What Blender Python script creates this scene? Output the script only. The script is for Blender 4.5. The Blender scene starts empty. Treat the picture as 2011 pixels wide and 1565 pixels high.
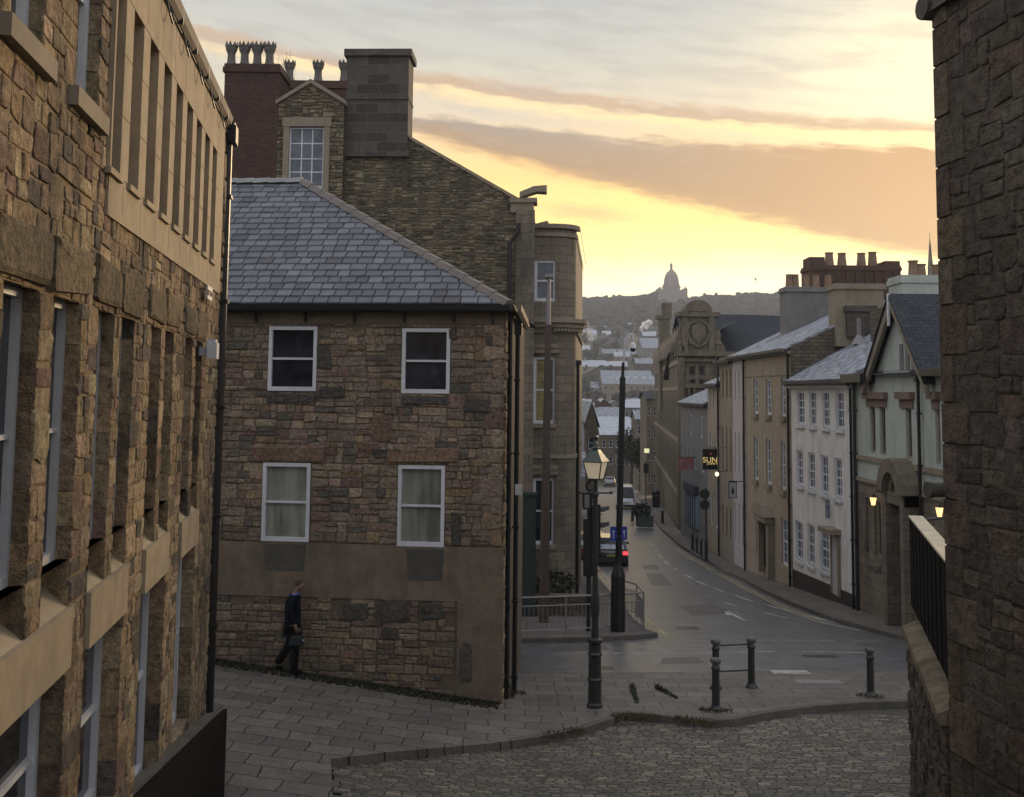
import bpy, bmesh, math, random
from mathutils import Vector, Matrix
rnd = random.Random(7)
U = rnd.uniform
sc = bpy.context.scene
col = sc.collection

# ------------------------------------------------------------------ camera
FOC = 2100.0; W0, H0 = 2011.0, 1565.0
PITCH = math.radians(5.0); ROLL = math.radians(0.6)
CX = 1005.5; CY = 768 - FOC * math.tan(PITCH)
Fv = Vector((0, math.cos(PITCH), math.sin(PITCH)))
_q = Matrix.Rotation(-ROLL, 3, Fv)
Rv = _q @ Vector((1, 0, 0)); Uv = _q @ Vector((0, -math.sin(PITCH), math.cos(PITCH)))
cam_d = bpy.data.cameras.new('camera'); cam = bpy.data.objects.new('camera', cam_d); col.objects.link(cam)
cam.matrix_world = Matrix(((Rv.x, Uv.x, -Fv.x, 0), (Rv.y, Uv.y, -Fv.y, 0), (Rv.z, Uv.z, -Fv.z, 0), (0, 0, 0, 1)))
cam_d.sensor_fit = 'HORIZONTAL'; cam_d.sensor_width = 36; cam_d.lens = 36 * FOC / W0
cam_d.shift_y = (CY - H0 / 2) / W0; cam_d.shift_x = 0
cam_d.clip_start = 0.05; cam_d.clip_end = 6000
sc.camera = cam

def ray(px, py): return Rv * ((px - CX) / FOC) + Uv * (-(py - CY) / FOC) + Fv
def P(px, py, Y):
    d = ray(px, py); return d * (Y / d.y)

# ------------------------------------------------------------------ terrain
PROF = [(-60, -4.7), (0, -4.75), (14, -5.54), (20, -5.9), (29, -6.6), (55, -8.9), (100, -10.95), (170, -14.9), (250, -17),
        (330, -15), (450, -5), (600, 12), (800, 38), (1000, 68), (1150, 92), (1200, 97), (1300, 99), (1700, 92), (3000, 20)]
def prof(y):
    if y <= PROF[0][0]: return PROF[0][1]
    for (a, za), (b, zb) in zip(PROF, PROF[1:]):
        if y <= b: return za + (zb - za) * (y - a) / (b - a)
    return PROF[-1][1]
def gz(x, y):
    z = prof(y)
    k = max(0.0, min(1.0, (27 - y) / 4.0))
    t = -x + 0.1
    z += k * 0.12 * (0 if t < -.6 else (t if t > .6 else (t + .6) ** 2 / 2.4)) if t < 14 else k * 1.68
    if y > 300: z += 9 * math.sin(x * .004 + .5) * min(1, (y - 300) / 500) * (1 if abs(x) > 350 else abs(x) / 350)
    return z
def G(px, py, dz=0.0):
    d = ray(px, py); t = 5.0
    lo = t
    while t < 3000:
        p = d * t
        if p.z < gz(p.x, p.y) + dz:
            hi = t
            for _ in range(30):
                m = (lo + hi) / 2; p = d * m
                if p.z < gz(p.x, p.y) + dz: hi = m
                else: lo = m
            return d * hi
        lo = t; t *= 1.01
    return d * t

# ------------------------------------------------------------------ objects
def tag(o, label=None, cat=None, group=None, kind=None):
    if label: o['label'] = label
    if cat: o['category'] = cat
    if group: o['group'] = group
    if kind: o['kind'] = kind
    return o
def empty(name, loc, label, cat, group=None):
    o = bpy.data.objects.new(name, None); o.location = loc; col.objects.link(o)
    return tag(o, label, cat, group)
def copy_tree(o, parent=None):
    c = o.copy(); col.objects.link(c)
    if parent is not None:
        c.parent = parent; c.matrix_parent_inverse = o.matrix_parent_inverse.copy()
    for ch in list(o.children): copy_tree(ch, c)
    return c

class MB:
    def __init__(s): s.v = []; s.f = []; s.c = []; s.u = []; s.m = []
    def face(s, pts, c=(1, 1, 1), uv=None, m=0):
        n = len(s.v); s.v += [tuple(p) for p in pts]; s.f.append(tuple(range(n, n + len(pts))))
        s.c.append(c); s.u.append(uv); s.m.append(m)
    def mesh_(s, vs, fs, c=(1, 1, 1), m=0, uvs=None):
        n = len(s.v); s.v += [tuple(p) for p in vs]
        for k, f in enumerate(fs):
            s.f.append(tuple(i + n for i in f)); s.c.append(c); s.m.append(m); s.u.append(uvs[k] if uvs else None)
    def box(s, c, size, rz=0, m=0, colr=(1, 1, 1), taper=1.0, M=None):
        hx, hy, hz = size[0] / 2, size[1] / 2, size[2] / 2
        vs = []
        for z, t in ((-hz, 1), (hz, taper)):
            for x, y in ((-hx, -hy), (hx, -hy), (hx, hy), (-hx, hy)):
                v = Vector((x * t, y * t, z))
                if M is not None: v = M @ v
                vs.append(Vector((v.x * math.cos(rz) - v.y * math.sin(rz), v.x * math.sin(rz) + v.y * math.cos(rz), v.z)) + Vector(c))
        s.mesh_(vs, [(3, 2, 1, 0), (4, 5, 6, 7), (0, 1, 5, 4), (1, 2, 6, 5), (2, 3, 7, 6), (3, 0, 4, 7)], colr, m)
    def prism(s, poly, ax0, ax1, fn, m=0, c=(1, 1, 1)):
        """poly in 2d, extruded from ax0 to ax1; fn(a,b,t)->3d"""
        n = len(poly); vs = [fn(a, b, ax0) for a, b in poly] + [fn(a, b, ax1) for a, b in poly]
        fs = [tuple(range(n - 1, -1, -1)), tuple(range(n, 2 * n))] + [(i, (i + 1) % n, n + (i + 1) % n, n + i) for i in range(n)]
        s.mesh_(vs, fs, c, m)
    def tube(s, pts, r, seg=8, m=0, c=(1, 1, 1), cap=True):
        pts = [Vector(p) for p in pts]; rs = r if isinstance(r, (list, tuple)) else [r] * len(pts)
        rings = []; up = None
        for i, p in enumerate(pts):
            d = (pts[min(i + 1, len(pts) - 1)] - pts[max(i - 1, 0)]).normalized()
            if up is None: up = Vector((0, 0, 1)) if abs(d.z) < .9 else Vector((1, 0, 0))
            a = d.cross(up).normalized(); b = a.cross(d).normalized(); up = b
            rings.append([p + (a * math.cos(2 * math.pi * k / seg) + b * math.sin(2 * math.pi * k / seg)) * rs[i] for k in range(seg)])
        vs = [v for rr in rings for v in rr]; fs = []
        for i in range(len(rings) - 1):
            for k in range(seg):
                fs.append((i * seg + k, i * seg + (k + 1) % seg, (i + 1) * seg + (k + 1) % seg, (i + 1) * seg + k))
        if cap: fs += [tuple(range(seg - 1, -1, -1)), tuple(range((len(rings) - 1) * seg, len(rings) * seg))]
        s.mesh_(vs, fs, c, m)
    def lathe(s, prof_, loc=(0, 0, 0), seg=16, m=0, c=(1, 1, 1), a0=0.0, a1=2 * math.pi):
        n = len(prof_); vs = []; full = abs(a1 - a0 - 2 * math.pi) < 1e-6
        K = seg if full else seg + 1
        for k in range(K):
            a = a0 + (a1 - a0) * k / seg
            for r_, z in prof_: vs.append((loc[0] + r_ * math.cos(a), loc[1] + r_ * math.sin(a), loc[2] + z))
        fs = []
        for k in range(seg):
            k2 = (k + 1) % K
            for i in range(n - 1): fs.append((k * n + i, k2 * n + i, k2 * n + i + 1, k * n + i + 1))
        if full:
            fs.append(tuple(k * n for k in range(seg))[::-1]); fs.append(tuple(k * n + n - 1 for k in range(seg)))
        s.mesh_(vs, fs, c, m)
    def build(s, name, mats, parent=None, smooth=False, loc=None):
        me = bpy.data.meshes.new(name)
        if loc is not None:
            l = Vector(loc); s.v = [tuple(Vector(p) - l) for p in s.v]
        me.from_pydata(s.v, [], s.f)
        if not isinstance(mats, (list, tuple)): mats = [mats]
        for m in mats: me.materials.append(m)
        at = me.attributes.new('Col', 'FLOAT_COLOR', 'CORNER'); buf = []; ub = []
        uvl = me.uv_layers.new(name='UVMap')
        for f, c, u in zip(s.f, s.c, s.u):
            buf += [c[0], c[1], c[2], 1.0] * len(f)
            if u is None: ub += [0.0, 0.0] * len(f)
            else:
                for q in u: ub += [q[0], q[1]]
        at.data.foreach_set('color', buf); uvl.data.foreach_set('uv', ub)
        me.polygons.foreach_set('material_index', s.m)
        if smooth: me.polygons.foreach_set('use_smooth', [True] * len(s.f))
        me.update()
        o = bpy.data.objects.new(name, me); col.objects.link(o)
        if loc is not None: o.location = loc
        if parent is not None:
            o.parent = parent
            if loc is None: o.matrix_parent_inverse = Matrix.Translation(parent.location).inverted() if parent.type == 'EMPTY' and not parent.get('_local') else Matrix()
            if parent.type != 'EMPTY': o.matrix_parent_inverse = Matrix()
        return o

class Fr:
    """a vertical wall plane: origin (x,y), direction d along the wall, outward normal n"""
    def __init__(s, o, d, n):
        L = math.hypot(*d); s.o = o; s.d = (d[0] / L, d[1] / L)
        L = math.hypot(*n); s.n = (n[0] / L, n[1] / L)
    def pt(s, a, z, h=0.0): return Vector((s.o[0] + s.d[0] * a + s.n[0] * h, s.o[1] + s.d[1] * a + s.n[1] * h, z))
    def px(s, x, y, h=0.0):
        r = ray(x, y); ox = s.o[0] + s.n[0] * h; oy = s.o[1] + s.n[1] * h
        t = (ox * s.n[0] + oy * s.n[1]) / (r.x * s.n[0] + r.y * s.n[1]); p = r * t
        return ((p.x - ox) * s.d[0] + (p.y - oy) * s.d[1], p.z)
    def rect(s, x0, y0, x1, y1):
        a, zt = s.px(x0, y0); b, zb = s.px(x1, y1)
        return (min(a, b), max(a, b), min(zt, zb), max(zt, zb))
def fbox(mb, F, s0, s1, z0, z1, h0, h1, m=0, c=(1, 1, 1)):
    vs = [F.pt(a, z, h) for h in (h0, h1) for (a, z) in ((s0, z0), (s1, z0), (s1, z1), (s0, z1))]
    fs = [(3, 2, 1, 0), (4, 5, 6, 7), (0, 1, 5, 4), (1, 2, 6, 5), (2, 3, 7, 6), (3, 0, 4, 7)]
    uq = [(s0, z0), (s1, z0), (s1, z1), (s0, z1)]
    uvs = [uq[::-1], uq, [(s0, h0), (s1, h0), (s1, h1), (s0, h1)], [(h0, z0), (h0, z1), (h1, z1), (h1, z0)],
           [(s1, h0), (s0, h0), (s0, h1), (s1, h1)], [(h0, z1), (h0, z0), (h1, z0), (h1, z1)]]
    mb.mesh_(vs, fs, c, m, uvs)
def free_rects(s0, s1, z0, z1, holes):
    zs = sorted({z0, z1} | {min(max(z, z0), z1) for h in holes for z in (h[2], h[3])}); out = []
    for a, b in zip(zs, zs[1:]):
        if b - a < 1e-4: continue
        bl = sorted((h[0], h[1]) for h in holes if h[2] < b - 1e-5 and h[3] > a + 1e-5); x = s0
        for (p, q) in bl:
            if p > x + 1e-4: out.append((x, min(p, s1), a, b))
            x = max(x, q)
        if x < s1 - 1e-4: out.append((x, s1, a, b))
    return out
def guillotine(r, wm, hm, out):
    s0, s1, z0, z1 = r; w = s1 - s0; h = z1 - z0
    ws = w / wm; hs = h / hm
    if ws <= U(.6, 1.9) and hs <= U(.6, 1.8) or (ws < .55 and hs < .55): out.append(r); return
    if hs >= ws * .8 and hs > 1.0:
        k = z0 + h * U(.36, .64); guillotine((s0, s1, z0, k), wm, hm, out); guillotine((s0, s1, k, z1), wm, hm, out)
    elif ws > .7:
        k = s0 + w * U(.34, .66); guillotine((s0, k, z0, z1), wm, hm, out); guillotine((k, s1, z0, z1), wm, hm, out)
    else: out.append(r)
def stone(mb, F, s0, s1, z0, z1, h, c, g=.012, rich=True, j=.04):
    s0 += g * U(.4, 1.2); s1 -= g * U(.4, 1.2); z0 += g * U(.4, 1.2); z1 -= g * U(.4, 1.2)
    w = s1 - s0; d = z1 - z0
    if w < .02 or d < .02: return
    if not rich:
        i = min(w, d) * .16
        J = lambda: U(-j, j) * .6
        a = [(s0 + J(), z0 + J()), (s1 + J(), z0 + J()), (s1 + J(), z1 + J()), (s0 + J(), z1 + J())]
        b = [(a[0][0] + i, a[0][1] + i), (a[1][0] - i, a[1][1] + i), (a[2][0] - i, a[2][1] - i), (a[3][0] + i, a[3][1] - i)]
        hh = [h * U(.7, 1.2) for _ in range(4)]
        A = [F.pt(x, z, -.004) for x, z in a]; B = [F.pt(x, z, q) for (x, z), q in zip(b, hh)]
        mb.mesh_(A + B, [(0, 1, 5, 4), (1, 2, 6, 5), (2, 3, 7, 6), (3, 0, 4, 7), (4, 5, 6, 7)], c)
        return
    k = min(w, d); e = k * U(.03, .2); f = k * U(.03, .2); q = k * U(.03, .2); t = k * U(.03, .2)
    ring = [(s0 + e, z0), (s1 - f, z0), (s1, z0 + f), (s1, z1 - q), (s1 - q, z1), (s0 + t, z1), (s0, z1 - t), (s0, z0 + e)]
    ring = [(x + U(-j, j) * k * 3, z + U(-j, j) * k * 3) for x, z in ring]
    cx, cz = (s0 + s1) / 2, (z0 + z1) / 2
    tx, tz = U(-.35, .35), U(-.35, .35)
    R0 = [F.pt(x, z, -.006) for x, z in ring]
    def ins(p, a): return (p[0] + (cx - p[0]) * a * k / w * 1.2, p[1] + (cz - p[1]) * a * k / d * 1.2)
    def hh(x, z, b): return h * (b + tx * (x - cx) / w + tz * (z - cz) / d) * U(.85, 1.15)
    r1 = [ins(p, .06) for p in ring]; R1 = [F.pt(x, z, hh(x, z, .78)) for x, z in r1]
    r2 = [ins(p, .22) for p in ring]; R2 = [F.pt(x, z, hh(x, z, 1.0)) for x, z in r2]
    C = [F.pt(cx + U(-.25, .25) * w, cz + U(-.25, .25) * d, h * U(.8, 1.25))]
    fs = []
    for i in range(8):
        n = (i + 1) % 8; fs += [(i, n, 8 + n, 8 + i), (8 + i, 8 + n, 16 + n, 16 + i), (16 + i, 16 + n, 24)]
    mb.mesh_(R0 + R1 + R2 + C, fs, c)
def pick(pal):
    t = U(0, sum(p[0] for p in pal))
    for w, c in pal:
        t -= w
        if t <= 0: break
    k = U(.78, 1.22); return tuple(max(0.01, x * k * U(.95, 1.05)) for x in c)
def rubble(mb, F, s0, s1, z0, z1, holes, wm, hm, h, pal, rich=True, topf=None, g=.012, reveal=.25, back=True, quoin=None, mc=(.17, .14, .11)):
    rs = free_rects(s0, s1, z0, z1, holes); cells = []
    for r in rs:
        if back and topf is None: mb.face([F.pt(r[0], r[2]), F.pt(r[1], r[2]), F.pt(r[1], r[3]), F.pt(r[0], r[3])], c=mc, uv=[(r[0], r[2]), (r[1], r[2]), (r[1], r[3]), (r[0], r[3])], m=1)
        guillotine(r, wm, hm, cells)
    for (a, b, c0, d0) in cells:
        if topf is not None:
            lim = min(topf(a), topf(b))
            if c0 > lim - .03: continue
            d0 = min(d0, lim)
        stone(mb, F, a, b, c0, d0, h * U(.5, 1.4), pick(pal), g=g, rich=rich)
    for (a, b, c0, d0) in holes:
        z = c0
        while z < d0 - 1e-3:
            q = min(d0, z + U(.22, .38))
            if d0 - q < .1: q = d0
            for e, sg in ((a, -1), (b, 1)):
                cc = pick(pal); mb.mesh_([F.pt(e, z + .005, h * .6), F.pt(e, q - .005, h * .6), F.pt(e, q - .005, -reveal), F.pt(e, z + .005, -reveal)], [(0, 1, 2, 3)], cc)
                mb.mesh_([F.pt(e + sg * .01, z, .0), F.pt(e + sg * .01, q, .0), F.pt(e + sg * .01, q, -reveal), F.pt(e + sg * .01, z, -reveal)], [(0, 1, 2, 3)], mc, 1)
            z = q
        mb.face([F.pt(a, d0, 0), F.pt(b, d0, 0), F.pt(b, d0, -reveal), F.pt(a, d0, -reveal)], c=pick(pal))
        mb.face([F.pt(a, c0, 0), F.pt(b, c0, 0), F.pt(b, c0, -reveal), F.pt(a, c0, -reveal)], c=pick(pal))
def flat_wall(mb, F, s0, s1, z0, z1, holes, reveal=.18, h=0.0, c=(1, 1, 1), m=0):
    for r in free_rects(s0, s1, z0, z1, holes):
        q = [(r[0], r[2]), (r[1], r[2]), (r[1], r[3]), (r[0], r[3])]
        mb.face([F.pt(a, b, h) for a, b in q], c=c, uv=q, m=m)
    for (a, b, p, q) in holes:
        for e in (a, b): mb.face([F.pt(e, p, h), F.pt(e, q, h), F.pt(e, q, h - reveal), F.pt(e, p, h - reveal)], c=c, uv=[(e, p), (e, q), (e + reveal, q), (e + reveal, p)], m=m)
        for e in (p, q): mb.face([F.pt(a, e, h), F.pt(b, e, h), F.pt(b, e, h - reveal), F.pt(a, e, h - reveal)], c=c, uv=[(a, e), (b, e), (b, e + reveal), (a, e + reveal)], m=m)
def body(mb, F, s0, s1, z0, z1, h0, depth, m=0, c=(.14, .115, .09)):
    fbox(mb, F, s0, s1, z0, z1, -depth, h0, m, c)

# ------------------------------------------------------------------ materials
def new_mat(name):
    m = bpy.data.materials.new(name); m.use_nodes = True; nt = m.node_tree; b = nt.nodes['Principled BSDF']; return m, nt, b
def N(nt, t, **kw):
    n = nt.nodes.new(t)
    for k, v in kw.items():
        if k in n.inputs.keys(): n.inputs[k].default_value = v
        else: setattr(n, k, v)
    return n
def ramp(nt, src, stops, interp='LINEAR'):
    r = N(nt, 'ShaderNodeValToRGB'); r.color_ramp.interpolation = interp; e = r.color_ramp.elements
    while len(e) < len(stops): e.new(.5)
    for x, (p, c) in zip(e, stops):
        x.position = p; x.color = (*c, 1) if len(c) == 3 else c
    nt.links.new(src, r.inputs[0]); return r.outputs[0]
def mix(nt, fac, a, b, mode='MIX'):
    n = N(nt, 'ShaderNodeMix', data_type='RGBA', blend_type=mode)
    for i, v in ((0, fac), (6, a), (7, b)):
        if hasattr(v, 'type') and not isinstance(v, (tuple, list, float, int)): nt.links.new(v, n.inputs[i])
        else: n.inputs[i].default_value = v if i == 0 else ((*v, 1) if len(v) == 3 else v)
    return n.outputs[2]
def mth(nt, op, a, b=None, c=None, clamp=False):
    n = N(nt, 'ShaderNodeMath', operation=op, use_clamp=clamp)
    for i, v in enumerate((a, b, c)):
        if v is None: continue
        if isinstance(v, (int, float)): n.inputs[i].default_value = v
        else: nt.links.new(v, n.inputs[i])
    return n.outputs[0]
def coords(nt, kind='Position', scale=(1, 1, 1)):
    if kind == 'Position': s = N(nt, 'ShaderNodeNewGeometry').outputs['Position']
    else: s = N(nt, 'ShaderNodeTexCoord').outputs[kind]
    mp = N(nt, 'ShaderNodeMapping'); mp.inputs['Scale'].default_value = scale; nt.links.new(s, mp.inputs[0]); return mp.outputs[0]
def noise(nt, co, scale, detail=4, rough=.6):
    n = N(nt, 'ShaderNodeTexNoise'); n.inputs['Scale'].default_value = scale; n.inputs['Detail'].default_value = detail; n.inputs['Roughness'].default_value = rough
    nt.links.new(co, n.inputs['Vector']); return n.outputs[0]
def bump(nt, b, h, strength, dist=.02):
    n = N(nt, 'ShaderNodeBump'); n.inputs['Strength'].default_value = strength; n.inputs['Distance'].default_value = dist
    nt.links.new(h, n.inputs['Height']); nt.links.new(n.outputs[0], b.inputs['Normal'])
def m_stone(name, tint=(1, 1, 1), sooty=.5, nscale=30, bs=.6, soot=(.045, .04, .035), moss=0.0, rough=.92, dist=.02, gr=1.0):
    """stone whose own colour comes from the Col attribute, with grain, sooty stains and moss"""
    m, nt, b = new_mat(name); co = coords(nt)
    a = N(nt, 'ShaderNodeAttribute', attribute_name='Col').outputs['Color']
    g = noise(nt, co, nscale, 5, .7); c = mix(nt, 1.0, a, ramp(nt, g, [(.32, (1 - .55 * gr, 1 - .56 * gr, 1 - .57 * gr)), (.68, (1 + .4 * gr, 1 + .37 * gr, 1 + .32 * gr))]), 'MULTIPLY')
    c = mix(nt, 1.0, c, tint, 'MULTIPLY')
    s = noise(nt, coords(nt, scale=(1, 1, .35)), 1.3, 6, .65)
    c = mix(nt, mth(nt, 'MULTIPLY', ramp(nt, s, [(.46, (0, 0, 0)), (.68, (1, 1, 1))]), sooty), c, soot)
    if moss: c = mix(nt, mth(nt, 'MULTIPLY', ramp(nt, noise(nt, co, 4.5, 5, .7), [(.5, (0, 0, 0)), (.62, (1, 1, 1))]), moss), c, (.05, .06, .02))
    nt.links.new(c, b.inputs['Base Color']); b.inputs['Roughness'].default_value = rough; b.inputs['Specular IOR Level'].default_value = .25
    bump(nt, b, mth(nt, 'ADD', mth(nt, 'ADD', g, mth(nt, 'MULTIPLY', noise(nt, co, nscale * .35, 4, .7), 1.4)), mth(nt, 'MULTIPLY', noise(nt, co, nscale * 5, 3, .7), .35)), bs, dist)
    return m
def m_plain(name, c, rough=.7, metal=0, var=.25, nscale=8, stain=None, st=.4, bs=.15, spec=.4, stretch=(1, 1, 1), coat=0):
    m, nt, b = new_mat(name); co = coords(nt, scale=stretch); g = noise(nt, co, nscale, 5, .65)
    cc = ramp(nt, g, [(.25, tuple(x * (1 - var) for x in c)), (.75, tuple(min(1, x * (1 + var)) for x in c))])
    if stain: cc = mix(nt, mth(nt, 'MULTIPLY', ramp(nt, noise(nt, coords(nt, scale=(1, 1, .3)), 2.0, 6, .7), [(.48, (0, 0, 0)), (.7, (1, 1, 1))]), st), cc, stain)
    nt.links.new(cc, b.inputs['Base Color']); b.inputs['Roughness'].default_value = rough; b.inputs['Metallic'].default_value = metal
    b.inputs['Specular IOR Level'].default_value = spec; b.inputs['Coat Weight'].default_value = coat
    if bs: bump(nt, b, noise(nt, co, nscale * 5, 3), bs, .01)
    return m
def m_brick(name, c1, c2, mortar, bw, bh, ms=.01, kind='UV', scale=1, rough=.9, stain=(.05, .045, .04), st=.5, bs=.5, off=.5, frost=None, frostamt=.8, var=1.0, squash=1):
    m, nt, b = new_mat(name); co = coords(nt, kind)
    # wobble the joints a little
    wv = N(nt, 'ShaderNodeTexNoise'); wv.inputs['Scale'].default_value = 3.0; nt.links.new(co, wv.inputs['Vector'])
    va = N(nt, 'ShaderNodeVectorMath', operation='SCALE'); nt.links.new(wv.outputs['Color'], va.inputs[0]); va.inputs['Scale'].default_value = bh * .25
    vb = N(nt, 'ShaderNodeVectorMath', operation='ADD'); nt.links.new(co, vb.inputs[0]); nt.links.new(va.outputs[0], vb.inputs[1])
    t = N(nt, 'ShaderNodeTexBrick'); nt.links.new(vb.outputs[0], t.inputs['Vector'])
    t.offset = off
    for k, v in (('Color1', c1), ('Color2', c2), ('Mortar', mortar)): t.inputs[k].default_value = (*v, 1)
    t.inputs['Scale'].default_value = scale; t.inputs['Brick Width'].default_value = bw; t.inputs['Row Height'].default_value = bh
    t.inputs['Mortar Size'].default_value = ms; t.inputs['Mortar Smooth'].default_value = .3
    c = t.outputs['Color']; pos = coords(nt)
    g = noise(nt, pos, 14, 5, .7); c = mix(nt, .8 * var, c, ramp(nt, g, [(.3, (.6, .6, .6)), (.7, (1.35, 1.3, 1.25))]), 'MULTIPLY')
    if frost:
        fr = mth(nt, 'MULTIPLY', ramp(nt, noise(nt, pos, 3.2, 6, .75), [(.36, (0, 0, 0)), (.6, (1, 1, 1))]), frostamt)
        fr = mth(nt, 'MULTIPLY', fr, mth(nt, 'SUBTRACT', 1.0, mth(nt, 'MULTIPLY', t.outputs['Fac'], .85)))
        c = mix(nt, fr, c, frost)
    c = mix(nt, mth(nt, 'MULTIPLY', ramp(nt, noise(nt, coords(nt, scale=(1, 1, .35)), .8, 6, .7), [(.48, (0, 0, 0)), (.68, (1, 1, 1))]), st), c, stain)
    nt.links.new(c, b.inputs['Base Color']); b.inputs['Roughness'].default_value = rough; b.inputs['Specular IOR Level'].default_value = .25
    bump(nt, b, mth(nt, 'SUBTRACT', mth(nt, 'MULTIPLY', g, .6), t.outputs['Fac']), bs, .015)
    return m
def m_glass(name, c=(.03, .035, .04), rough=.08, var=0.0, st=(1, 1, 1), ns=2.2):
    m, nt, b = new_mat(name); co = coords(nt, scale=st)
    g = noise(nt, co, ns, 4)
    nt.links.new(ramp(nt, g, [(.35, tuple(x * (1 - var) for x in c)), (.65, tuple(x * (1 + var) for x in c))]), b.inputs['Base Color'])
    b.inputs['Roughness'].default_value = rough; b.inputs['Specular IOR Level'].default_value = .4
    bump(nt, b, noise(nt, co, 1.4, 1), .25, .01)
    return m
def m_emit(name, c, s):
    m, nt, b = new_mat(name); b.inputs['Base Color'].default_value = (*c, 1); b.inputs['Emission Color'].default_value = (*c, 1); b.inputs['Emission Strength'].default_value = s
    return m

M = {}
M['stone'] = m_stone('sandstone rubble', sooty=.8, nscale=14, bs=1.0, dist=.05)
M['stone_house'] = m_stone('brown sandstone rubble', tint=(1.17, 1.13, 1.03), sooty=.4, nscale=16, bs=1.0, dist=.035)
M['stone_gable'] = m_stone('thin coursed rubble', tint=(.86, .84, .82), sooty=.75, nscale=20, soot=(.05, .045, .035))
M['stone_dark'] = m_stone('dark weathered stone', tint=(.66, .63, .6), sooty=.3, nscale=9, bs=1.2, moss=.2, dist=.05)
M['mortar'] = m_stone('lime mortar', sooty=.4, nscale=60, bs=.5)
M['concrete'] = m_plain('buff concrete panel', (.33, .26, .175), .85, var=.2, nscale=5, stain=(.13, .105, .075), st=.65)
M['render'] = m_plain('brown cement render', (.165, .125, .09), .95, var=.28, nscale=3, stain=(.07, .065, .05), st=.6, bs=.3)
M['ashlar'] = m_brick('sooty ashlar', (.2, .17, .13), (.15, .125, .1), (.08, .07, .06), .62, .3, .012, st=.6, bs=.3)
M['ashlar_dark'] = m_brick('blackened ashlar', (.1, .09, .078), (.055, .05, .045), (.12, .108, .095), .75, .34, .012, st=.5, bs=.3)
M['brick'] = m_brick('red brick', (.095, .046, .036), (.055, .032, .028), (.07, .052, .045), .225, .075, .009, st=.35, bs=.3)
M['brick_brown'] = m_brick('brown brick', (.12, .065, .045), (.09, .055, .045), (.07, .06, .05), .225, .075, .009, st=.4, bs=.3)
M['rubble_far'] = m_brick('rubble wall', (.16, .135, .1), (.1, .085, .065), (.06, .052, .042), .36, .16, .018, st=.6, bs=.8, off=.37)
M['slate'] = m_brick('slate roof', (.05, .055, .065), (.035, .04, .05), (.015, .017, .02), .3, .2, .012, st=.25, bs=.7, stain=(.06, .065, .07))
M['slate_frost'] = m_brick('frosted slate roof', (.1, .11, .13), (.07, .075, .09), (.02, .022, .026), .3, .2, .012, st=.2, bs=.6, frost=(.5, .53, .6), stain=(.09, .095, .11))
M['slate_unit'] = m_stone('frosted slate', sooty=.25, nscale=28, bs=.3, rough=.7, gr=.45, soot=(.07, .072, .08))
M['frost'] = m_plain('hoar frost on slate', (.4, .42, .47), .8, var=.25, nscale=6, stain=(.15, .16, .18), st=.6)
M['black'] = m_plain('black paint', (.008, .008, .009), .45, var=.3, nscale=20, bs=.1)
M['black_board'] = m_plain('black boarding', (.006, .0055, .0055), .8, var=.3, nscale=20, spec=.1)
M['iron'] = m_plain('dark cast iron', (.018, .02, .02), .4, var=.35, nscale=14, bs=.15, spec=.5)
M['galv'] = m_plain('galvanised steel', (.22, .2, .2), .5, .4, var=.2, nscale=10)
M['rust'] = m_plain('rusty brown paint', (.07, .05, .04), .75, var=.3, nscale=9)
M['white'] = m_plain('white paint', (.6, .61, .64), .45, var=.08, nscale=9, stain=(.3, .3, .3), st=.3)
M['white_dull'] = m_plain('dull white paint', (.42, .42, .44), .5, var=.1, nscale=9)
M['cream'] = m_plain('cream stucco', (.68, .65, .63), .9, var=.1, nscale=1.6, stain=(.34, .3, .27), st=.55)
M['pink'] = m_plain('pale pink stucco', (.4, .35, .345), .9, var=.08, nscale=2, stain=(.3, .25, .24), st=.3)
M['tan'] = m_plain('tan stucco', (.3, .245, .185), .92, var=.14, nscale=2.2, stain=(.17, .13, .09), st=.6)
M['green'] = m_plain('pale green stucco', (.4, .43, .385), .92, var=.08, nscale=2.2, stain=(.2, .22, .18), st=.6)
M['grey_render'] = m_plain('grey render', (.17, .165, .16), .95, var=.2, nscale=2, stain=(.09, .085, .08), st=.5)
M['buff'] = m_plain('buff stone', (.24, .2, .15), .9, var=.15, nscale=4, stain=(.12, .1, .07), st=.5)
M['red_stone'] = m_plain('red sandstone', (.18, .12, .1), .9, var=.2, nscale=5, stain=(.08, .06, .05), st=.4)
M['pot'] = m_plain('clay chimney pot', (.23, .15, .1), .85, var=.25, nscale=6, stain=(.08, .07, .06), st=.6)
M['pot_grey'] = m_plain('grey stone chimney pot', (.13, .122, .11), .85, var=.3, nscale=9, stain=(.07, .07, .06), st=.6)
M['glass'] = m_glass('window glass', (.022, .024, .032), .06, .5); M['glass_blue'] = m_glass('glass toned for sky light', (.1, .11, .14), .15, .3)  # second glass has the sky's light put into its paler blue colour
M['curtain'] = m_glass('net curtain behind glass', (.2, .2, .175), .2, .4, (1, 1, .12), 5.0)
M['blind'] = m_glass('slatted blind behind glass', (.3, .24, .1), .3, .4)
M['asphalt'] = m_plain('asphalt', (.096, .095, .102), .4, var=.3, nscale=1.3, stain=(.04, .038, .04), st=.75, bs=.3, spec=.5)
M['flags'] = m_brick('stone paving flags', (.16, .145, .132), (.105, .095, .09), (.025, .024, .022), .66, .48, .013, kind='Position', st=.5, bs=.35, off=.43, rough=.55, stain=(.05, .045, .042))
M['paving_far'] = m_brick('pavement slabs', (.14, .125, .115), (.11, .1, .094), (.05, .045, .04), .6, .6, .01, kind='Position', st=.3, bs=.2, off=.0, rough=.8)
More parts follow.
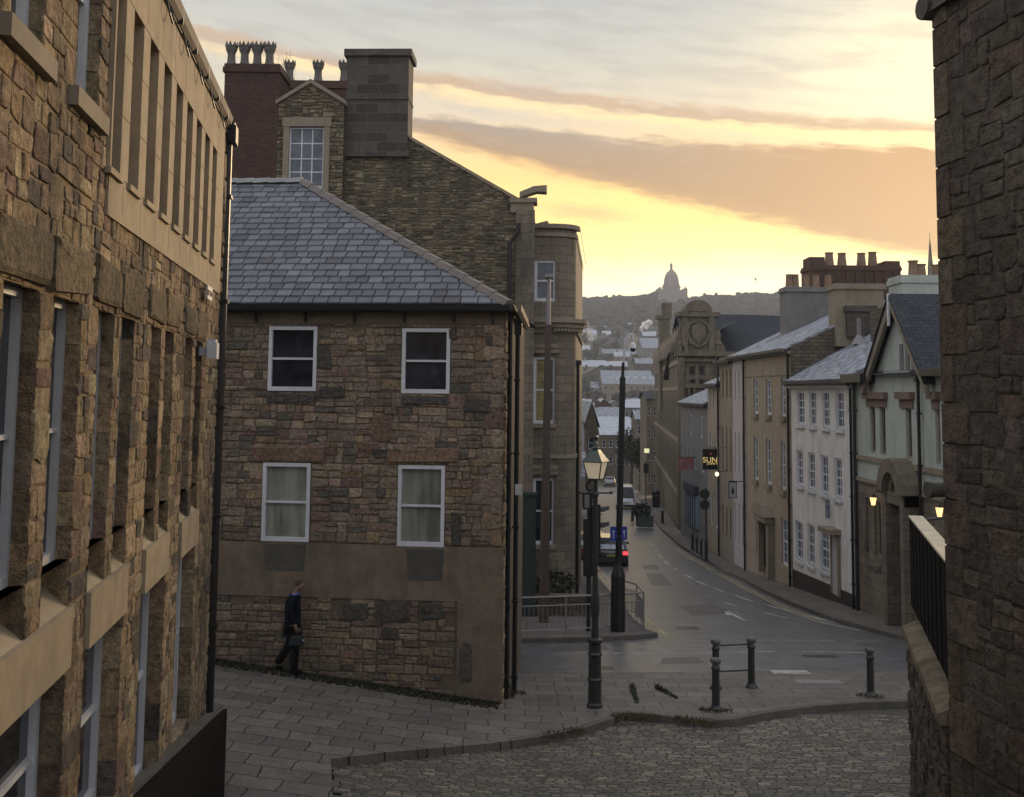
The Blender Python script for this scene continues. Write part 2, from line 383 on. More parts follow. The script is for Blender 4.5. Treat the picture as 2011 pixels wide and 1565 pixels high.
M['kerb'] = m_plain('worn stone kerb', (.095, .085, .074), .85, var=.3, nscale=3, stain=(.03, .03, .02), st=.6, bs=.6)
M['sett'] = m_stone('stone setts', tint=(.92, .9, .87), sooty=.3, nscale=30, moss=.3, rough=.5, bs=.35, dist=.01, gr=.8)
M['sett_gap'] = m_plain('mossy joints', (.06, .055, .042), .95, var=.4, nscale=9)
M['paint_line'] = m_plain('worn white road paint', (.4, .38, .35), .8, var=.35, nscale=6, stain=(.09, .08, .08), st=.8)
M['yellow_line'] = m_plain('worn yellow road paint', (.4, .34, .18), .8, var=.3, nscale=5, stain=(.1, .09, .07), st=.7)
M['earth'] = m_plain('rough ground', (.05, .055, .03), .95, var=.4, nscale=.05, bs=.2)
M['moss'] = m_plain('dark moss', (.028, .028, .018), .9, var=.5, nscale=3, bs=0)
M['leaf'] = m_plain('dark leaves', (.03, .035, .017), .8, var=.5, nscale=3, bs=0)
M['leaf_dry'] = m_plain('dry weeds', (.075, .062, .03), .8, var=.5, nscale=8, bs=0)
M['wood_far'] = m_plain('bare winter woodland', (.035, .032, .024), .95, var=.6, nscale=.06, bs=0)
M['dark_opening'] = m_plain('dark unlit opening', (.022, .02, .018), .6, var=.4)
M['civic'] = m_plain('brown weathered civic stone', (.15, .125, .09), .95, var=.3, nscale=2.5, stain=(.055, .05, .04), st=.7)
M['bark'] = m_plain('bark', (.05, .04, .03), .9)
def sash(parent, F, r, h=-.12, fw=.07, glass='glass', paint='white', bars=(1, 1), meet=.5, sillh=.0, depth=.05, blind=None, bt=.018):
    """a window in the wall opening r: frame (child of the building) with a pane below it"""
    a, b, p, q = r; mb = MB()
    for x0, x1, y0, y1 in ((a, a + fw, p, q), (b - fw, b, p, q), (a + fw, b - fw, q - fw, q), (a + fw, b - fw, p, p + fw * 1.2)): fbox(mb, F, x0, x1, y0, y1, h - .02, h + depth)
    mz = p + (q - p) * meet
    if meet > 0: fbox(mb, F, a + fw, b - fw, mz - fw * .3, mz + fw * .3, h - .015, h + depth * .7)
    nx, ny = bars
    for i in range(1, nx):
        x = a + fw + (b - a - 2 * fw) * i / nx; fbox(mb, F, x - bt, x + bt, p + fw, q - fw, h - .008, h + depth * .45)
    for j in range(1, ny):
        z = p + fw + (q - p - 2 * fw) * j / ny
        if abs(z - mz) > .05: fbox(mb, F, a + fw, b - fw, z - bt, z + bt, h - .006, h + depth * .4)
    w = mb.build('window', M[paint], parent)
    mb = MB(); mb.face([F.pt(x, z, h) for x, z in ((a + .01, p + .01), (b - .01, p + .01), (b - .01, q - .01), (a + .01, q - .01))], uv=[(0, 0), (1, 0), (1, 1), (0, 1)])
    mb.build('pane', M[glass], w)
    if blind:
        mb = MB(); a0, b0, p0, q0 = blind
        n = int((q0 - p0) / .045)
        for i in range(n): fbox(mb, F, a0, b0, p0 + i * .045, p0 + i * .045 + .034, h + .003, h + .012)
        mb.build('blind', M['blind'], w)
    return w
def pipe(parent, F, s, z0, z1, h=.08, r=.05, name='downpipe', mat='black', hopper=True, brk=1.5):
    mb = MB(); mb.tube([F.pt(s, z0, h), F.pt(s, z1, h)], r, 10)
    z = z0 + .3
    while z < z1: fbox(mb, F, s - r * 1.6, s + r * 1.6, z, z + .05, h - r - .02, h + r * 1.25); z += brk
    if hopper: fbox(mb, F, s - r * 2, s + r * 2, z1 - .05, z1 + .2, h - r * 1.4, h + r * 1.8)
    return mb.build(name, M[mat], parent)
PAL_WARM = [(5, (.38, .285, .18)), (4, (.3, .225, .15)), (3, (.42, .33, .22)), (1.2, (.25, .17, .13)), (1.8, (.14, .12, .1)), (1, (.33, .24, .15))]
PAL_HOUSE = [(5, (.24, .195, .165)), (4, (.205, .165, .145)), (3, (.28, .225, .18)), (1.5, (.2, .14, .125)), (1.0, (.12, .115, .108)), (1.2, (.24, .18, .12))]
PAL_GABLE = [(5, (.26, .22, .15)), (4, (.2, .17, .12)), (3, (.3, .26, .18)), (3, (.12, .105, .08))]
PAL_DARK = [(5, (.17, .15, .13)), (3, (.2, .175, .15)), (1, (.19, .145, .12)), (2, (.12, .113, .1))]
PAL_QUOIN = [(5, (.22, .185, .15)), (3, (.24, .185, .14)), (2, (.2, .165, .14))]

# ================================================================== left office building of stone with concrete panels
FL = Fr((-4.12, 15.0), (.146, -1), (1, .146))
LB = empty('office_building', (-4.3, 14, -5), 'long rubble stone office building with buff concrete panel strip and deep narrow windows', 'building')
SL1 = 14.6; ZE = 3.85
slots = [(.98 + .715 * k, 1.4 + .715 * k, 1.66, 3.14) for k in range(9)]
uppers = [(7.42, 8.05, 1.98, 3.6), (8.82, 9.45, 1.98, 3.6), (10.3, 10.95, 1.98, 3.6)]
mids = []; lows = []
for a, b in ((1.6, 2.92), (3.72, 5.0), (5.8, 7.1), (7.62, 9.3), (9.9, 11.2), (12, 13.3)):
    w = .4 if b - a < 1.5 else .43
    w = (b - a) * .40
    mids += [(a, a + w, -1.18, .58), (b - w, b, -1.18, .58)]; lows.append((a, b, -4.0 if a < 3 else (-3.9 if a < 4 else -3.4 if a < 6 else -3.05), -1.9))
spans = [(h[0], h[1], -1.9, -1.5) for h in lows]
mb = MB()
rubble(mb, FL, 0, SL1, -5.9, 1.34, mids + [(l[0], l[1], l[2], -1.5) for l in lows] + [(a, b, -1.5, -1.18) for a, b, _, _ in mids], .3, .2, .014, PAL_WARM, reveal=.3, mc=(.27, .21, .14), g=.009)
rubble(mb, FL, 7.02, SL1, 1.34, ZE, uppers, .3, .2, .014, PAL_WARM, reveal=.32, mc=(.27, .21, .14), g=.009)
# large lintels over the paired windows, and the weathered sloping sills
for i in range(0, len(mids), 2):
    a = mids[i][0]; b = mids[i + 1][1]
    stone(mb, FL, a - .22, (a + b) / 2, .6, .98, .05, (.22, .17, .11)); stone(mb, FL, (a + b) / 2, b + .2, .6, .96, .045, (.17, .135, .09))
mb.build('stone_wall', [M['stone'], M['mortar']], LB)
for a, b, _, _ in mids:
    mb = MB(); mb.mesh_([FL.pt(a, -1.52, .03), FL.pt(b, -1.52, .03), FL.pt(b, -1.14, -.42), FL.pt(a, -1.14, -.42), FL.pt(a, -1.52, -.4), FL.pt(b, -1.52, -.4)], [(0, 1, 2, 3), (0, 4, 3), (1, 2, 5)]); mb.build('sloping_sill', M['concrete'], LB)
for a, b, z0, z1 in spans: mb = MB(); fbox(mb, FL, a - .004, b + .004, z0, z1 + .002, -.4, .045); mb.build('spandrel_panel', M['concrete'], LB)
mb = MB(); flat_wall(mb, FL, .22, 7.02, 1.36, ZE - .16, slots, .4, h=.03)
for k in range(0, 9):
    x = .832 + .715 * k
    for z in (1.66, 2.16, 2.66, 3.14): fbox(mb, FL, x - .145, x + .145, z - .005, z + .005, .0, .031, 1, (.16, .12, .08))
    for z0, z1 in ((1.37, 1.62), (3.2, 3.66)): fbox(mb, FL, x - .004, x + .004, z0, z1, .0, .031, 1, (.16, .12, .08))
fbox(mb, FL, .2, 7.03, 1.3, 1.362, -.02, .031); fbox(mb, FL, 7.0, 7.05, 1.3, ZE - .16, -.4, .029)
for a, b, z0, z1 in slots: fbox(mb, FL, a - .02, b + .02, z0 - .05, z0, -.35, .06)
mb.build('panel_strip', [M['concrete'], M['mortar']], LB)
mb = MB(); rubble(mb, FL, 0, .22, 1.34, ZE, [], .22, .3, .04, PAL_WARM); mb.build('quoin_strip', [M['stone'], M['mortar']], LB)
for i, r in enumerate(slots): sash(LB, FL, r, h=-.36, fw=.04, meet=0, paint='iron')
for i, r in enumerate(mids): sash(LB, FL, r, h=-.14, fw=.05, meet=.5, paint='white_dull')
for i, r in enumerate(lows): sash(LB, FL, r, h=-.19, fw=.075, meet=.5, paint='white')
for r in uppers:
    sash(LB, FL, r, h=-.13, fw=.08, meet=.5)
    mb = MB(); fbox(mb, FL, r[0] - .12, r[1] + .14, r[2] - .13, r[2], -.25, .07); mb.build('sill', M['buff'], LB)
mb = MB(); body(mb, FL, .02, SL1, -6, ZE - .01, -.45, 7)
fbox(mb, FL, .0, .05, -6, ZE - .02, -7, -.0)
mb.build('back_wall', M['rubble_far'], LB)
mb = MB()   # shallow roof, fascia and gutter with clips
mb.mesh_([FL.pt(-.05, ZE + .02, .1), FL.pt(SL1, ZE + .02, .1), FL.pt(SL1, ZE + 1.4, -3.5), FL.pt(-.05, ZE + 1.4, -3.5), FL.pt(SL1, ZE, -7), FL.pt(-.05, ZE, -7)], [(0, 1, 2, 3), (3, 2, 4, 5), (0, 3, 5)])
mb.build('roof', M['slate'], LB)
mb = MB(); fbox(mb, FL, -.04, SL1, ZE - .18, ZE + .02, -.05, .05)
pts = [(.05, .0), (.05, -.1), (.12, -.15), (.19, -.1), (.2, 0.02), (.185, .02), (.175, -.08), (.12, -.13), (.07, -.08), (.065, 0)]
mb.prism([(h, z) for h, z in pts], -.06, SL1, lambda h, z, t: FL.pt(t, ZE + z, h * .5))
g = mb.build('gutter', M['rust'], LB)
for k in range(9):
    mb = MB(); s = .7 + k * 1.05; mb.tube([FL.pt(s, ZE - .12, .05), FL.pt(s + .05, ZE - .3, .09), FL.pt(s + .16, ZE - .36, .1), FL.pt(s + .27, ZE - .3, .09), FL.pt(s + .3, ZE - .12, .05)], .011, 5); mb.build('cable_loop', M['black'], g)
for k in range(9): mb = MB(); fbox(mb, FL, .5 + k * .98, .53 + k * .98, ZE - .16, ZE + .0, .03, .1); mb.build('gutter_bracket', M['iron'], g)
pipe(LB, FL, -.13, -5.1, ZE - .3, .02, .075)
mb = MB(); fbox(mb, FL, -.22, .0, ZE - .34, ZE - .05, -.1, .13); mb.build('hopper', M['iron'], LB)
mb = MB(); fbox(mb, FL, 1.42, 1.86, 1.1, 1.27, .07, .09); sp = mb.build('street_sign', M['white_dull'], LB)
def text(parent, body, F, s, z, h, size, mat, name='lettering', flip=False, align='CENTER', ext=.004, bold=None):
    cu = bpy.data.curves.new(name, 'FONT'); cu.body = body; cu.size = size; cu.align_x = align; cu.align_y = 'CENTER'; cu.extrude = ext
    o = bpy.data.objects.new(name, cu); col.objects.link(o)
    X = Vector((F.d[0], F.d[1], 0)); Nn = Vector((F.n[0], F.n[1], 0))
    if X.cross(Vector((0, 0, 1))).dot(Nn) < 0: X = -X
    p = F.pt(s, z, h)
    mw = Matrix(((X.x, 0, Nn.x, p.x), (X.y, 0, Nn.y, p.y), (X.z, 1, Nn.z, p.z), (0, 0, 0, 1)))
    dg = bpy.context.evaluated_depsgraph_get(); me = bpy.data.meshes.new_from_object(o.evaluated_get(dg)); bpy.data.objects.remove(o)
    me.transform(mw); me.materials.clear(); me.materials.append(M[mat])
    o = bpy.data.objects.new(name, me); col.objects.link(o); o.parent = parent
    if parent.type == 'EMPTY': o.matrix_parent_inverse = Matrix.Translation(-parent.location)
    return o
def scribble(parent, F, s0, s1, z, h, size, mat, seed=1, name='lettering', slope=0.0):
    """worn lettering too faint to read: short separate strokes"""
    r_ = random.Random(seed); mb = MB(); s = s0
    while s < s1:
        w = size * r_.uniform(.3, .6); zz = z + slope * (s - s0)
        for _ in range(2):
            a = s + r_.uniform(0, w * .6); hh = size * r_.uniform(.3, .5); t = size * .08
            if r_.random() < .6: fbox(mb, F, a, a + t * 1.6, zz - hh, zz + hh, h, h + .006)
            else: q = zz + r_.uniform(-.4, .4) * size; fbox(mb, F, s, s + w * .8, q - t, q + t, h + .001, h + .007)
        s += w * 1.35
    return mb.build(name, M[mat], parent)
scribble(sp, FL, 1.46, 1.84, 1.18, .09, .07, 'black', 3)
# security floodlight on the office wall
t = empty('security_light', FL.pt(1.75, .42, .1), 'small white security light fixed high on the left stone wall beside the downpipe', 'light')
mb = MB(); fbox(mb, FL, 1.62, 1.86, .36, .56, .1, .22); fbox(mb, FL, 1.66, 1.82, .56, .6, .1, .2); mb.build('housing', M['white'], t)
mb = MB(); fbox(mb, FL, 1.7, 1.78, .4, .5, .0, .16); mb.build('bracket', M['white_dull'], t)

# black boarding and low wall in front of the office
LW = empty('light_well_parapet', (-3.6, 12, -5), 'dark boarded parapet along the foot of the left stone building', 'parapet')
wf_, wn_ = P(446, 1392, 13.45), P(262, 1572, 10.0)
FW = Fr((wf_.x, 13.45), (wn_.x - wf_.x, -3.45), (3.45, wn_.x - wf_.x)); sW = math.hypot(wn_.x - wf_.x, 3.45); tz_ = lambda s: wf_.z + (wn_.z - wf_.z) * s / sW
mb = MB()
vs = [FW.pt(0, -5.7, 0), FW.pt(8, -5.7, 0), FW.pt(8, tz_(8), 0), FW.pt(0, tz_(0), 0)]
mb.mesh_(vs + [v + Vector((-.05, 0, 0)) for v in vs], [(0, 1, 2, 3), (7, 6, 5, 4), (0, 3, 7, 4), (3, 2, 6, 7)]); mb.build('board', M['black_board'], LW)
mb = MB()
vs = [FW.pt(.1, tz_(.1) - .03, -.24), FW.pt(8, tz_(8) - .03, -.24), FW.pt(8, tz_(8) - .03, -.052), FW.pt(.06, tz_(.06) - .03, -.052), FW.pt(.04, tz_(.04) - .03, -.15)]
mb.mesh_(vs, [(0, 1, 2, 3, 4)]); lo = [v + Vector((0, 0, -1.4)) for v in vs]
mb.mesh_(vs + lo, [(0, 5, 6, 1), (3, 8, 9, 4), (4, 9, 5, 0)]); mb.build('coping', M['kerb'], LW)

# ================================================================== stone house with hipped slate roof
FH = Fr((-.14, 21.0), (-1, .1), (-.1, -1))
SH = empty('stone_house', (-3, 23, -6), 'two storey brown rubble stone house with frosted hipped slate roof and four white sash windows', 'house')
W4 = [FH.rect(530, 641, 621, 768), FH.rect(791, 645, 883, 773), FH.rect(518, 908, 607, 1064), FH.rect(783, 913, 872, 1074)]
zt = FH.px(700, 600)[1]; HW = 7.6
def hz(x, y): return FH.px(x, y)[1]
zb1 = hz(700, 1068); zb2 = hz(700, 1175); zf = hz(700, 636)
base = lambda s: gz(*FH.pt(s, 0, .1)[:2])
mb = MB()
rubble(mb, FH, 0, HW, zb1, zf, [w for w in W4 if True], .36, .19, .022, PAL_HOUSE, reveal=.1, mc=(.17, .14, .11), g=.008)
# rubble plinth, upper edge uneven, ground rising to the left
for (a, b, p, q) in ((1.9, 4.4, zb2 - .02, zb2 + .0), ):
    pass
cells = []
guillotine((.9, HW, -6.6, zb2), .38, .18, cells)
for (a, b, p, q) in cells:
    if not ((a < 1.3 or q > zb2 - .12) and rnd.random() < .4): stone(mb, FH, a, b, p, q, U(.012, .03), tuple(x * .85 for x in pick(PAL_HOUSE)))
mb.face([FH.pt(.0, -6.6), FH.pt(HW, -6.6), FH.pt(HW, zb2), FH.pt(.0, zb2)], c=(.15, .12, .09), m=1)
# lintels, sills and odd quoins
for i, w in enumerate(W4):
    if i > 1: stone(mb, FH, w[0] - .3, w[1] + .25, w[3] + .02, w[3] + .34, .055, (.2, .14, .11))
    else: stone(mb, FH, w[0] - .02, w[1] + .02, w[2] - .24, w[2] - .03, .05, (.09, .085, .085))
z = zb1 + .02; k = 0
while z < zf - .1:
    q = z + U(.25, .38); L = .42 if k % 2 else .25; k += 1
    stone(mb, FH, .0, L, z, min(q, zf), .034, pick(PAL_HOUSE)); z = q
for x, y, w_, h_ in ((636, 700, 34, 52), (650, 772, 56, 26), (760, 890, 60, 20), (888, 655, 20, 26), (1000 - 62, 797, 50, 34), (895, 1040, 24, 66), (915, 1300, 30, 78), (750, 840, 44, 50), (725, 875, 50, 18), (700, 1200, 60, 40), (770, 1198, 70, 46), (850, 1200, 50, 34)):
    s, zc = FH.px(x, y); stone(mb, FH, s - w_ * .005, s + w_ * .005, zc - h_ * .005, zc + h_ * .005, .042, (.19, .125, .105) if 700 < x < 755 and y > 800 and y < 900 else (.085, .08, .075))
mb.build('stone_wall', [M['stone_house'], M['mortar']], SH)
mb = MB(); flat_wall(mb, FH, 0, HW, zf, zt - .02, [], h=.035); mb.build('eaves_band', M['render'], SH)
mb = MB(); flat_wall(mb, FH, .0, HW, zb2, zb1, [], h=.03); flat_wall(mb, FH, 0, .85, -6.6, zb2, [], h=.032)
mb.box(FH.pt(.0, (zb1 - 6.6) / 2, 0), (.06, .06, zb1 + 6.6), 0)
mb.build('rendered_band', M['render'], SH)
dmat = m_plain('damp dark render', (.075, .07, .062), .9, var=.35, nscale=4)
for x, y0, y1, w_ in ((560, 1068, 1120, 44), (835, 1078, 1140, 38)):
    s, za = FH.px(x, y0); _, zc = FH.px(x, y1)
    mb = MB(); mb.face([FH.pt(s - w_ * .01, za, .034), FH.pt(s + w_ * .01, za, .034), FH.pt(s + w_ * .0085, zc, .034), FH.pt(s - w_ * .009, zc, .034)]); mb.build('damp_patch', dmat, SH)
for i, w in enumerate(W4):
    sash(SH, FH, w, h=-.03, fw=.07, glass='glass' if i < 2 else 'curtain', meet=.5 if i < 2 else .5, depth=.07)
DH = 4.6
FS = Fr((-.13, 21.0), (.045, 1), (1, -.045))
mb = MB(); rubble(mb, FS, 0, DH, -7.0, zt - .05, [], .34, .2, .035, PAL_WARM, g=.012)
body(mb, FH, .02, HW, -7, zt - .04, -.14, DH + .1, m=1)
mb.build('side_wall', [M['stone'], M['mortar']], SH)
# roof: hipped at the right end, every slate its own plate
EO = .22
e0 = FH.pt(-.1, zt, EO); RD = 3.55; zr = zt + 3.08
ridge0 = P(592, 358, FH.pt(4.2, 0, -RD).y); zr = ridge0.z; sr = (ridge0 - FH.pt(0, zr, -RD)).dot(Vector((FH.d[0], FH.d[1], 0)))
def rp(s, v, lift=0.0):   # s along, v 0..1 up the slope
    return FH.pt(s, zt + (zr - zt) * v + lift, EO - (EO + RD) * v)
def clip(poly, fa):
    out = []
    for i in range(len(poly)):
        p, q = poly[i], poly[(i + 1) % len(poly)]; a, b = fa(p), fa(q)
        if a >= 0: out.append(p)
        if (a >= 0) != (b >= 0): t = a / (a - b); out.append((p[0] + (q[0] - p[0]) * t, p[1] + (q[1] - p[1]) * t))
    return out
mb = MB(); NR = 21; SL = HW + 1.2
hip = lambda p: p[0] - (-.1 + (sr + .1) * p[1])
for r_ in range(NR):
    v0 = r_ / NR; v1 = (r_ + 1.35) / NR; s = -.4 - U(0, .3)
    while s < SL:
        w = U(.24, .36); quad = clip([(s + .011, v0 - .004 * U(0, 1)), (s + w - .011, v0 - .004 * U(0, 1)), (s + w - .011, min(v1, 1)), (s + .011, min(v1, 1))], hip)
        if len(quad) > 2:
            fr = U(.5, .76); c0 = (.06 + .22 * fr * fr, .065 + .225 * fr * fr, .08 + .25 * fr * fr)
            if rnd.random() < .08: c0 = (.1, .1, .11)
            n = len(quad); up = [rp(a, b, .055 - .036 * (b - v0) * NR + .01 * U(0, 1)) for a, b in quad]; dn = [p - Vector((0, 0, .03)) for p in up]
            mb.mesh_(up + dn, [tuple(range(n))] + [(i, (i + 1) % n, n + (i + 1) % n, n + i) for i in range(n)], c0)
        s += w
poly = [rp(-.1, 0, -.01), rp(SL, 0, -.01), rp(SL, 1, -.01), rp(sr, 1, -.01)]
mb.face(poly, c=(.04, .04, .045))
bk = [FH.pt(-.1, zt, -2 * RD - EO), FH.pt(SL, zt, -2 * RD - EO)]
mb.face([rp(-.1, 0, -.01), rp(sr, 1, -.01), bk[0]], c=(.12, .13, .15)); mb.face([bk[0], bk[1], rp(SL, 1, -.01), rp(sr, 1, -.01)], c=(.12, .13, .15))
rf = mb.build('roof', M['slate_unit'], SH)
mb = MB()
for (A, B, n) in ((rp(-.1, 0, .02), rp(sr, 1, .04), 17), (rp(sr, 1, .05), rp(SL, 1, .05), 9)):
    for i in range(n):
        a = A.lerp(B, i / n); b = A.lerp(B, (i + 1.0) / n); d = (b - a).normalized(); sd = d.cross(Vector((0, 0, 1))).normalized(); upv = sd.cross(d).normalized()
        l0, l1 = .035, .015
        w = .13
        vs = []
        for p, l in ((a, l0), (b, l1)): vs += [p + sd * w - upv * .07 + upv * l, p + sd * w * .5 + upv * (.05 + l), p - sd * w * .5 + upv * (.05 + l), p - sd * w - upv * .07 + upv * l]
        mb.mesh_(vs, [(0, 1, 5, 4), (1, 2, 6, 5), (2, 3, 7, 6), (0, 3, 2, 1), (4, 5, 6, 7)], (.19, .165, .15) if n == 17 else (.3, .3, .31))
mb.build('ridge_tiles', M['slate_unit'], rf)
mb = MB(); mb.prism([(h, z) for h, z in pts], -.14, SL, lambda h, z, t: FH.pt(t, zt - .02 + z * .9, h + .14)); fbox(mb, FH, -.12, SL, zt - .08, zt + .0, .0, .17)
for x in (505, 602, 699, 796, 893, 968):
    s = FH.px(x, 610)[0]; fbox(mb, FH, s - .02, s + .02, zt - .34, zt - .05, .03, .12)
mb.build('gutter', M['black'], SH)
FS2 = Fr((-.03, 20.8), (.045, 1), (1, -.045))
mb = MB(); mb.prism([(h, z) for h, z in pts], -.05, DH + 1.2, lambda h, z, t: FS2.pt(t, zt + z, h + .02)); fbox(mb, FS2, 0, DH + 1.2, zt - .1, zt + .03, -.1, .06); mb.build('side_gutter', M['rust'], SH)
pipe(SH, FS, .5, -6.05, zt - .15, .08, .05)
pipe(SH, FS, 1.3, -6.1, zt - .45, .2, .05)
mb = MB(); mb.box((.17, 21.5, -1.95), (.14, .1, .2)); mb.build('white_vent', M['white_dull'], SH)

# ================================================================== tall gabled building behind, with its stacks, dormer and bay
YG = 36.0
FG = Fr((.9, YG), (-1, .04), (-.04, -1))
TB = empty('gabled_building', (-4, 40, -7), 'tall gabled building of dark coursed stone behind the house, rounded bay at its right', 'building')
def gp(x, y, h=0.0): return FG.px(x, y, h)
k1 = gp(802, 268); k2 = gp(1030, 398); k0 = gp(545, 250); kd = gp(680, 290)
slope = (k1[1] - k2[1]) / (k1[0] - k2[0])
sl_ = gp(690, 290)[0]; zl_ = gp(740, 285)[1]
topf = lambda s: k2[1] + slope * (s - k2[0]) if s < k1[0] else (zl_ if s < sl_ else gp(600, 300)[1])
mb = MB(); gr = gp(1048, 500)[0]; gl = gp(437, 400)[0]
rubble(mb, FG, gr, gl + 2.5, -4, k1[1] + .4, [], .3, .115, .03, PAL_GABLE, rich=False, topf=topf, g=.012)
zc = -8; tz = topf(sl_ + .1)
Q = [(gr, zc), (gl + 2.5, zc), (gl + 2.5, tz - .1), (sl_, tz - .1), (sl_, zl_ - .05), (k1[0], k1[1] - .05), (gr, topf(gr) - .05)]
mb.face([FG.pt(a, b) for a, b in Q], c=(.15, .13, .1), m=1)
mb.mesh_([FG.pt(a, b, -.02) for a, b in Q] + [FG.pt(a, b, -9) for a, b in Q], [(i, (i + 1) % 7, 7 + (i + 1) % 7, 7 + i) for i in range(7)], (.12, .11, .09), 1)
mb.build('gable_wall', [M['stone_gable'], M['mortar']], TB)
mb = MB()   # coping along the gable slope
a0 = FG.pt(k1[0] - .02, topf(k1[0] - .02) - .06); b0 = FG.pt(k2[0] - .1, topf(k2[0] - .1) - .06)
off = Vector((FG.n[0], FG.n[1], 0))
mb.mesh_([a0 + off * .08, b0 + off * .08, b0 + off * .08 + Vector((0, 0, .1)), a0 + off * .08 + Vector((0, 0, .1))] + [p - off * .5 for p in (a0, b0)] + [b0 - off * .5 + Vector((0, 0, .1)), a0 - off * .5 + Vector((0, 0, .1))],
         [(0, 1, 2, 3), (3, 2, 6, 7), (1, 5, 6, 2), (0, 3, 7, 4)]); mb.build('coping', M['buff'], TB)
mb = MB()   # kneeler block with its scroll at the foot of the gable and second corbel
s0, z0 = gp(1048, 398); fbox(mb, FG, s0, s0 + .78, z0 - .35, z0 + .0, -.5, .12); fbox(mb, FG, s0 - .12, s0 + .82, z0 - .02, z0 + .14, -.6, .2)
mb.build('kneeler', M['buff'], TB)
mb = MB(); s0, z0 = gp(1045, 385); mb.prism([(-.42, -.08), (.15, .12), (.5, .1), (.5, .34), (.05, .3), (-.42, .1)], -.3, .25, lambda a, b, t: FG.pt(s0 - a * -1 * -1, z0 + b, t))
mb.build('scroll_stone', M['buff'], TB)
mb = MB(); s0, z0 = gp(1062, 436); mb.prism([(-.25, -.1), (.0, .02), (.3, .08), (.22, .26), (-.1, .18), (-.25, .05)], -1.8, -1.3, lambda a, b, t: FG.pt(s0 - a, z0 + b, t))
mb.build('scroll_stone', M['buff'], TB)
mb = MB(); sA, zA = gp(1012, 600); sB, _ = gp(1046, 600); fbox(mb, FG, sB - .05, sA, -7.5, gp(1030, 402)[1] - .2, -.1, .14); mb.build('corner_pilaster', M['ashlar'], TB)
# downpipe on the gable with swan neck
mb = MB(); q = [gp(1019, 438, .3), gp(1017, 455, .3), gp(1001, 478, .3), gp(999, 600, .3)]
mb.tube([FG.pt(a, b, .3) for a, b in q] + [FG.pt(q[-1][0], -7, .3)], .07, 8); mb.build('downpipe', M['black'], TB)
# main stack of dark ashlar
sa, sb = gp(803, 200)[0], gp(682, 200)[0]; zl, zh = gp(740, 290)[1], gp(740, 100)[1]
mb = MB(); fbox(mb, FG, sa, sb, zl - .1, zh - .2, -1.0, .16)
fbox(mb, FG, sa - .06, sb + .14, zl - .35, zl, -1.1, .22); fbox(mb, FG, sa - .02, sb + .03, gp(740, 195)[1] - .05, gp(740, 195)[1] + .05, -1.03, .2)
fbox(mb, FG, sa - .1, sb + .1, zh - .24, zh, -1.1, .26); ck = mb.build('chimney', M['ashlar_dark'], TB)
def crown_pot(mb, x, y, z0, z1, r):
    H = z1 - z0
    mb.lathe([(r * 1.25, 0), (r * 1.15, H * .12), (r * .86, H * .3), (r * .8, H * .52), (r * .95, H * .6), (r * 1.1, H * .64), (r * 1.22, H * .7), (r * 1.22, H * .8), (r * 1.0, H * .82)], (x, y, z0), 8)
    for k in range(8):
        a = k * math.pi / 4; c, s = math.cos(a), math.sin(a); tx, ty = -s, c
        p = Vector((x + c * r * 1.15, y + s * r * 1.15, z0 + H * .78)); t = Vector((tx, ty, 0)) * r * .46; o_ = Vector((c, s, 0)) * r * .12
        tip = p + Vector((c * r * .12, s * r * .12, H * .17))
        mb.mesh_([p - t + o_, p + t + o_, tip, p - t - o_, p + t - o_, tip - o_ * 1.5], [(0, 1, 2), (4, 3, 5), (0, 2, 5, 3), (1, 4, 5, 2)])
# red brick stack with four crown pots
YB = 34.8
def stack(x0, x1, ytop, ybot, Y, depth, mat, capm=None, name='brick_chimney', parent=None):
    a, b = P(x0, (ytop + ybot) / 2, Y), P(x1, (ytop + ybot) / 2, Y); zt_, zb_ = P((x0 + x1) / 2, ytop, Y).z, P((x0 + x1) / 2, ybot, Y).z
    F = Fr((a.x, Y), (1, 0), (0, -1)); mb = MB(); w = b.x - a.x
    fbox(mb, F, 0, w, zb_, zt_ - .3, -depth, 0); fbox(mb, F, -.06, w + .06, zt_ - .3, zt_ - .12, -depth - .06, .06); fbox(mb, F, -.02, w + .02, zt_ - .12, zt_, -depth - .02, .02)
    return mb.build(name, M[mat], parent), F, w, zt_
st, F_, w_, z_ = stack(437, 545, 125, 420, YG - .15, 1.6, 'brick', parent=TB)
for x in (455, 481, 506, 530):
    p = P(x, 100, YG + .6); mb = MB(); crown_pot(mb, p.x, p.y, z_, P(x, 80, YG + .6).z, .17); mb.build('chimney_pot', M['pot_grey'], st)
st, F_, w_, z_ = stack(547, 690, 158, 330, YG + 3.0, 1.2, 'brick_brown', parent=TB)
for x in (569, 625, 676):
    p = P(x, 140, YG + 3.6); mb = MB(); crown_pot(mb, p.x, p.y, z_, P(x, 116, YG + 3.6).z, .17); mb.build('chimney_pot', M['pot_grey'], st)
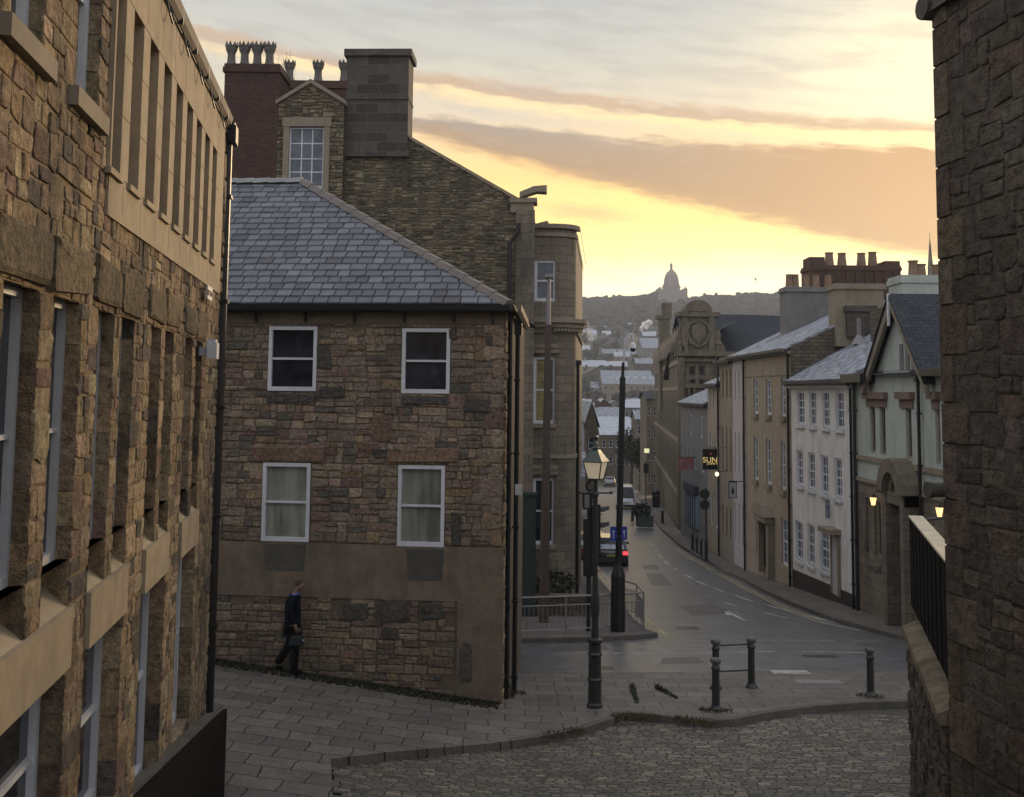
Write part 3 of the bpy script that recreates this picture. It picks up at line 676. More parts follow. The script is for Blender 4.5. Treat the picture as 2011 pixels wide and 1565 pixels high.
# dormer gable with barred window
FD = Fr((P(680, 300, YG + .0).x, YG - .22), (-1, .04), (-.04, -1))
dl, dr = FD.px(543, 300)[0], FD.px(674, 300)[0]; zap = FD.px(612, 165)[1]; zsh = FD.px(612, 203)[1]; sm = FD.px(610, 200)[0]
dw = FD.rect(569, 250, 634, 368)
tf = lambda s: zap - abs(s - sm) / (dl - sm) * (zap - zsh)
dt = FD.px(600, 231)[1]
mb = MB(); rubble(mb, FD, dr, dl, FD.px(600, 420)[1], zap, [(dw[0] - .18, dw[1] + .18, dw[2] - .2, dt)], .3, .16, .03, PAL_GABLE, rich=False, topf=tf, reveal=.02)
Qd = [(dr, -1), (dr, zsh), (sm, zap), (dl, zsh), (dl, -1)]
mb.mesh_([FD.pt(a, b, -.3) for a, b in Qd] + [FD.pt(a, b - .02, -3) for a, b in Qd], [(0, 1, 2, 3, 4)] + [(i, i + 1, 6 + i, 5 + i) for i in range(4)], (.1, .09, .07), 1)
for r in free_rects(dr, dl, FD.px(600, 420)[1], zsh, [(dw[0], dw[1], dw[2], dw[3])]): mb.face([FD.pt(r[0], r[2], -.01), FD.pt(r[1], r[2], -.01), FD.pt(r[1], r[3], -.01), FD.pt(r[0], r[3], -.01)], c=(.14, .12, .09), m=1)
mb.face([FD.pt(dr, zsh, -.01), FD.pt(sm, zap, -.01), FD.pt(dl, zsh, -.01)], c=(.14, .12, .09), m=1)
dm = mb.build('dormer', [M['stone_gable'], M['mortar']], TB)
mb = MB(); fbox(mb, FD, dw[0] - .2, dw[0], dw[2] - .3, dw[3] + .02, -.1, .06); fbox(mb, FD, dw[1], dw[1] + .2, dw[2] - .3, dw[3] + .02, -.1, .06); fbox(mb, FD, dw[0] - .24, dw[1] + .24, dw[3] + .02, dt, -.1, .08)
for sg, e in ((1, dl + .06), (-1, dr - .06)):
    A = FD.pt(e, zsh - .05, .1); B = FD.pt(sm, zap + .02, .1); uz = Vector((0, 0, .14)); o_ = off * .4
    mb.mesh_([A, B, B + uz, A + uz, A - o_, B - o_, B + uz - o_, A + uz - o_], [(0, 1, 2, 3), (3, 2, 6, 7), (0, 3, 7, 4)])
mb.build('dormer_surround', M['buff'], dm)
sash(TB, FD, dw, h=-.1, fw=.05, bars=(3, 4), meet=.48, glass='glass_blue')
# bay with rounded corner
YBY = 37.0
FB = Fr((P(1046, 600, YBY).x, YBY), (1, 0), (0, -1)); xr = P(1134, 600, YBY).x - FB.o[0]; R_ = .78
zg = -8.6; zco = P(1090, 632, YBY).z; zpar = P(1060, 447, YBY).z
bw = [FB.rect(1050, 510, 1092, 592), FB.rect(1048, 700, 1091, 832), FB.rect(1047, 938, 1089, 1070)]
mb = MB(); flat_wall(mb, FB, 0, xr - R_, zg, zpar, [(max(b[0], .04), b[1], b[2], b[3]) for b in bw], .2)
def quarter(mb, r, z0, z1, seg=10, x=None, y=None, c=(1, 1, 1), cap=False):
    cx = FB.o[0] + xr - R_; cy = YBY + R_; pv = None
    for k in range(seg + 1):
        a = -math.pi / 2 + math.pi / 2 * k / seg; p = (cx + r * math.cos(a), cy + r * math.sin(a))
        if pv:
            u0, u1 = (k - 1) * r * 1.57 / seg + xr - R_, k * r * 1.57 / seg + xr - R_
            mb.face([(*pv, z0), (*p, z0), (*p, z1), (*pv, z1)], uv=[(u0, z0), (u1, z0), (u1, z1), (u0, z1)])
            if cap: mb.face([(*pv, z1), (*p, z1), (cx, cy, z1)]); mb.face([(*pv, z0), (*p, z0), (cx, cy, z0)])
        pv = p
quarter(mb, R_, zg, zpar)
X1 = FB.o[0] + xr
mb.face([(X1, YBY + R_, zg), (X1 + .9, 48, zg), (X1 + .9, 48, zpar), (X1, YBY + R_, zpar)], uv=[(4, zg), (15, zg), (15, zpar), (4, zpar)])
mb.face([(FB.o[0], YBY, zpar - .02), (X1 - R_, YBY, zpar - .02), (X1, YBY + R_, zpar - .02), (X1 + .9, 48, zpar - .02), (FB.o[0] - 4, 48, zpar - .02)])
mb.face([(X1 + .9, 48, zg), (FB.o[0] - 4, 48, zg), (FB.o[0] - 4, 48, zpar), (X1 + .9, 48, zpar)])
mb.face([FB.pt(0, zg, -.3), FB.pt(xr - R_, zg, -.3), FB.pt(xr - R_, zpar, -.3), FB.pt(0, zpar, -.3)])
bay = mb.build('bay', M['ashlar'], TB)
mb = MB()
for z0, z1, e in ((zco - .38, zco - .2, .1), (zco - .2, zco - .04, .3), (zco - .04, zco + .1, .42), (zpar - .3, zpar - .16, .06), (zpar - .02, zpar + .13, .14), (P(1090, 900, YBY).z, P(1090, 892, YBY).z, .06)):
    fbox(mb, FB, -.05, xr - R_, z0, z1, -.2, e); quarter(mb, R_ + e, z0, z1, cap=True)
    mb.face([(X1 + e, YBY + R_, z1), (X1 + e + .9, 48, z1), (X1 + e + .9, 48, z0), (X1 + e, YBY + R_, z0)])
for i in range(14):
    a = -math.pi / 2 + math.pi / 2 * i / 13; mb.box((X1 - R_ + (R_ + .2) * math.cos(a), YBY + R_ + (R_ + .2) * math.sin(a), zco - .27), (.09, .09, .12), a)
for b in bw[1:]: fbox(mb, FB, b[0] - .12, b[1] + .1, b[3] + .12, b[3] + .3, 0, .13); fbox(mb, FB, b[0] - .06, b[1] + .05, b[2] - .14, b[2], -.02, .08); fbox(mb, FB, b[0] - .08, b[1] + .08, b[3] + .3, b[3] + .42, 0, .18)
mb.build('cornice', M['buff'], bay)
mb = MB(); fbox(mb, FB, -.1, xr - R_, zco + .1, zco + .105, -.1, .4); quarter(mb, R_ + .4, zco + .1, zco + .106, cap=True); mb.build('frosted_ledge', M['frost'], bay)
for i, b in enumerate(bw):
    sash(TB, FB, (max(b[0], .04), b[1], b[2], b[3]), h=-.12, fw=.1, glass='glass_blue' if i == 0 else 'glass', meet=.5, blind=(b[0] + .06, b[0] + .36, b[2] + .15, b[3] - .1) if i == 1 else None)
mb = MB(); mb.tube([(X1 + .1, YBY + R_ + .3, zg), (X1 + .1, YBY + R_ + .3, P(1138, 712, 38).z)], .06, 8); mb.box((X1 + .1, YBY + R_ + .3, P(1138, 712, 38).z), (.2, .2, .16)); mb.build('downpipe', M['black'], TB)
mb = MB()   # roof behind the parapet
zq = FG.px(802, 268)[1]
mb.face([FG.pt(k2[0], k2[1] - .1, -.4), FG.pt(k1[0], k1[1] - .1, -.4), FG.pt(k1[0], k1[1] - .1, -12), FG.pt(k2[0], k2[1] - .1, -12)], uv=[(0, 0), (0, 6), (12, 6), (12, 0)])
mb.face([FG.pt(k1[0], k1[1] - .1, -.4), FG.pt(gl + 2.5, zh - 4, -.4), FG.pt(gl + 2.5, zh - 4, -12), FG.pt(k1[0], k1[1] - .1, -12)], uv=[(0, 0), (0, 6), (12, 6), (12, 0)]); mb.build('roof', M['slate'], TB)
# small iron box and pale window block on the ground storey, left of the bay
t = empty('utility_cabinet', (.75, 34.2, -7), 'dark green metal cabinet against the gable wall beside the downpipes', 'cabinet')
mb = MB(); F2 = Fr((P(1022, 1000, 34.5).x, 34.5), (1, 0), (0, -1)); z1 = P(1030, 975, 34.5).z; fbox(mb, F2, 0, .5, -7.2, z1, -.5, 0); fbox(mb, F2, -.04, .54, z1, z1 + .1, -.54, .04); mb.build('cabinet_body', m_plain('dark green paint', (.02, .035, .028), .5), t)
mb = MB(); fbox(mb, F2, .05, .45, -7.0, z1 - .1, -.0, .02); mb.build('door', m_plain('green door paint', (.025, .04, .032), .5), t)

# ================================================================== dark building on the right
FR = Fr((4.44, 11.0), (.146, -1), (-1, -.146))
RB = empty('corner_building', (5, 9, -5), 'dark rubble stone wall of the building filling the right edge with dressed corner stones', 'building')
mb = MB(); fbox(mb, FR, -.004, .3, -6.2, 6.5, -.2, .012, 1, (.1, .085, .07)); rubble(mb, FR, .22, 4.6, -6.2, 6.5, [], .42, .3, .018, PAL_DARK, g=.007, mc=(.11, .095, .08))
z = -6.0; k = 0
while z < 6:
    q = z + U(.4, .58); L = (.5 if k % 2 else .26) * U(.85, 1.15); k += 1
    s0, s1 = .0, L; c = pick(PAL_QUOIN); i = .006
    A = [FR.pt(a, b, .0) for a, b in ((s0, z + i), (s1, z + i), (s1, q - i), (s0, q - i))]; B = [FR.pt(a, b, .034) for a, b in ((s0 + .0, z + 2 * i), (s1 - i, z + 2 * i), (s1 - i, q - 2 * i), (s0 + .0, q - 2 * i))]
    mb.mesh_(A + B, [(0, 1, 5, 4), (1, 2, 6, 5), (2, 3, 7, 6), (3, 0, 4, 7), (4, 5, 6, 7)], c); z = q
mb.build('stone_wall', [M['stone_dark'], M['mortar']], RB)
mb = MB(); body(mb, FR, .0, 9, -6.2, 6.45, -.01, 6); mb.build('back_wall', M['rubble_far'], RB)
mb = MB(); zz = FR.px(1840, 12)[1]
mb.tube([FR.pt(-.02, zz, .14), FR.pt(-.02, zz, -2)], .13, 10); fbox(mb, FR, .05, 4.6, zz - .07, zz + .3, -.1, .1); mb.build('eaves_moulding', M['ashlar_dark'], RB)
mb = MB(); s, zz = FR.px(1857, 962); mb.tube([FR.pt(s, zz, -.1), FR.pt(s, zz, .16)], .075, 12); mb.tube([FR.pt(s, zz, .16), FR.pt(s, zz, .2)], .085, 12); mb.build('stone_spout', M['ashlar_dark'], RB)
# boundary wall with coping running from its corner
M['coping'] = m_stone('mossy lit-toned coping stone', sooty=.3, nscale=9, bs=1.3, moss=.5)
PW = empty('boundary_wall', (5, 13, -4), 'low stone boundary wall with heavy mossy coping at the foot of the right corner building', 'wall')
Wn, Wf = P(1862, 1388, 11.06), P(1787, 1232, 15.2)
Wf.z = Wn.z = (Wn.z + Wf.z) / 2; dW = Vector((Wf.x - Wn.x, Wf.y - Wn.y)).normalized()
FP = Fr((Wn.x, Wn.y), dW, (-dW.y, dW.x)); LP = (Wf - Wn).length; zW = Wn.z
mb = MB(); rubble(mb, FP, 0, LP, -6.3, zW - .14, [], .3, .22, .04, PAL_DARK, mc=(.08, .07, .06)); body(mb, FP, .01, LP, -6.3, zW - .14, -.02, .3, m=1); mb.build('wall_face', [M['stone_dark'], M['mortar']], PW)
mb = MB(); a = 0
while a < LP:
    b = min(LP, a + U(.8, 1.2)); c = U(.8, 1.15)
    pl = [(.1, -.14), (.1, -.03), (-.06, .05), (-.24, .06), (-.36, -.02), (-.36, -.14)]
    mb.prism(pl, a + .006, b - .006, lambda h, z, t: FP.pt(t, zW + z + .004 * math.sin(7 * t), h), c=(.2 * c, .165 * c, .12 * c)); a = b  # stone colour lightened to stand in for light on the coping
mb.build('coping', M['coping'], PW)
BD = empty('boarded_screen', (5, 13, -3), 'tall black boarded screen with pale warm top standing on the right boundary wall', 'screen')
sn = FP.px(1856, 1090, -.18)[0]; sf = FP.px(1795, 1012, -.18)[0]; zB = FP.px(1820, 1045, -.18)[1]; sn = .06
mb = MB(); fbox(mb, FP, sn, sf, zW + .05, zB, -.2, -.12)
for k in range(12):
    s = sn + (sf - sn) * k / 11; fbox(mb, FP, s - .006, s + .006, zW + .05, zB, -.12, -.112)
mb.build('boards', M['black_board'], BD)
mb = MB(); fbox(mb, FP, sn, sf, zB, zB + .025, -.3, -.1); mb.build('top_rail', m_plain('pale timber rail', (.5, .44, .33), .7), BD)  # top rail in a pale warm colour
mb = MB(); p = FP.pt(sf - .05, zB - .05, -.15); mb.tube([p, p + Vector((.9, .4, .03))], .02, 6); mb.build('stay', M['iron'], BD)
# ================================================================== right side of the street
FX = 12.0
FRow = Fr((FX, 0.0), (0, 1), (-1, 0))
def rowx(px, y=900): return FRow.px(px, y)[0]
def rz(x, y): return FRow.px(x, y)[1]
def house(name, label, y0, y1, ze, mat, depth=9, zr=None, roof='slate_frost', wins=(), winkw=None, cat='building', wallmat2=None, ridge_h=4.5, eave=.25, back='grey_render'):
    zb = min(gz(FX, y0), gz(FX, y1)) - .6
    B = empty(name, (FX + 1, (y0 + y1) / 2, zb + .6), label, cat)
    mb = MB(); flat_wall(mb, FRow, y0 + .004, y1 - .004, zb, ze, list(wins), .16); mb.build('front_wall', M[mat], B)
    zr = zr if zr is not None else ze + 2.3
    mb = MB()
    for yy in (y0 + .004, y1 - .004):
        q = [(FX + .0, zb), (FX + 2 * ridge_h, zb), (FX + 2 * ridge_h, ze), (FX + ridge_h, zr), (FX, ze)]
        mb.face([(x, yy, z) for x, z in q], uv=q)
    mb.face([(FX + 2 * ridge_h, y0, zb), (FX + 2 * ridge_h, y1, zb), (FX + 2 * ridge_h, y1, ze), (FX + 2 * ridge_h, y0, ze)], uv=[(y0, zb), (y1, zb), (y1, ze), (y0, ze)])
    mb.face([(FX + .3, y0 + .1, zb), (FX + .3, y1 - .1, zb), (FX + .3, y1 - .1, ze), (FX + .3, y0 + .1, ze)], uv=[(0, 0)] * 4)
    mb.build('side_wall', M[back], B)
    L = math.hypot(ridge_h + eave, zr - ze); dz = (zr - ze) / ridge_h * eave
    mb = MB(); t = .09
    for sx in (1, -1):
        x0 = FX - eave if sx == 1 else FX + 2 * ridge_h + eave; xr_ = FX + ridge_h
        q = [(x0, y0 - .0, ze - dz + t), (x0, y1, ze - dz + t), (xr_, y1, zr + t), (xr_, y0, zr + t)]
        mb.face(q, uv=[(y0, 0), (y1, 0), (y1, L), (y0, L)]); mb.face([(a, b, c - t) for a, b, c in q], uv=[(0, 0)] * 4)
        for i in (0, 1, 3): j = (i + 1) % 4; mb.face([q[i], q[j], (q[j][0], q[j][1], q[j][2] - t), (q[i][0], q[i][1], q[i][2] - t)], uv=[(0, 0)] * 4)
    mb.build('roof', M[roof], B)
    mb = MB(); mb.prism([(h, z) for h, z in pts], y0, y1, lambda h, z, t_: FRow.pt(t_, ze - dz + z + .03, h + eave - .05)); fbox(mb, FRow, y0 + .01, y1 - .01, ze - dz - .16, ze - dz, .0, eave); mb.build('gutter', M['iron'], B)
    for w in wins: sash(B, FRow, w, **(winkw or {}))
    return B, zb, ze
def R(*a): return FRow.rect(*a)
Y_g0, Y_gc, Y_ct, Y_tp, Y_ps, Y_sy, Y_ye = 28.6, rowx(1680), rowx(1555), rowx(1464), rowx(1440), rowx(1414), rowx(1390)

# --- cream stucco house
wt = [R(1565, 768, 1580, 838), R(1589, 768, 1603, 838), R(1614, 767, 1629.5, 839), R(1641, 766, 1658, 842)]
wm = [R(1564, 887, 1577.5, 962), R(1586, 888.5, 1601, 965), R(1611, 891, 1627, 970), R(1638, 894, 1654, 976)]
wl = [R(1562, 1020.5, 1577, 1104), R(1585, 1026, 1600, 1114), R(1610, 1034, 1628, 1125)]
door = R(1636, 1050, 1650, 1172)
def norm(ws):
    a = sum(w[2] for w in ws) / len(ws); b = sum(w[3] for w in ws) / len(ws); return [(w[0], w[1], a, b) for w in ws]
wt, wm = norm(wt), norm(wm)
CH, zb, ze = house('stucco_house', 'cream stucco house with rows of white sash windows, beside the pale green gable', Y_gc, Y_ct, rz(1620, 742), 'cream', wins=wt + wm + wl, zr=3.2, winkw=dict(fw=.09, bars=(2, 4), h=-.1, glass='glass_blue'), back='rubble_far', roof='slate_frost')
for w in wt + wm + wl: mb = MB(); fbox(mb, FRow, w[0] - .06, w[1] + .06, w[2] - .13, w[2], -.05, .1); mb.build('sill', M['white'], CH)
mb = MB(); fbox(mb, FRow, door[0], door[1], door[2], door[3], .0, .05); dd = mb.build('door', M['white_dull'], CH)
mb = MB(); fbox(mb, FRow, door[0] - .25, door[1] + .25, door[3] + .12, door[3] + .3, 0, .5); fbox(mb, FRow, door[0] - .12, door[0], door[2], door[3] + .12, 0, .09); fbox(mb, FRow, door[1], door[1] + .12, door[2], door[3] + .12, 0, .09); mb.build('door_hood', M['buff'], CH)
mb = MB(); mb.mesh_([FRow.pt(Y_gc, gz(FX, Y_gc) + .45, .02), FRow.pt(Y_ct, gz(FX, Y_ct) + .75, .02), FRow.pt(Y_ct, zb, .02), FRow.pt(Y_gc, zb, .02)], [(0, 1, 2, 3)]); mb.build('plinth', M['black'], CH)
mb = MB(); fbox(mb, FRow, Y_gc, Y_ct, ze - .38, ze - .2, 0, .16); mb.build('cornice', M['white'], CH)
def wall_stack(parent, y, x0, x1, ytop, ybot, depth, mat, name='chimney'):
    a, b = P(x0, ytop, y), P(x1, ytop, y); zb_ = P(x0, ybot, y).z
    F = Fr((a.x, y), (1, 0), (0, -1)); w = b.x - a.x; mb = MB()
    fbox(mb, F, 0, w, zb_, a.z - .25, -depth, 0); fbox(mb, F, -.09, w + .09, a.z - .25, a.z - .1, -depth - .09, .09); fbox(mb, F, -.05, w + .05, a.z - .1, a.z, -depth - .05, .05)
    return mb.build(name, M[mat], parent), F, w, a.z
wall_stack(CH, Y_ct - .3, 1641, 1735, 556, 680, 1.1, 'buff')
st, F_, w_, _ = wall_stack(CH, Y_ct - .5, 1663, 1720, 600, 660, .2, 'ashlar_dark', 'flue_face')
mb = MB(); p = P(1687, 660, Y_ct - 1.5); mb.tube([p, p + Vector((0, 0, .75))], .09, 8); mb.lathe([(.35, -.35), (.1, .05)], p, 8); mb.build('vent_pipe', M['galv'], CH)
# --- pale green gabled building with stone ground storey
gw = [R(1708, 799, 1720, 895), R(1727, 799, 1740, 896), R(1778, 801, 1791.5, 900), R(1836, 804, 1848, 906)]
a = sum(w[2] for w in gw) / 4; b = sum(w[3] for w in gw) / 4; gw = [(w[0], w[1], a, b) for w in gw]
lw = [R(1701, 978, 1713, 1092), R(1718, 981, 1733, 1098), R(1738, 985, 1751, 1102)]
a = sum(w[2] for w in lw) / 3; b = sum(w[3] for w in lw) / 3; lw = [(w[0], w[1], a, b) for w in lw]
zband = rz(1740, 952); zcord = rz(1750, 909)
zge = rz(1700, 738)
GB = empty('green_gabled_building', (FX + 1, 33, -7), 'pale green rendered building with steep front gable, stone ground storey and arched stone doorway', 'building')
zb = gz(FX, Y_gc) - 1
mb = MB(); flat_wall(mb, FRow, Y_g0, Y_gc, zband, zge, gw, .14)
gA = FRow.px(1765, 583); gL = FRow.px(1712, 735); gRt = FRow.px(1822, 722)
mb.build('upper_wall', M['green'], GB)
half = (gL[0] - gRt[0]) / 2; gm = (gL[0] + gRt[0]) / 2; gap = gA[1]; gm = gA[0]
trio = [R(1767, 676, 1775, 722), R(1778, 660, 1787, 722), R(1790, 676, 1799, 722)]
t0, t1 = min(w[2] for w in trio), 0
mb = MB(); g0, g1 = gm - half, gm + half
slp = (gap - zge) / half
def gtop(s): return gap - .25 - abs(s - gm) * slp
zs_ = [zge] + [zge + (gap - .3 - zge) * k / 6 for k in range(1, 7)]
mb.face([FRow.pt(g0 + .1, zge, .0), FRow.pt(g1 - .1, zge, .0), FRow.pt(gm, gap - .25, .0)])
fbox(mb, FRow, gm - half * .45, gm + half * .45, zge - .05, zge + .1, 0, .14)
gf = mb.build('gable', M['green'], GB)
for i, w in enumerate(trio):
    mb = MB(); fbox(mb, FRow, w[0], w[1], zge + .12, w[3], .005, .02)
    if i == 1:
        c_ = (w[0] + w[1]) / 2; r_ = (w[1] - w[0]) / 2
        mb.prism([(r_ * math.cos(k * math.pi / 6), r_ * math.sin(k * math.pi / 6)) for k in range(7)], .005, .02, lambda u, v, t: FRow.pt(c_ + u, w[3] + v, t))
    mb.build('blind_window', M['grey_render'], gf)
mb = MB()   # bargeboards
for sg in (-1, 1):
    A = FRow.pt(gm, gap + .05, .3); Bq = FRow.pt(gm + sg * (half + .35), zge - .35 * slp, .3); dn = Vector((0, 0, -.3)); bk_ = Vector((.12, 0, 0))
    mb.mesh_([A, Bq, Bq + dn, A + dn * 1.3, A + bk_, Bq + bk_, Bq + dn + bk_, A + dn * 1.3 + bk_], [(0, 1, 2, 3), (4, 5, 6, 7), (0, 1, 5, 4), (2, 3, 7, 6), (1, 2, 6, 5)], m=0)
mb.build('bargeboard', M['buff'], gf)
mb = MB(); fbox(mb, FRow, gm - .05, gm + .05, gap - .9, gap + .1, .3, .36); mb.build('finial', M['white'], gf)
mb = MB()
for sg in (-1, 1):
    A = (FX - .35, gm, gap + .1); A2 = (FX + 5, gm, gap + .1); E_ = gm + sg * (half + .35); z_ = zge - .35 * slp + .1
    mb.face([A, A2, (FX + 5, E_, z_), (FX - .35, E_, z_)], uv=[(0, 5), (5, 5), (5, 0), (0, 0)]); mb.face([(A[0], A[1], A[2] - .08), (A2[0], A2[1], A2[2] - .08), (FX + 5, E_, z_ - .08), (FX - .35, E_, z_ - .08)], uv=[(0, 0)] * 4)
mb.face([(FX - .25, Y_g0, zge), (FX - .25, Y_gc, zge), (FX + 4.5, Y_gc, zge + 2.4), (FX + 4.5, Y_g0, zge + 2.4)], uv=[(0, 0), (9, 0), (9, 5), (0, 5)])
mb.face([(FX + 9, Y_g0, zge), (FX + 9, Y_gc, zge), (FX + 4.5, Y_gc, zge + 2.4), (FX + 4.5, Y_g0, zge + 2.4)], uv=[(0, 0), (9, 0), (9, 5), (0, 5)])
mb.build('roof', M['slate'], GB)
mb = MB(); flat_wall(mb, FRow, Y_g0, Y_gc, zb, zband, lw, .2, h=.03); mb.build('stone_base', M['ashlar'], GB)
mb = MB()
for yy in (Y_g0 + .01, Y_gc - .01): mb.face([(FX, yy, zb), (FX + 9, yy, zb), (FX + 9, yy, zge), (FX + 4.5, yy, zge + 2.3), (FX, yy, zge)], uv=[(0, 0), (9, 0), (9, 8), (4, 10), (0, 8)])
mb.face([(FX + .35, Y_g0, zb), (FX + .35, Y_gc, zb), (FX + .35, Y_gc, zge), (FX + .35, Y_g0, zge)])
mb.build('side_wall', M['rubble_far'], GB)
mb = MB(); fbox(mb, FRow, Y_g0, Y_gc, zcord - .08, zcord + .08, 0, .08); fbox(mb, FRow, Y_g0, Y_gc, zband - .06, zband + .06, .03, .1); mb.build('string_course', M['buff'], GB)
mb = MB()
for (x0, y0_, x1, y1_) in ((1701, 776, 1744, 799), (1766, 776, 1797, 800), (1829, 776, 1848, 802)):
    mb = MB(); r = R(x0, y0_, x1, y1_); fbox(mb, FRow, r[0] + .1, r[1] - .1, b * 0 + gw[0][3], r[3] - .1, 0, .05); fbox(mb, FRow, r[0], r[1], r[3] - .12, r[3] + .1, 0, .16); mb.build('lintel', M['red_stone'], GB)
mb = MB(); fbox(mb, FRow, Y_g0, gm - half - .2, zge - .1, zge + .1, 0, .45); mb.build('gutter', M['iron'], GB); mb = MB(); fbox(mb, FRow, gm + half - .1, Y_gc, zge - .22, zge + .06, 0, .5); mb.build('gutter', M['iron'], GB)
for w in gw + lw: sash(GB, FRow, w, fw=.07, h=-.12, paint='buff', meet=0)
pipe(GB, FRow, rowx(1814), zb, zge - .2, .12, .05); pipe(GB, FRow, Y_gc - .25, zb, zge - .2, .1, .06, mat='iron'); pipe(CH, FRow, Y_gc + .15, zb, ze - .3, .1, .05)
# arched stone doorway
ar = R(1763, 925, 1811, 1203); ac = (ar[0] + ar[1]) / 2; aw = (ar[1] - ar[0]) / 2; zsp = rz(1785, 968); zgd = gz(FX, ac)
PR = mb = MB()
for sg in (-1, 1): fbox(mb, FRow, ac + sg * aw - .28 * (sg > 0), ac + sg * aw + .28 * (sg < 0), zgd - .5, zsp, .03, .5)
n = 10; ro, ri = aw + .12, aw * .62
for h0, h1, ro, ri in ((.03, .62, aw + .16, aw * .7), (.03, .4, aw * .72, aw * .45)):
    for k in range(n):
        a0, a1 = math.pi * k / n, math.pi * (k + 1) / n
        mb.prism([(ri * math.cos(a0), ri * math.sin(a0)), (ro * math.cos(a0), ro * math.sin(a0)), (ro * math.cos(a1), ro * math.sin(a1)), (ri * math.cos(a1), ri * math.sin(a1))], h0, h1, lambda u, v, t: FRow.pt(ac + u, zsp + v, t))
fbox(mb, FRow, ac - aw, ac + aw, zsp - .35, zsp, .03, .45); fbox(mb, FRow, ac - aw * .45, ac + aw * .45, zsp, zsp + aw * .4, .03, .2)
mb.build('doorway_surround', M['ashlar'], GB)
mb = MB(); fbox(mb, FRow, ac - aw + .3, ac + aw - .3, zgd, zsp - .4, .03, .08); mb.build('door', M['black'], GB)
sa_, sb_ = rowx(1749), rowx(1704); scribble(GB, FRow, sa_, sb_, rz(1749, 1122), .035, .32, 'iron', 5, slope=(rz(1704, 1114) - rz(1749, 1122)) / (sb_ - sa_))
def wall_lamp(px, py, where, e=9.0):
    s, z = FRow.px(px, py, .3); t = empty('wall_lamp', FRow.pt(s, z, .3), where, 'lamp', 'lit lanterns on the stone ground storey')
    mb = MB(); mb.tube([FRow.pt(s, z + .3, .03), FRow.pt(s, z + .34, .2), FRow.pt(s, z + .2, .3)], .02, 6); mb.lathe([(.13, .12), (.02, .24)], FRow.pt(s, z, .3), 6); mb.lathe([(.05, -.16), (.06, -.13)], FRow.pt(s, z, .3), 6); mb.build('bracket', M['iron'], t)
    mb = MB(); mb.lathe([(.06, -.13), (.11, .12)], FRow.pt(s, z, .3), 6); mb.build('lantern_glass', M['lamp_glow'], t)
M['lamp_glow'] = m_emit('warm lit lamp', (1.0, .6, .25), 1.3)
wall_lamp(1715, 984, 'small lit amber lantern on the stone wall above the three-light window of the green building')
wall_lamp(1845, 1005, 'small lit amber lantern beyond the arched doorway, beside the black boarded screen')
# --- tan house
tt = norm([R(1479.6, 745.5, 1489, 813.6), R(1504, 744, 1514.5, 815), R(1533, 743, 1543, 817)]); tm = norm([R(1480, 857, 1489, 946.6), R(1504, 860, 1514.5, 953), R(1533, 864, 1543, 960)])
tl = [R(1484, 996, 1490.5, 1089), R(1534, 1015, 1548, 1115)]
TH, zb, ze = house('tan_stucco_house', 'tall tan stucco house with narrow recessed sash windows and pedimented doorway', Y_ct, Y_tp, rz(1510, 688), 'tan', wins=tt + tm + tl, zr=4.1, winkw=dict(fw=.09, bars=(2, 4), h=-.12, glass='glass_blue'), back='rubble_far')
for w in tt + tm: mb = MB(); fbox(mb, FRow, w[0] - .1, w[1] + .1, w[2] - .2, w[2], -.05, .14); mb.build('sill', M['buff'], TH)
dr_ = R(1499, 1018, 1520, 1122); c_ = (dr_[0] + dr_[1]) / 2; hw = (dr_[1] - dr_[0]) / 2
mb = MB(); fbox(mb, FRow, dr_[0] + .25, dr_[1] - .25, dr_[2], dr_[3], .0, .05); mb.build('door', M['black'], TH)
mb = MB(); fbox(mb, FRow, dr_[0] - .1, dr_[0] + .25, dr_[2] - .3, dr_[3], 0, .3); fbox(mb, FRow, dr_[1] - .25, dr_[1] + .1, dr_[2] - .3, dr_[3], 0, .3); fbox(mb, FRow, dr_[0] - .2, dr_[1] + .2, dr_[3], dr_[3] + .3, 0, .45)
mb.prism([(-hw - .3, .3), (hw + .3, .3), (hw * .6, .75), (0, .9), (-hw * .6, .75)], 0, .55, lambda u, v, t: FRow.pt(c_ + u, dr_[3] + v, t)); mb.build('door_surround', M['buff'], TH)
mb = MB(); fbox(mb, FRow, Y_ct, Y_tp, ze - .3, ze - .15, 0, .12); fbox(mb, FRow, Y_ct, Y_tp, ze - 1.2, ze - 1.14, 0, .03); mb.build('cornice', M['buff'], TH)
pipe(TH, FRow, Y_ct + .15, zb, ze - .3, .1, .055); pipe(TH, FRow, Y_tp - .1, zb, ze - .3, .1, .055)
# rendered side stack at its far end and the small pots
a, b = P(1541, 565, Y_tp), P(1645, 565, Y_tp)
st, F_, w_, zt2 = wall_stack(TH, Y_tp - .4, 1543, 1648, 563, 705, 1.2, 'grey_render')
for x in (1550, 1562, 1582, 1602, 1626): p = P(x, 563, Y_tp + .2); mb = MB(); mb.lathe([(.24, 0), (.2, .1), (.17, .65), (.2, .7)], (p.x, p.y, zt2), 8); mb.build('chimney_pot', M['pot'], st)
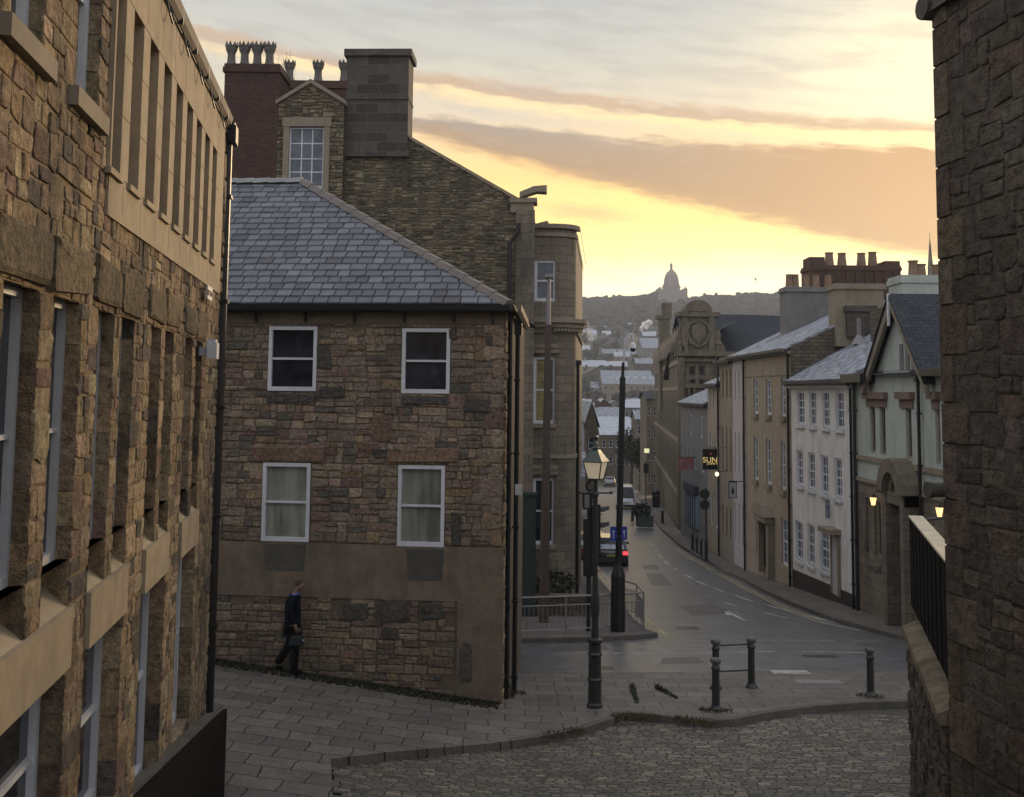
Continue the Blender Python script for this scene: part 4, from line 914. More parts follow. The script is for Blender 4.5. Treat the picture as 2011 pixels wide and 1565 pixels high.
# --- big brown stacks on the roofs behind
BR = empty('chimney_block', (21, 66, -5), 'long brown ribbed chimney block with tall clay pots rising behind the tan house roof', 'chimney')
st, F_, w_, z_ = stack(1592, 1770, 521, 640, 64, 2.0, 'brick_brown', name='stack', parent=BR)
mb = MB()
for k in range(9):
    s = w_ * (.08 + .105 * k); fbox(mb, F_, s, s + .12, z_ - 2.2, z_ - .35, 0, .14)
fbox(mb, F_, 0, .9, z_, z_ + .5, -1.6, -.1); fbox(mb, F_, w_ - .9, w_, z_, z_ + .3, -1.6, -.1); mb.build('rib', M['brick_brown'], BR)
for x, y in ((1628, 496), (1653, 497), (1691, 497), (1713, 495)):
    p = P(x, y, 65); mb = MB(); H = p.z - z_; mb.lathe([(.36, 0), (.3, H * .15), (.23, H * .9), (.27, H * .93), (.27, H)], (p.x, 65, z_), 10); mb.build('chimney_pot', M['pot'], BR)
RC = empty('rendered_stack', (17, 40, 2), 'pale rendered wide chimney with squat pots at the right, next to the dark corner building', 'chimney')
st, F_, w_, z_ = stack(1771, 1870, 540, 600, 40, 1.4, 'green', name='stack', parent=RC)
for x, y in ((1793, 512), (1808, 519), (1840, 520)): p = P(x, y, 41); mb = MB(); mb.lathe([(.28, 0), (.2, .1), (.17, max(.2, p.z - z_ - .08)), (.22, max(.25, p.z - z_))], (p.x, 41, z_), 10); mb.build('chimney_pot', M['pot'], RC)
mb = MB(); fbox(mb, F_, -.2, w_ + 2, z_ - 3.8, z_ - 1.1, -3, .1); mb.build('stack_base', M['rubble_far'], RC)
# --- stone and pink pair, yellow, and the low one
def grid(x0, x1, n, yt0, yt1, yb0, yb1, fill=.42):
    out = []
    for i in range(n):
        xc = x0 + (x1 - x0) * (i + .5) / n; w = (x1 - x0) / n * fill / 2; f = (i + .5) / n
        out.append(R(xc - w, yt0 + (yt1 - yt0) * f, xc + w, yb0 + (yb1 - yb0) * f))
    return norm(out)
ws = grid(1441, 1463, 3, 732, 726, 786, 786) + grid(1441, 1463, 3, 847, 851, 923, 934) + grid(1441, 1463, 3, 987, 993, 1062, 1072)
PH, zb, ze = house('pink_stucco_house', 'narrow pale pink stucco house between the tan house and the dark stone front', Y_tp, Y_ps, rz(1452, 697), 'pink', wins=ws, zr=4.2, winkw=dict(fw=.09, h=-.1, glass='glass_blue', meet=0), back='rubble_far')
ws = grid(1416, 1439, 3, 728, 724, 780, 784) + grid(1416, 1439, 3, 838, 840, 922, 928) + grid(1416, 1439, 3, 990, 1000, 1050, 1062)
ST, zb, ze = house('stone_front_house', 'brown stone fronted house with tight rows of mullioned windows left of the pink stucco front', Y_ps, Y_sy, rz(1428, 706), 'buff', wins=ws, zr=3.6, winkw=dict(fw=.1, h=-.1, meet=0, paint='red_stone'), back='rubble_far', roof='slate')
pipe(ST, FRow, Y_sy - .1, zb, ze, .12, .06)
ws = grid(1392, 1412, 3, 762, 759, 806, 808) + grid(1392, 1412, 2, 850, 850, 900, 905, .4) + grid(1392, 1412, 2, 960, 970, 1030, 1040, .5)
YE, zb, ze = house('yellow_stone_house', 'slim yellowish stone house with frosted roof behind the hanging black inn sign', Y_sy, Y_ye, rz(1402, 752), 'tan', wins=ws, zr=2.6, winkw=dict(fw=.1, h=-.1, meet=0, glass='glass_blue'), back='grey_render')
Y_lo = rowx(1337)
ws = grid(1345, 1388, 2, 815, 815, 855, 860, .2) + grid(1342, 1388, 3, 880, 880, 920, 925, .3)
LO, zb, ze = house('low_shop_house', 'low grey house with frosted roof and pale blue shopfront behind the red hanging sign', Y_ye, Y_lo, rz(1365, 790), 'grey_render', wins=ws, zr=1.4, winkw=dict(fw=.1, h=-.1, meet=0), back='grey_render')
mb = MB(); r = R(1350, 962, 1372, 1040); fbox(mb, FRow, r[0], r[1], r[2], r[3], 0, .15); sf_ = mb.build('shopfront', m_plain('pale blue paint', (.22, .27, .36), .5), LO)
mb = MB(); fbox(mb, FRow, r[0], r[1], r[3], r[3] + .6, 0, .3); mb.build('fascia', m_plain('dark blue paint', (.025, .032, .055), .6), sf_)
mb = MB()
for k in range(5): s = r[0] + (r[1] - r[0]) * (k + .5) / 5; fbox(mb, FRow, s - .08, s + .08, r[2], r[3], .15, .2)
mb.build('mullion', M['iron'], sf_)
# --- ornate Victorian building down the street
YV = 82.0
FV = Fr((P(1337, 900, YV).x, YV), (1, 0), (0, -1)); VW = P(1412, 800, YV).x - FV.o[0]
VB = empty('ornate_stone_building', (15, 90, -10), 'tall ornate brown stone building with round topped pediment and many slender mullions', 'building')
zpar = P(1370, 740, YV).z; zg = -11.5
vw = [FV.rect(1353, 718, 1366, 738), FV.rect(1372, 718, 1385, 738), FV.rect(1354, 745, 1366, 775), FV.rect(1372, 745, 1385, 775)]
ztop = P(1370, 690, YV).z
mb = MB(); flat_wall(mb, FV, 0, VW + 1.2, zg, ztop, [(w[0], w[1], w[2], w[3]) for w in vw], .3)
e = P(1340, 680, YV); x0, x1 = FV.px(1341, 660)[0], FV.px(1400, 660)[0]; zt_ = FV.px(1370, 622)[1]
fbox(mb, FV, x0, x1, ztop - .1, zt_, -1.6, .1); mb.build('gable_wall', M['civic'], VB)
mb = MB()   # mullioned bays, blind arcade and string courses of the gabled front
for k_ in range(7): s_ = VW * (k_ + .5) / 7; fbox(mb, FV, s_ - .09, s_ + .09, zg, ztop - 2.8, 0, .16)
for z_q in (ztop - 2.8, ztop - 7.4, ztop - 11.6): fbox(mb, FV, -.1, VW + 1.1, z_q, z_q + .32, 0, .24)
for s_ in (0.0, VW): fbox(mb, FV, s_ - .25, s_ + .25, zg, ztop + .4, 0, .3); mb.lathe([(.3, 0), (.36, .2), (.16, .5), (.22, .8), (.02, 1.4)], FV.pt(s_, ztop + .4, -.1), 8)
for sg in (-1, 1):
    s_ = (x0 + x1) / 2 + sg * ((x1 - x0) / 2 + .55); mb.prism([(-.45, 0), (.45, 0), (.3, .5), (.05, .8), (-.2, 1.5), (-.45, 2.3)] if sg > 0 else [(.45, 0), (-.45, 0), (-.3, .5), (-.05, .8), (.2, 1.5), (.45, 2.3)], -.4, .1, lambda u, v, t: FV.pt(s_ + u, ztop + v, t))
mb.build('stone_dressing', M['civic'], VB)
mb = MB()
for k_ in range(6):
    s_ = VW * (k_ + 1.0) / 7
    for z_q in (ztop - 6.6, ztop - 10.9): fbox(mb, FV, s_ - .32, s_ + .32, z_q, z_q + 2.6, .01, .03)
mb.build('dark_light', M['dark_opening'], VB)
mb = MB(); xc = (x0 + x1) / 2; fbox(mb, FV, x0 - .4, x1 + .5, zt_, zt_ + .35, -1.7, .4); rr = (x1 - x0) / 2 - .05
mb.prism([(rr * math.cos(k * math.pi / 10), rr * math.sin(k * math.pi / 10) * .85) for k in range(11)], -1.5, .25, lambda u, v, t: FV.pt(xc + u, zt_ + .35 + v, t))
mb.prism([(rr * .8 * math.cos(k * math.pi / 10), rr * .8 * math.sin(k * math.pi / 10) * .8) for k in range(11)], .25, .34, lambda u, v, t: FV.pt(xc + u, zt_ + .4 + v, t))
fbox(mb, FV, x0 - .1, x0 + .35, ztop, zt_, .1, .3); fbox(mb, FV, x1 - .35, x1 + .1, ztop, zt_, .1, .3)
fbox(mb, FV, -.4, VW + 1.4, ztop - .35, ztop, -.1, .5); fbox(mb, FV, -.2, VW + 1.2, FV.px(1370, 705)[1] - .2, FV.px(1370, 705)[1], 0, .25)
fbox(mb, FV, x0 + .5, x1 - .5, ztop + .25, zt_ - .5, .1, .18)
zc_ = (ztop + zt_) / 2
mb.prism([(-.55, .6), (.55, .6), (.5, -.1), (0, -.75), (-.5, -.1)], .18, .32, lambda u, v, t: FV.pt(xc + u, zc_ + v, t))
for sg in (-1, 1): mb.tube([FV.pt(xc + sg * .2, zc_ + .95, .25), FV.pt(xc + sg * .7, zc_ + .75, .25), FV.pt(xc + sg * .85, zc_ + .1, .25), FV.pt(xc + sg * .6, zc_ - .7, .25), FV.pt(xc, zc_ - 1.0, .25)], [.06, .13, .1, .13, .08], 6)
mb.build('pediment', M['civic'], VB)
for w in vw: sash(VB, FV, w, h=-.2, fw=.08, meet=0, paint='civic', glass='dark_opening')
FVs = Fr((FV.o[0], YV), (P(1286, 900, 135).x - FV.o[0], 53), (-53, P(1286, 900, 135).x - FV.o[0])); LV = 52
mb = MB(); wsv = []
for fl in range(4):
    for k in range(14):
        s = 1.2 + k * 3.6; z0 = zg + 4.0 + fl * 4.1
        if z0 + 2.6 < ztop: wsv += [(s, s + 1.1, z0, z0 + 2.9), (s + 1.3, s + 2.4, z0, z0 + 2.9)]
flat_wall(mb, FVs, 0, LV, zg - 3, ztop - .4, wsv, .03); body(mb, FVs, 1.4, LV, zg - 3, ztop - .5, -.4, 8)
mb.build('side_front', M['civic'], VB)
mb = MB()
for k in range(15):
    s = .6 + k * 3.6; fbox(mb, FVs, s - .2, s + .2, zg - 3, ztop + .5, 0, .07); fbox(mb, FVs, s - .3, s + .3, ztop + .3, ztop + 1.0, -.2, .3); mb.lathe([(.25, 0), (.12, .5), (.02, 1.0)], FVs.pt(s, ztop + 1.0, .2), 6)
for z0 in (zg + 3.4, zg + 7.6, zg + 11.7, ztop - .9): fbox(mb, FVs, 0, LV, z0, z0 + .3, 0, .1)
mb.build('pilaster', M['buff'], VB)  # paler than the wall, colour standing in for lit pilaster faces
mb = MB()
for w in wsv: mb.face([FVs.pt(w[0], w[2], .012), FVs.pt(w[1], w[2], .012), FVs.pt(w[1], w[3], .012), FVs.pt(w[0], w[3], .012)])
o = mb.build('glazing', M['dark_opening'], VB)
# turret-like chimney at its street corner, roofs behind
p0 = P(1304, 640, 112); mb = MB()
mb.box((p0.x, 112, (p0.z + zpar) / 2 - 1), (1.0, 1.3, p0.z - zpar + 4)); mb.box((p0.x - .1, 112, p0.z + .9), (1.5, 1.5, .4)); mb.box((p0.x + .25, 112, p0.z + 1.7), (.95, 1.2, 1.3)); mb.build('chimney', M['civic'], VB)
mb = MB(); z1 = P(1420, 630, 95).z; xa, xb = P(1405, 700, 90).x, P(1530, 700, 90).x
mb.face([(xa - 3, 86, ztop - 1), (xb, 80, ztop - 1), (xb, 88, z1), (xa - 3, 92, z1 + .4)], uv=[(0, 0), (20, 0), (20, 8), (0, 8)]); mb.face([(xa - 3, 92, z1 + .4), (xb, 88, z1), (xb, 100, ztop - 2), (xa - 3, 100, ztop - 2)], uv=[(0, 8), (20, 8), (20, 0), (0, 0)])
xc_ = P(1318, 640, 105).x; mb.face([(FV.o[0] + .5, 83, ztop), (xc_, 120, ztop), (xc_ + 4, 120, ztop + 2.5), (FV.o[0] + 4.5, 83, ztop + 2.5)], uv=[(0, 0), (30, 0), (30, 5), (0, 5)])
mb.build('roof', M['slate'], VB)
mb = MB(); body(mb, FV, .15, VW + 1.1, zg, ztop - .3, -.35, 1.2); body(mb, FV, 2.2, VW + 8, zg, ztop - .4, -1.2, 12); mb.build('back_wall', M['rubble_far'], VB)
# ================================================================== ground surfaces
def sheet(name, poly, dz, mat, step=1.0, skirt=0.0, kind='structure', maxy=400):
    bm = bmesh.new(); vs = [bm.verts.new((x, y, 0)) for x, y in poly]; bm.faces.new(vs)
    xs = [p[0] for p in poly]; ys = [p[1] for p in poly]
    def cuts(a, b):
        k = math.floor(a); out = []
        while k < b: k += step; out.append(k)
        return out
    for x in cuts(min(xs), max(xs)): bmesh.ops.bisect_plane(bm, geom=bm.verts[:] + bm.edges[:] + bm.faces[:], plane_co=(x, 0, 0), plane_no=(1, 0, 0))
    for y in cuts(min(ys), max(ys)): bmesh.ops.bisect_plane(bm, geom=bm.verts[:] + bm.edges[:] + bm.faces[:], plane_co=(0, y, 0), plane_no=(0, 1, 0))
    bmesh.ops.triangulate(bm, faces=bm.faces[:])
    be = [e for e in bm.edges if e.is_boundary]
    for v in bm.verts: v.co.z = gz(v.co.x, v.co.y) + dz
    if skirt:
        r = bmesh.ops.extrude_edge_only(bm, edges=be)
        for v in r['geom']:
            if isinstance(v, bmesh.types.BMVert): v.co.z -= skirt
    bmesh.ops.recalc_face_normals(bm, faces=bm.faces[:])
    me = bpy.data.meshes.new(name); bm.to_mesh(me); bm.free(); me.materials.append(M[mat])
    o = bpy.data.objects.new(name, me); col.objects.link(o); return tag(o, kind=kind)
def strip(name, line, w, dz, mat, parent=None, h=0.0, kind='structure', dash=None, c=(1, 1, 1)):
    """ribbon of width w along a ground polyline; h>0 gives it thickness"""
    mb = MB(); P_ = []
    for (a, b) in zip(line, line[1:]):
        n = max(1, int(math.dist(a, b) / .5))
        for i in range(n): P_.append((a[0] + (b[0] - a[0]) * i / n, a[1] + (b[1] - a[1]) * i / n))
    P_.append(line[-1]); L = []
    for i, p in enumerate(P_):
        a = P_[max(i - 1, 0)]; b = P_[min(i + 1, len(P_) - 1)]; d = Vector((b[0] - a[0], b[1] - a[1], 0)).normalized(); s = Vector((-d.y, d.x, 0)) * w / 2
        q = Vector((p[0], p[1], 0)); r = []
        for v in (q + s, q - s): v.z = gz(v.x, v.y) + dz; r.append(v)
        L.append(r)
    run = 0
    for i in range(len(L) - 1):
        seg = (L[i + 1][0] - L[i][0]).length
        run += seg
        if dash and (run % (dash[0] + dash[1])) > dash[0]: continue
        (a, b), (c_, d_) = L[i], L[i + 1]
        mb.face([a, b, d_, c_], c=c)
        if h:
            dn = Vector((0, 0, -h)); mb.face([a, c_, c_ + dn, a + dn], c=c); mb.face([b, d_, d_ + dn, b + dn], c=c)
    if h:
        dn = Vector((0, 0, -h))
        for a, b in (L[0], L[-1]): mb.face([a, b, b + dn, a + dn], c=c)
    o = mb.build(name, M[mat], parent); return tag(o, kind=kind) if parent is None else o
g2 = lambda x, y, dz=0: tuple(G(x, y, dz)[:2])
# terrain
mb = MB(); xs = [-1200, -1000, -700, -450, -300, -200, -140, -100, -70, -50, -35, -25] + list(range(-18, 34, 2)) + [36, 45, 60, 80, 110, 150, 200, 270, 350, 450, 600, 800, 1000, 1200]
ys = [-60, -30, -10] + list(range(0, 40, 2)) + list(range(40, 180, 5)) + list(range(180, 400, 15)) + list(range(400, 1400, 25)) + [1450, 1500, 1600, 1700]
vs = [(x, y, gz(x, y) - .2) for y in ys for x in xs]; nx = len(xs)
mb.mesh_(vs, [(j * nx + i, j * nx + i + 1, (j + 1) * nx + i + 1, (j + 1) * nx + i) for j in range(len(ys) - 1) for i in range(nx - 1)])
tag(mb.build('ground', M['earth']), kind='structure')
KH = .12
front = [g2(650, 1490), g2(760, 1477), g2(1000, 1455), g2(1140, 1430), g2(1195, 1413), g2(1212, 1402), g2(1230, 1400), g2(1300, 1405), g2(1400, 1416), g2(1440, 1412), g2(1500, 1400), g2(1600, 1386), g2(1700, 1379), g2(1790, 1377)]
near_r = g2(1790, 1320)
kn = [(12.0, near_r[1] + .1), g2(1500, 1318), g2(1250, 1320), (.25, g2(1020, 1321)[1])]
xl = front[0][0]
pave = front + [(12.0, front[-1][1] + .4)] + kn + [(.12, 21.6), (-2, 22.3), (-9, 22.9), (-14, 22.5), (-14, 4), (xl * .3, 4), tuple(g2(653, 1565))]
sheet('front_pavement', pave, 0, 'flags', .8, skirt=.25)
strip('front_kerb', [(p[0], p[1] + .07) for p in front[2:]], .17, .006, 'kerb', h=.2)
cob = [(xl * .2, 4), (xl * .75, 14)] + [(p[0], p[1] + .3) for p in front] + [(12, 24), (12, 4)]
sheet('cobbled_street', cob, -KH - .016, 'sett_gap', 1.0)
def inside(poly, x, y):
    r = False; n = len(poly)
    for i in range(n):
        (a, b), (c, d) = poly[i], poly[(i + 1) % n]
        if (b > y) != (d > y) and x < (c - a) * (y - b) / (d - b) + a: r = not r
    return r
mb = MB(); y = 12.2
PS = [(4, (.15, .135, .125)), (3, (.12, .11, .105)), (2, (.19, .17, .14)), (1, (.24, .21, .17)), (1.5, (.1, .085, .08))]
while y < 21.2:
    rh = U(.085, .108); x = -4.0 + U(0, .1)
    while x < 8.6:
        w = U(.15, .28); cx_, cy_ = x + w / 2, y + rh / 2 + .06 * math.sin(cx_ * .7 if False else (x * .7))
        if not inside(pave, cx_, cy_ - .02) and cx_ < 8.5:
            e = .012; t = U(.0, .006); a, b, c, d = x + e, x + w - e, cy_ - rh / 2 + .008, cy_ + rh / 2 - .008; zz = gz(cx_, cy_) - KH; cc = pick(PS); i = .01
            sl = [(a, c), (b, c), (b, d), (a, d)]; tp = [(a + i, c + i * .8), (b - i, c + i * .8), (b - i, d - i * .8), (a + i, d - i * .8)]
            vs = [(p, q, gz(p, q) - KH - .02) for p, q in sl] + [(p, q, gz(p, q) - KH + t + U(-.004, .004) - .012) for p, q in tp] + [(cx_, cy_, zz + t - .004)]
            mb.mesh_(vs, [(0, 1, 5, 4), (1, 2, 6, 5), (2, 3, 7, 6), (3, 0, 4, 7), (4, 5, 8), (5, 6, 8), (6, 7, 8), (7, 4, 8)], cc)
        x += w
    y += rh
tag(mb.build('street_setts', M['sett']), kind='structure')
# asphalt of the cross street and the street running downhill
kr = [g2(1762, 1247), g2(1720, 1236), g2(1640, 1215), g2(1560, 1185), g2(1500, 1158), g2(1450, 1132), g2(1400, 1106), g2(1360, 1086), g2(1335, 1070), g2(1318, 1055), g2(1300, 1040), (11.8, 88), (13.6, 110), (16.5, 140), (19, 175)]
kl = [g2(1292, 1243), g2(1270, 1236), g2(1245, 1215), g2(1215, 1180), g2(1180, 1140), g2(1155, 1110), (4.1, 60), (5.2, 75), (7.6, 100), (10.2, 135), (12.5, 175)]
road = [(-30, 26.5), (-2, 25.6), (.1, 23.2), (12, 23.0), (30, 22.5), (30, 31), (14, 31), (12, 33)] + [(x + .6, y) for x, y in kr[2:]] + [(x - .6, y) for x, y in kl[::-1]] + [(0, 30.5), (-30, 31.5)]
sheet('road', road, -KH, 'asphalt', 2.0)
right_p = kr + [(22.5, 175), (15.5, 110), (12.4, 80), (12.05, 60), (12.05, 31)] + [(14, 29.5)]
sheet('right_pavement', right_p, 0, 'paving_far', 2.0, skirt=.2)
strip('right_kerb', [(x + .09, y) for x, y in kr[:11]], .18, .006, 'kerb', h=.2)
kf = [(-30, 29.6), g2(1020, 1254), g2(1150, 1252), g2(1240, 1248)] + kl
left_p = kf + [(10, 175), (6.0, 100), (3.4, 62), (2.9, 48), (2.6, 40), (2.2, 38.6), (.6, 38), (-30, 38)]
sheet('left_pavement', left_p, 0, 'paving_far', 2.0, skirt=.2)
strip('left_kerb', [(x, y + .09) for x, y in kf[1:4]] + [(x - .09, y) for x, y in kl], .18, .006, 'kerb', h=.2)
# road markings
LZ = -KH + .006
def line(name, pts_, w, mat='paint_line', dash=None): return strip(name, pts_, w, LZ, mat, dash=dash)
cl = [g2(x, y, -KH) for x, y in ((1281, 1068), (1291, 1085), (1308, 1105), (1335, 1123), (1372, 1143), (1415, 1160), (1468, 1178), (1530, 1195), (1590, 1210), (1650, 1225))]
line('road_markings', cl, .12, dash=(2.0, 1.4))
line('road_markings', [(x - .32, y) for x, y in kr[2:9]], .07, 'yellow_line'); line('road_markings', [(x - .52, y) for x, y in kr[2:9]], .07, 'yellow_line')
for o_ in (.3, .52): line('road_markings', [(x + o_, y - .05) for x, y in kl[0:7]], .08, 'yellow_line')
for ln in (((1590, 1218), (1690, 1238)), ((1560, 1205), (1640, 1222)), ((1500, 1203), (1545, 1214)), ((1420, 1183), (1445, 1190))): line('road_markings', [g2(x, y, -KH) for x, y in ln], .1)
# turn arrow
a, b = g2(1426, 1200, -KH), g2(1463, 1219, -KH); line('lane_arrow', [a, b], .14); line('lane_arrow', [g2(1426, 1200, -KH), g2(1452, 1203, -KH)], .13); line('lane_arrow', [g2(1426, 1200, -KH), g2(1431, 1209, -KH)], .13)
for y in (1258,): line('road_markings', [g2(1330, y, -KH), g2(1760, y + 2, -KH)], .06)
line('road_markings', [g2(1180, 1283, -KH), g2(1330, 1284, -KH), g2(1520, 1280, -KH)], .09, dash=(3.2, .8)); line('road_markings', [g2(1560, 1279, -KH), g2(1770, 1284, -KH)], .08, dash=(2.2, 1.6))
line('road_markings', [g2(1030, 1324, -KH), g2(1120, 1324, -KH)], .06); line('road_markings', [g2(1380, 1309, -KH), g2(1500, 1309, -KH)], .07, dash=(1.2, .9))
# zebra-like give-way bars by the far van
for k in range(5): p = g2(1208, 985 + 9 * k, -KH); line('road_markings', [(p[0] - .8, p[1]), (p[0] + 1.0, p[1])], .35)
# utility covers and patches
def cover(x, y, w, d, mat): p = g2(x, y); mb = MB(); mb.mesh_([(p[0] + a * w, p[1] + b * d, gz(p[0] + a * w, p[1] + b * d) + .005 + (LZ - .002 if mat == 'iron' else 0)) for a, b in ((-1, -1), (1, -1), (1, 1), (-1, 1))], [(0, 1, 2, 3)]); tag(mb.build('service_cover', M[mat]), kind='structure')
cover(1552, 1320, .42, .22, 'paint_line'); cover(1608, 1339, .5, .2, 'galv'); cover(1610, 1279, .42, .2, 'iron')
M['patch'] = m_plain('darker asphalt patch', (.058, .054, .056), .5, var=.3, nscale=2)
def patch(pts_, mat='patch', nm='asphalt_patch'):
    q = [g2(x, y, -KH) for x, y in pts_]; o = sheet(nm, q, LZ - .003, mat, .7)
patch([(1090, 1268), (1190, 1266), (1196, 1276), (1084, 1278)]); patch([(1300, 1292), (1370, 1290), (1384, 1302), (1296, 1304)]); patch([(1335, 1190), (1400, 1186), (1440, 1204), (1360, 1210)]); patch([(1262, 1110), (1290, 1110), (1322, 1150), (1280, 1150)])
cover(1350, 1225, .35, .35, 'iron'); cover(1180, 1301, .3, .22, 'iron')
# weeds at the kerb
def tuft(name, label, spots, mat, h, n, spread, group=None, cat='weeds'):
    mb = MB()
    for (x, y) in spots:
        for _ in range(n):
            a = U(0, 6.28); r = spread * math.sqrt(U(0, 1)); bx, by = x + r * math.cos(a), y + r * math.sin(a); hh = h * U(.3, 1); w = .012 + hh * .05; t = U(0, 6.28); l = U(.1, .6) * hh
            z = gz(bx, by) - .02; mb.face([(bx - w, by, z), (bx + w, by + w, z), (bx + math.cos(t) * l, by + math.sin(t) * l, z + hh)])
    o = mb.build(name, M[mat]); o['kind'] = 'stuff'; return tag(o, label, cat)
tuft('weeds', 'weeds and fallen leaves along the kerb of the cobbled street', [g2(x, y) for x, y in ((1218, 1408), (1228, 1406), (1240, 1407), (1255, 1408), (1275, 1409), (1340, 1414), (1366, 1416), (1390, 1418), (1130, 1436), (1090, 1444), (1015, 1362), (1395, 1396), (1420, 1397), (1700, 1368), (1718, 1369))], 'leaf_dry', .1, 70, .2)
def weed_wedge(x0, y0, x1, y1, lab):
    a, b = g2(x0, y0), g2(x1, y1); mb = MB()
    for k in range(150):
        f = U(0, 1); x = a[0] + (b[0] - a[0]) * f + U(-.035, .035); y = a[1] + (b[1] - a[1]) * f + U(-.06, .06); hh = .13 * (1 - f) * U(.3, 1) + .02; t = U(0, 6.28)
        z = gz(x, y); mb.face([(x - .02, y, z), (x + .02, y + .01, z), (x + math.cos(t) * .05, y + math.sin(t) * .05, z + hh)])
    o = mb.build('weed_patch', M['leaf']); tag(o, lab, 'weeds')
weed_wedge(1241, 1350, 1251, 1381, 'narrow dark weed patch in the paving gap, nearer the black lamp post'); weed_wedge(1290, 1352, 1330, 1372, 'trailing dark weed patch in the paving gap, nearer the railed bollards')
# moss at the foot of the house
mb = MB()
for k in range(3800):
    s = U(0, 7.0); p = FH.pt(s, 0, U(0, 1) ** 2.2 * .55 + .03); z = gz(p.x, p.y); hh = U(.02, .06); t = U(0, 6.28)
    mb.face([(p.x - .025, p.y, z), (p.x + .025, p.y + .012, z), (p.x + math.cos(t) * .03, p.y + math.sin(t) * .03, z + hh)])
o = mb.build('moss', M['moss']); tag(o, 'dark moss and weeds along the foot of the stone house wall', 'moss', kind='stuff')
# ================================================================== street furniture
def at(px, py): p = G(px, py); return Vector((p.x, p.y, gz(p.x, p.y)))
def zat(px, py, Y): return P(px, py, Y).z
# --- Victorian lamp post
b = at(1168, 1389); H = zat(1168, 856, b.y) - b.z; k = H / 5.3
LP_ = empty('street_lamp', b, 'black cast iron street lamp with four-sided amber lantern on the corner pavement', 'street lamp')
mb = MB(); r = .125
mb.lathe([(.15, 0), (.15, .06), (.128, .1), (.125, .48), (.142, .5), (.142, .53), (.122, .56), (.12, .95), (.14, .97), (.14, 1.0), (.118, 1.03), (.112, 1.18), (.15, 1.22), (.15, 1.27), (.09, 1.3)], b, 12)
o = mb.build('base', M['iron'], LP_, smooth=False)
mb = MB(); mb.lathe([(.075, 1.3), (.07, 1.42), (.06, 1.6), (.085, 1.8), (.088, 1.95), (.06, 2.2), (.05, 2.45), (.05, 3.2), (.045, 3.95), (.065, 3.97), (.065, 4.02), (.045, 4.05), (.042, 4.28), (.075, 4.32), (.03, 4.38)], b, 12)
mb.tube([b + Vector((-.3, 0, 4.03)), b + Vector((.3, 0, 4.03))], .018, 6)
for sx in (-1, 1): mb.lathe([(.03, -.02), (.03, .03)], b + Vector((sx * .3, 0, 4.03)), 6); mb.tube([b + Vector((sx * .03, 0, 4.25)), b + Vector((sx * .11, 0, 4.36)), b + Vector((sx * .13, 0, 4.46))], .012, 5)
mb.build('post', M['iron'], LP_)
z0, z1 = zat(1168, 942, b.y), zat(1168, 907, b.y); z2 = zat(1168, 881, b.y); A0 = .35
def sq(rad, z, a0=A0): return [b + Vector((rad * math.cos(a0 + i * math.pi / 2), rad * math.sin(a0 + i * math.pi / 2), z - b.z)) for i in range(4)]
rb, rt = .165, .26
za, zb_ = zat(1168, 940, b.y), zat(1168, 906, b.y)
lo_, hi_ = sq(rb, za), sq(rt, zb_)
mb = MB()
for i in range(4): j = (i + 1) % 4; mb.tube([lo_[i], hi_[i]], .012, 4); mb.tube([lo_[i], lo_[j]], .014, 4); mb.tube([hi_[i], hi_[j]], .016, 4)
lf = mb.build('lantern_frame', M['iron'], LP_)
M['lantern_glow'] = m_emit('amber frosted lantern glass', (.72, .6, .42), .14)  # weak glow added to the unlit glass, for sky showing through
mb = MB(); mb.mesh_([p * 1 for p in lo_ + hi_], [(i, (i + 1) % 4, 4 + (i + 1) % 4, 4 + i) for i in range(4)]); mb.build('lantern_glass', M['lantern_glow'], LP_)
mb = MB(); e1 = sq(rt + .035, zb_); e2 = sq(.075, z2); mb.mesh_(e1 + e2, [(0, 1, 2, 3)] + [(i, (i + 1) % 4, 4 + (i + 1) % 4, 4 + i) for i in range(4)] + [(4, 5, 6, 7)])
mb.lathe([(.1, 0), (.1, .02), (.06, .04), (.045, .1), (.02, .15), (.05, .2), (.05, .23), (.02, .26)], (b.x, b.y, z2), 8)
mb.build('lantern_roof', m_plain('dark green metal roof', (.03, .045, .04), .35, spec=.6), LP_)
# --- slim tapered column with a flat cap by the bay
b = at(1068, 1222); YT = b.y; zt_ = zat(1078, 545, YT); top = P(1078, 545, YT)
TC = empty('lamp_column', b, 'tall slim brown tapering lighting column with a small flat head in front of the rounded bay', 'lamp column')
ax = Vector((top.x, b.y, zt_)); mid = b.lerp(ax, .86)
mb = MB(); mb.tube([b, b.lerp(ax, .25), b.lerp(ax, .45), mid], [.16, .15, .13, .1], 10); mb.build('lower_column', M['rust'], TC)
mb = MB(); mb.tube([mid, ax], [.085, .06], 8); mb.build('upper_column', M['galv'], TC)
mb = MB(); mb.box(ax + Vector((0, 0, .04)), (.24, .5, .1)); mb.build('lamp_head', M['galv'], TC)
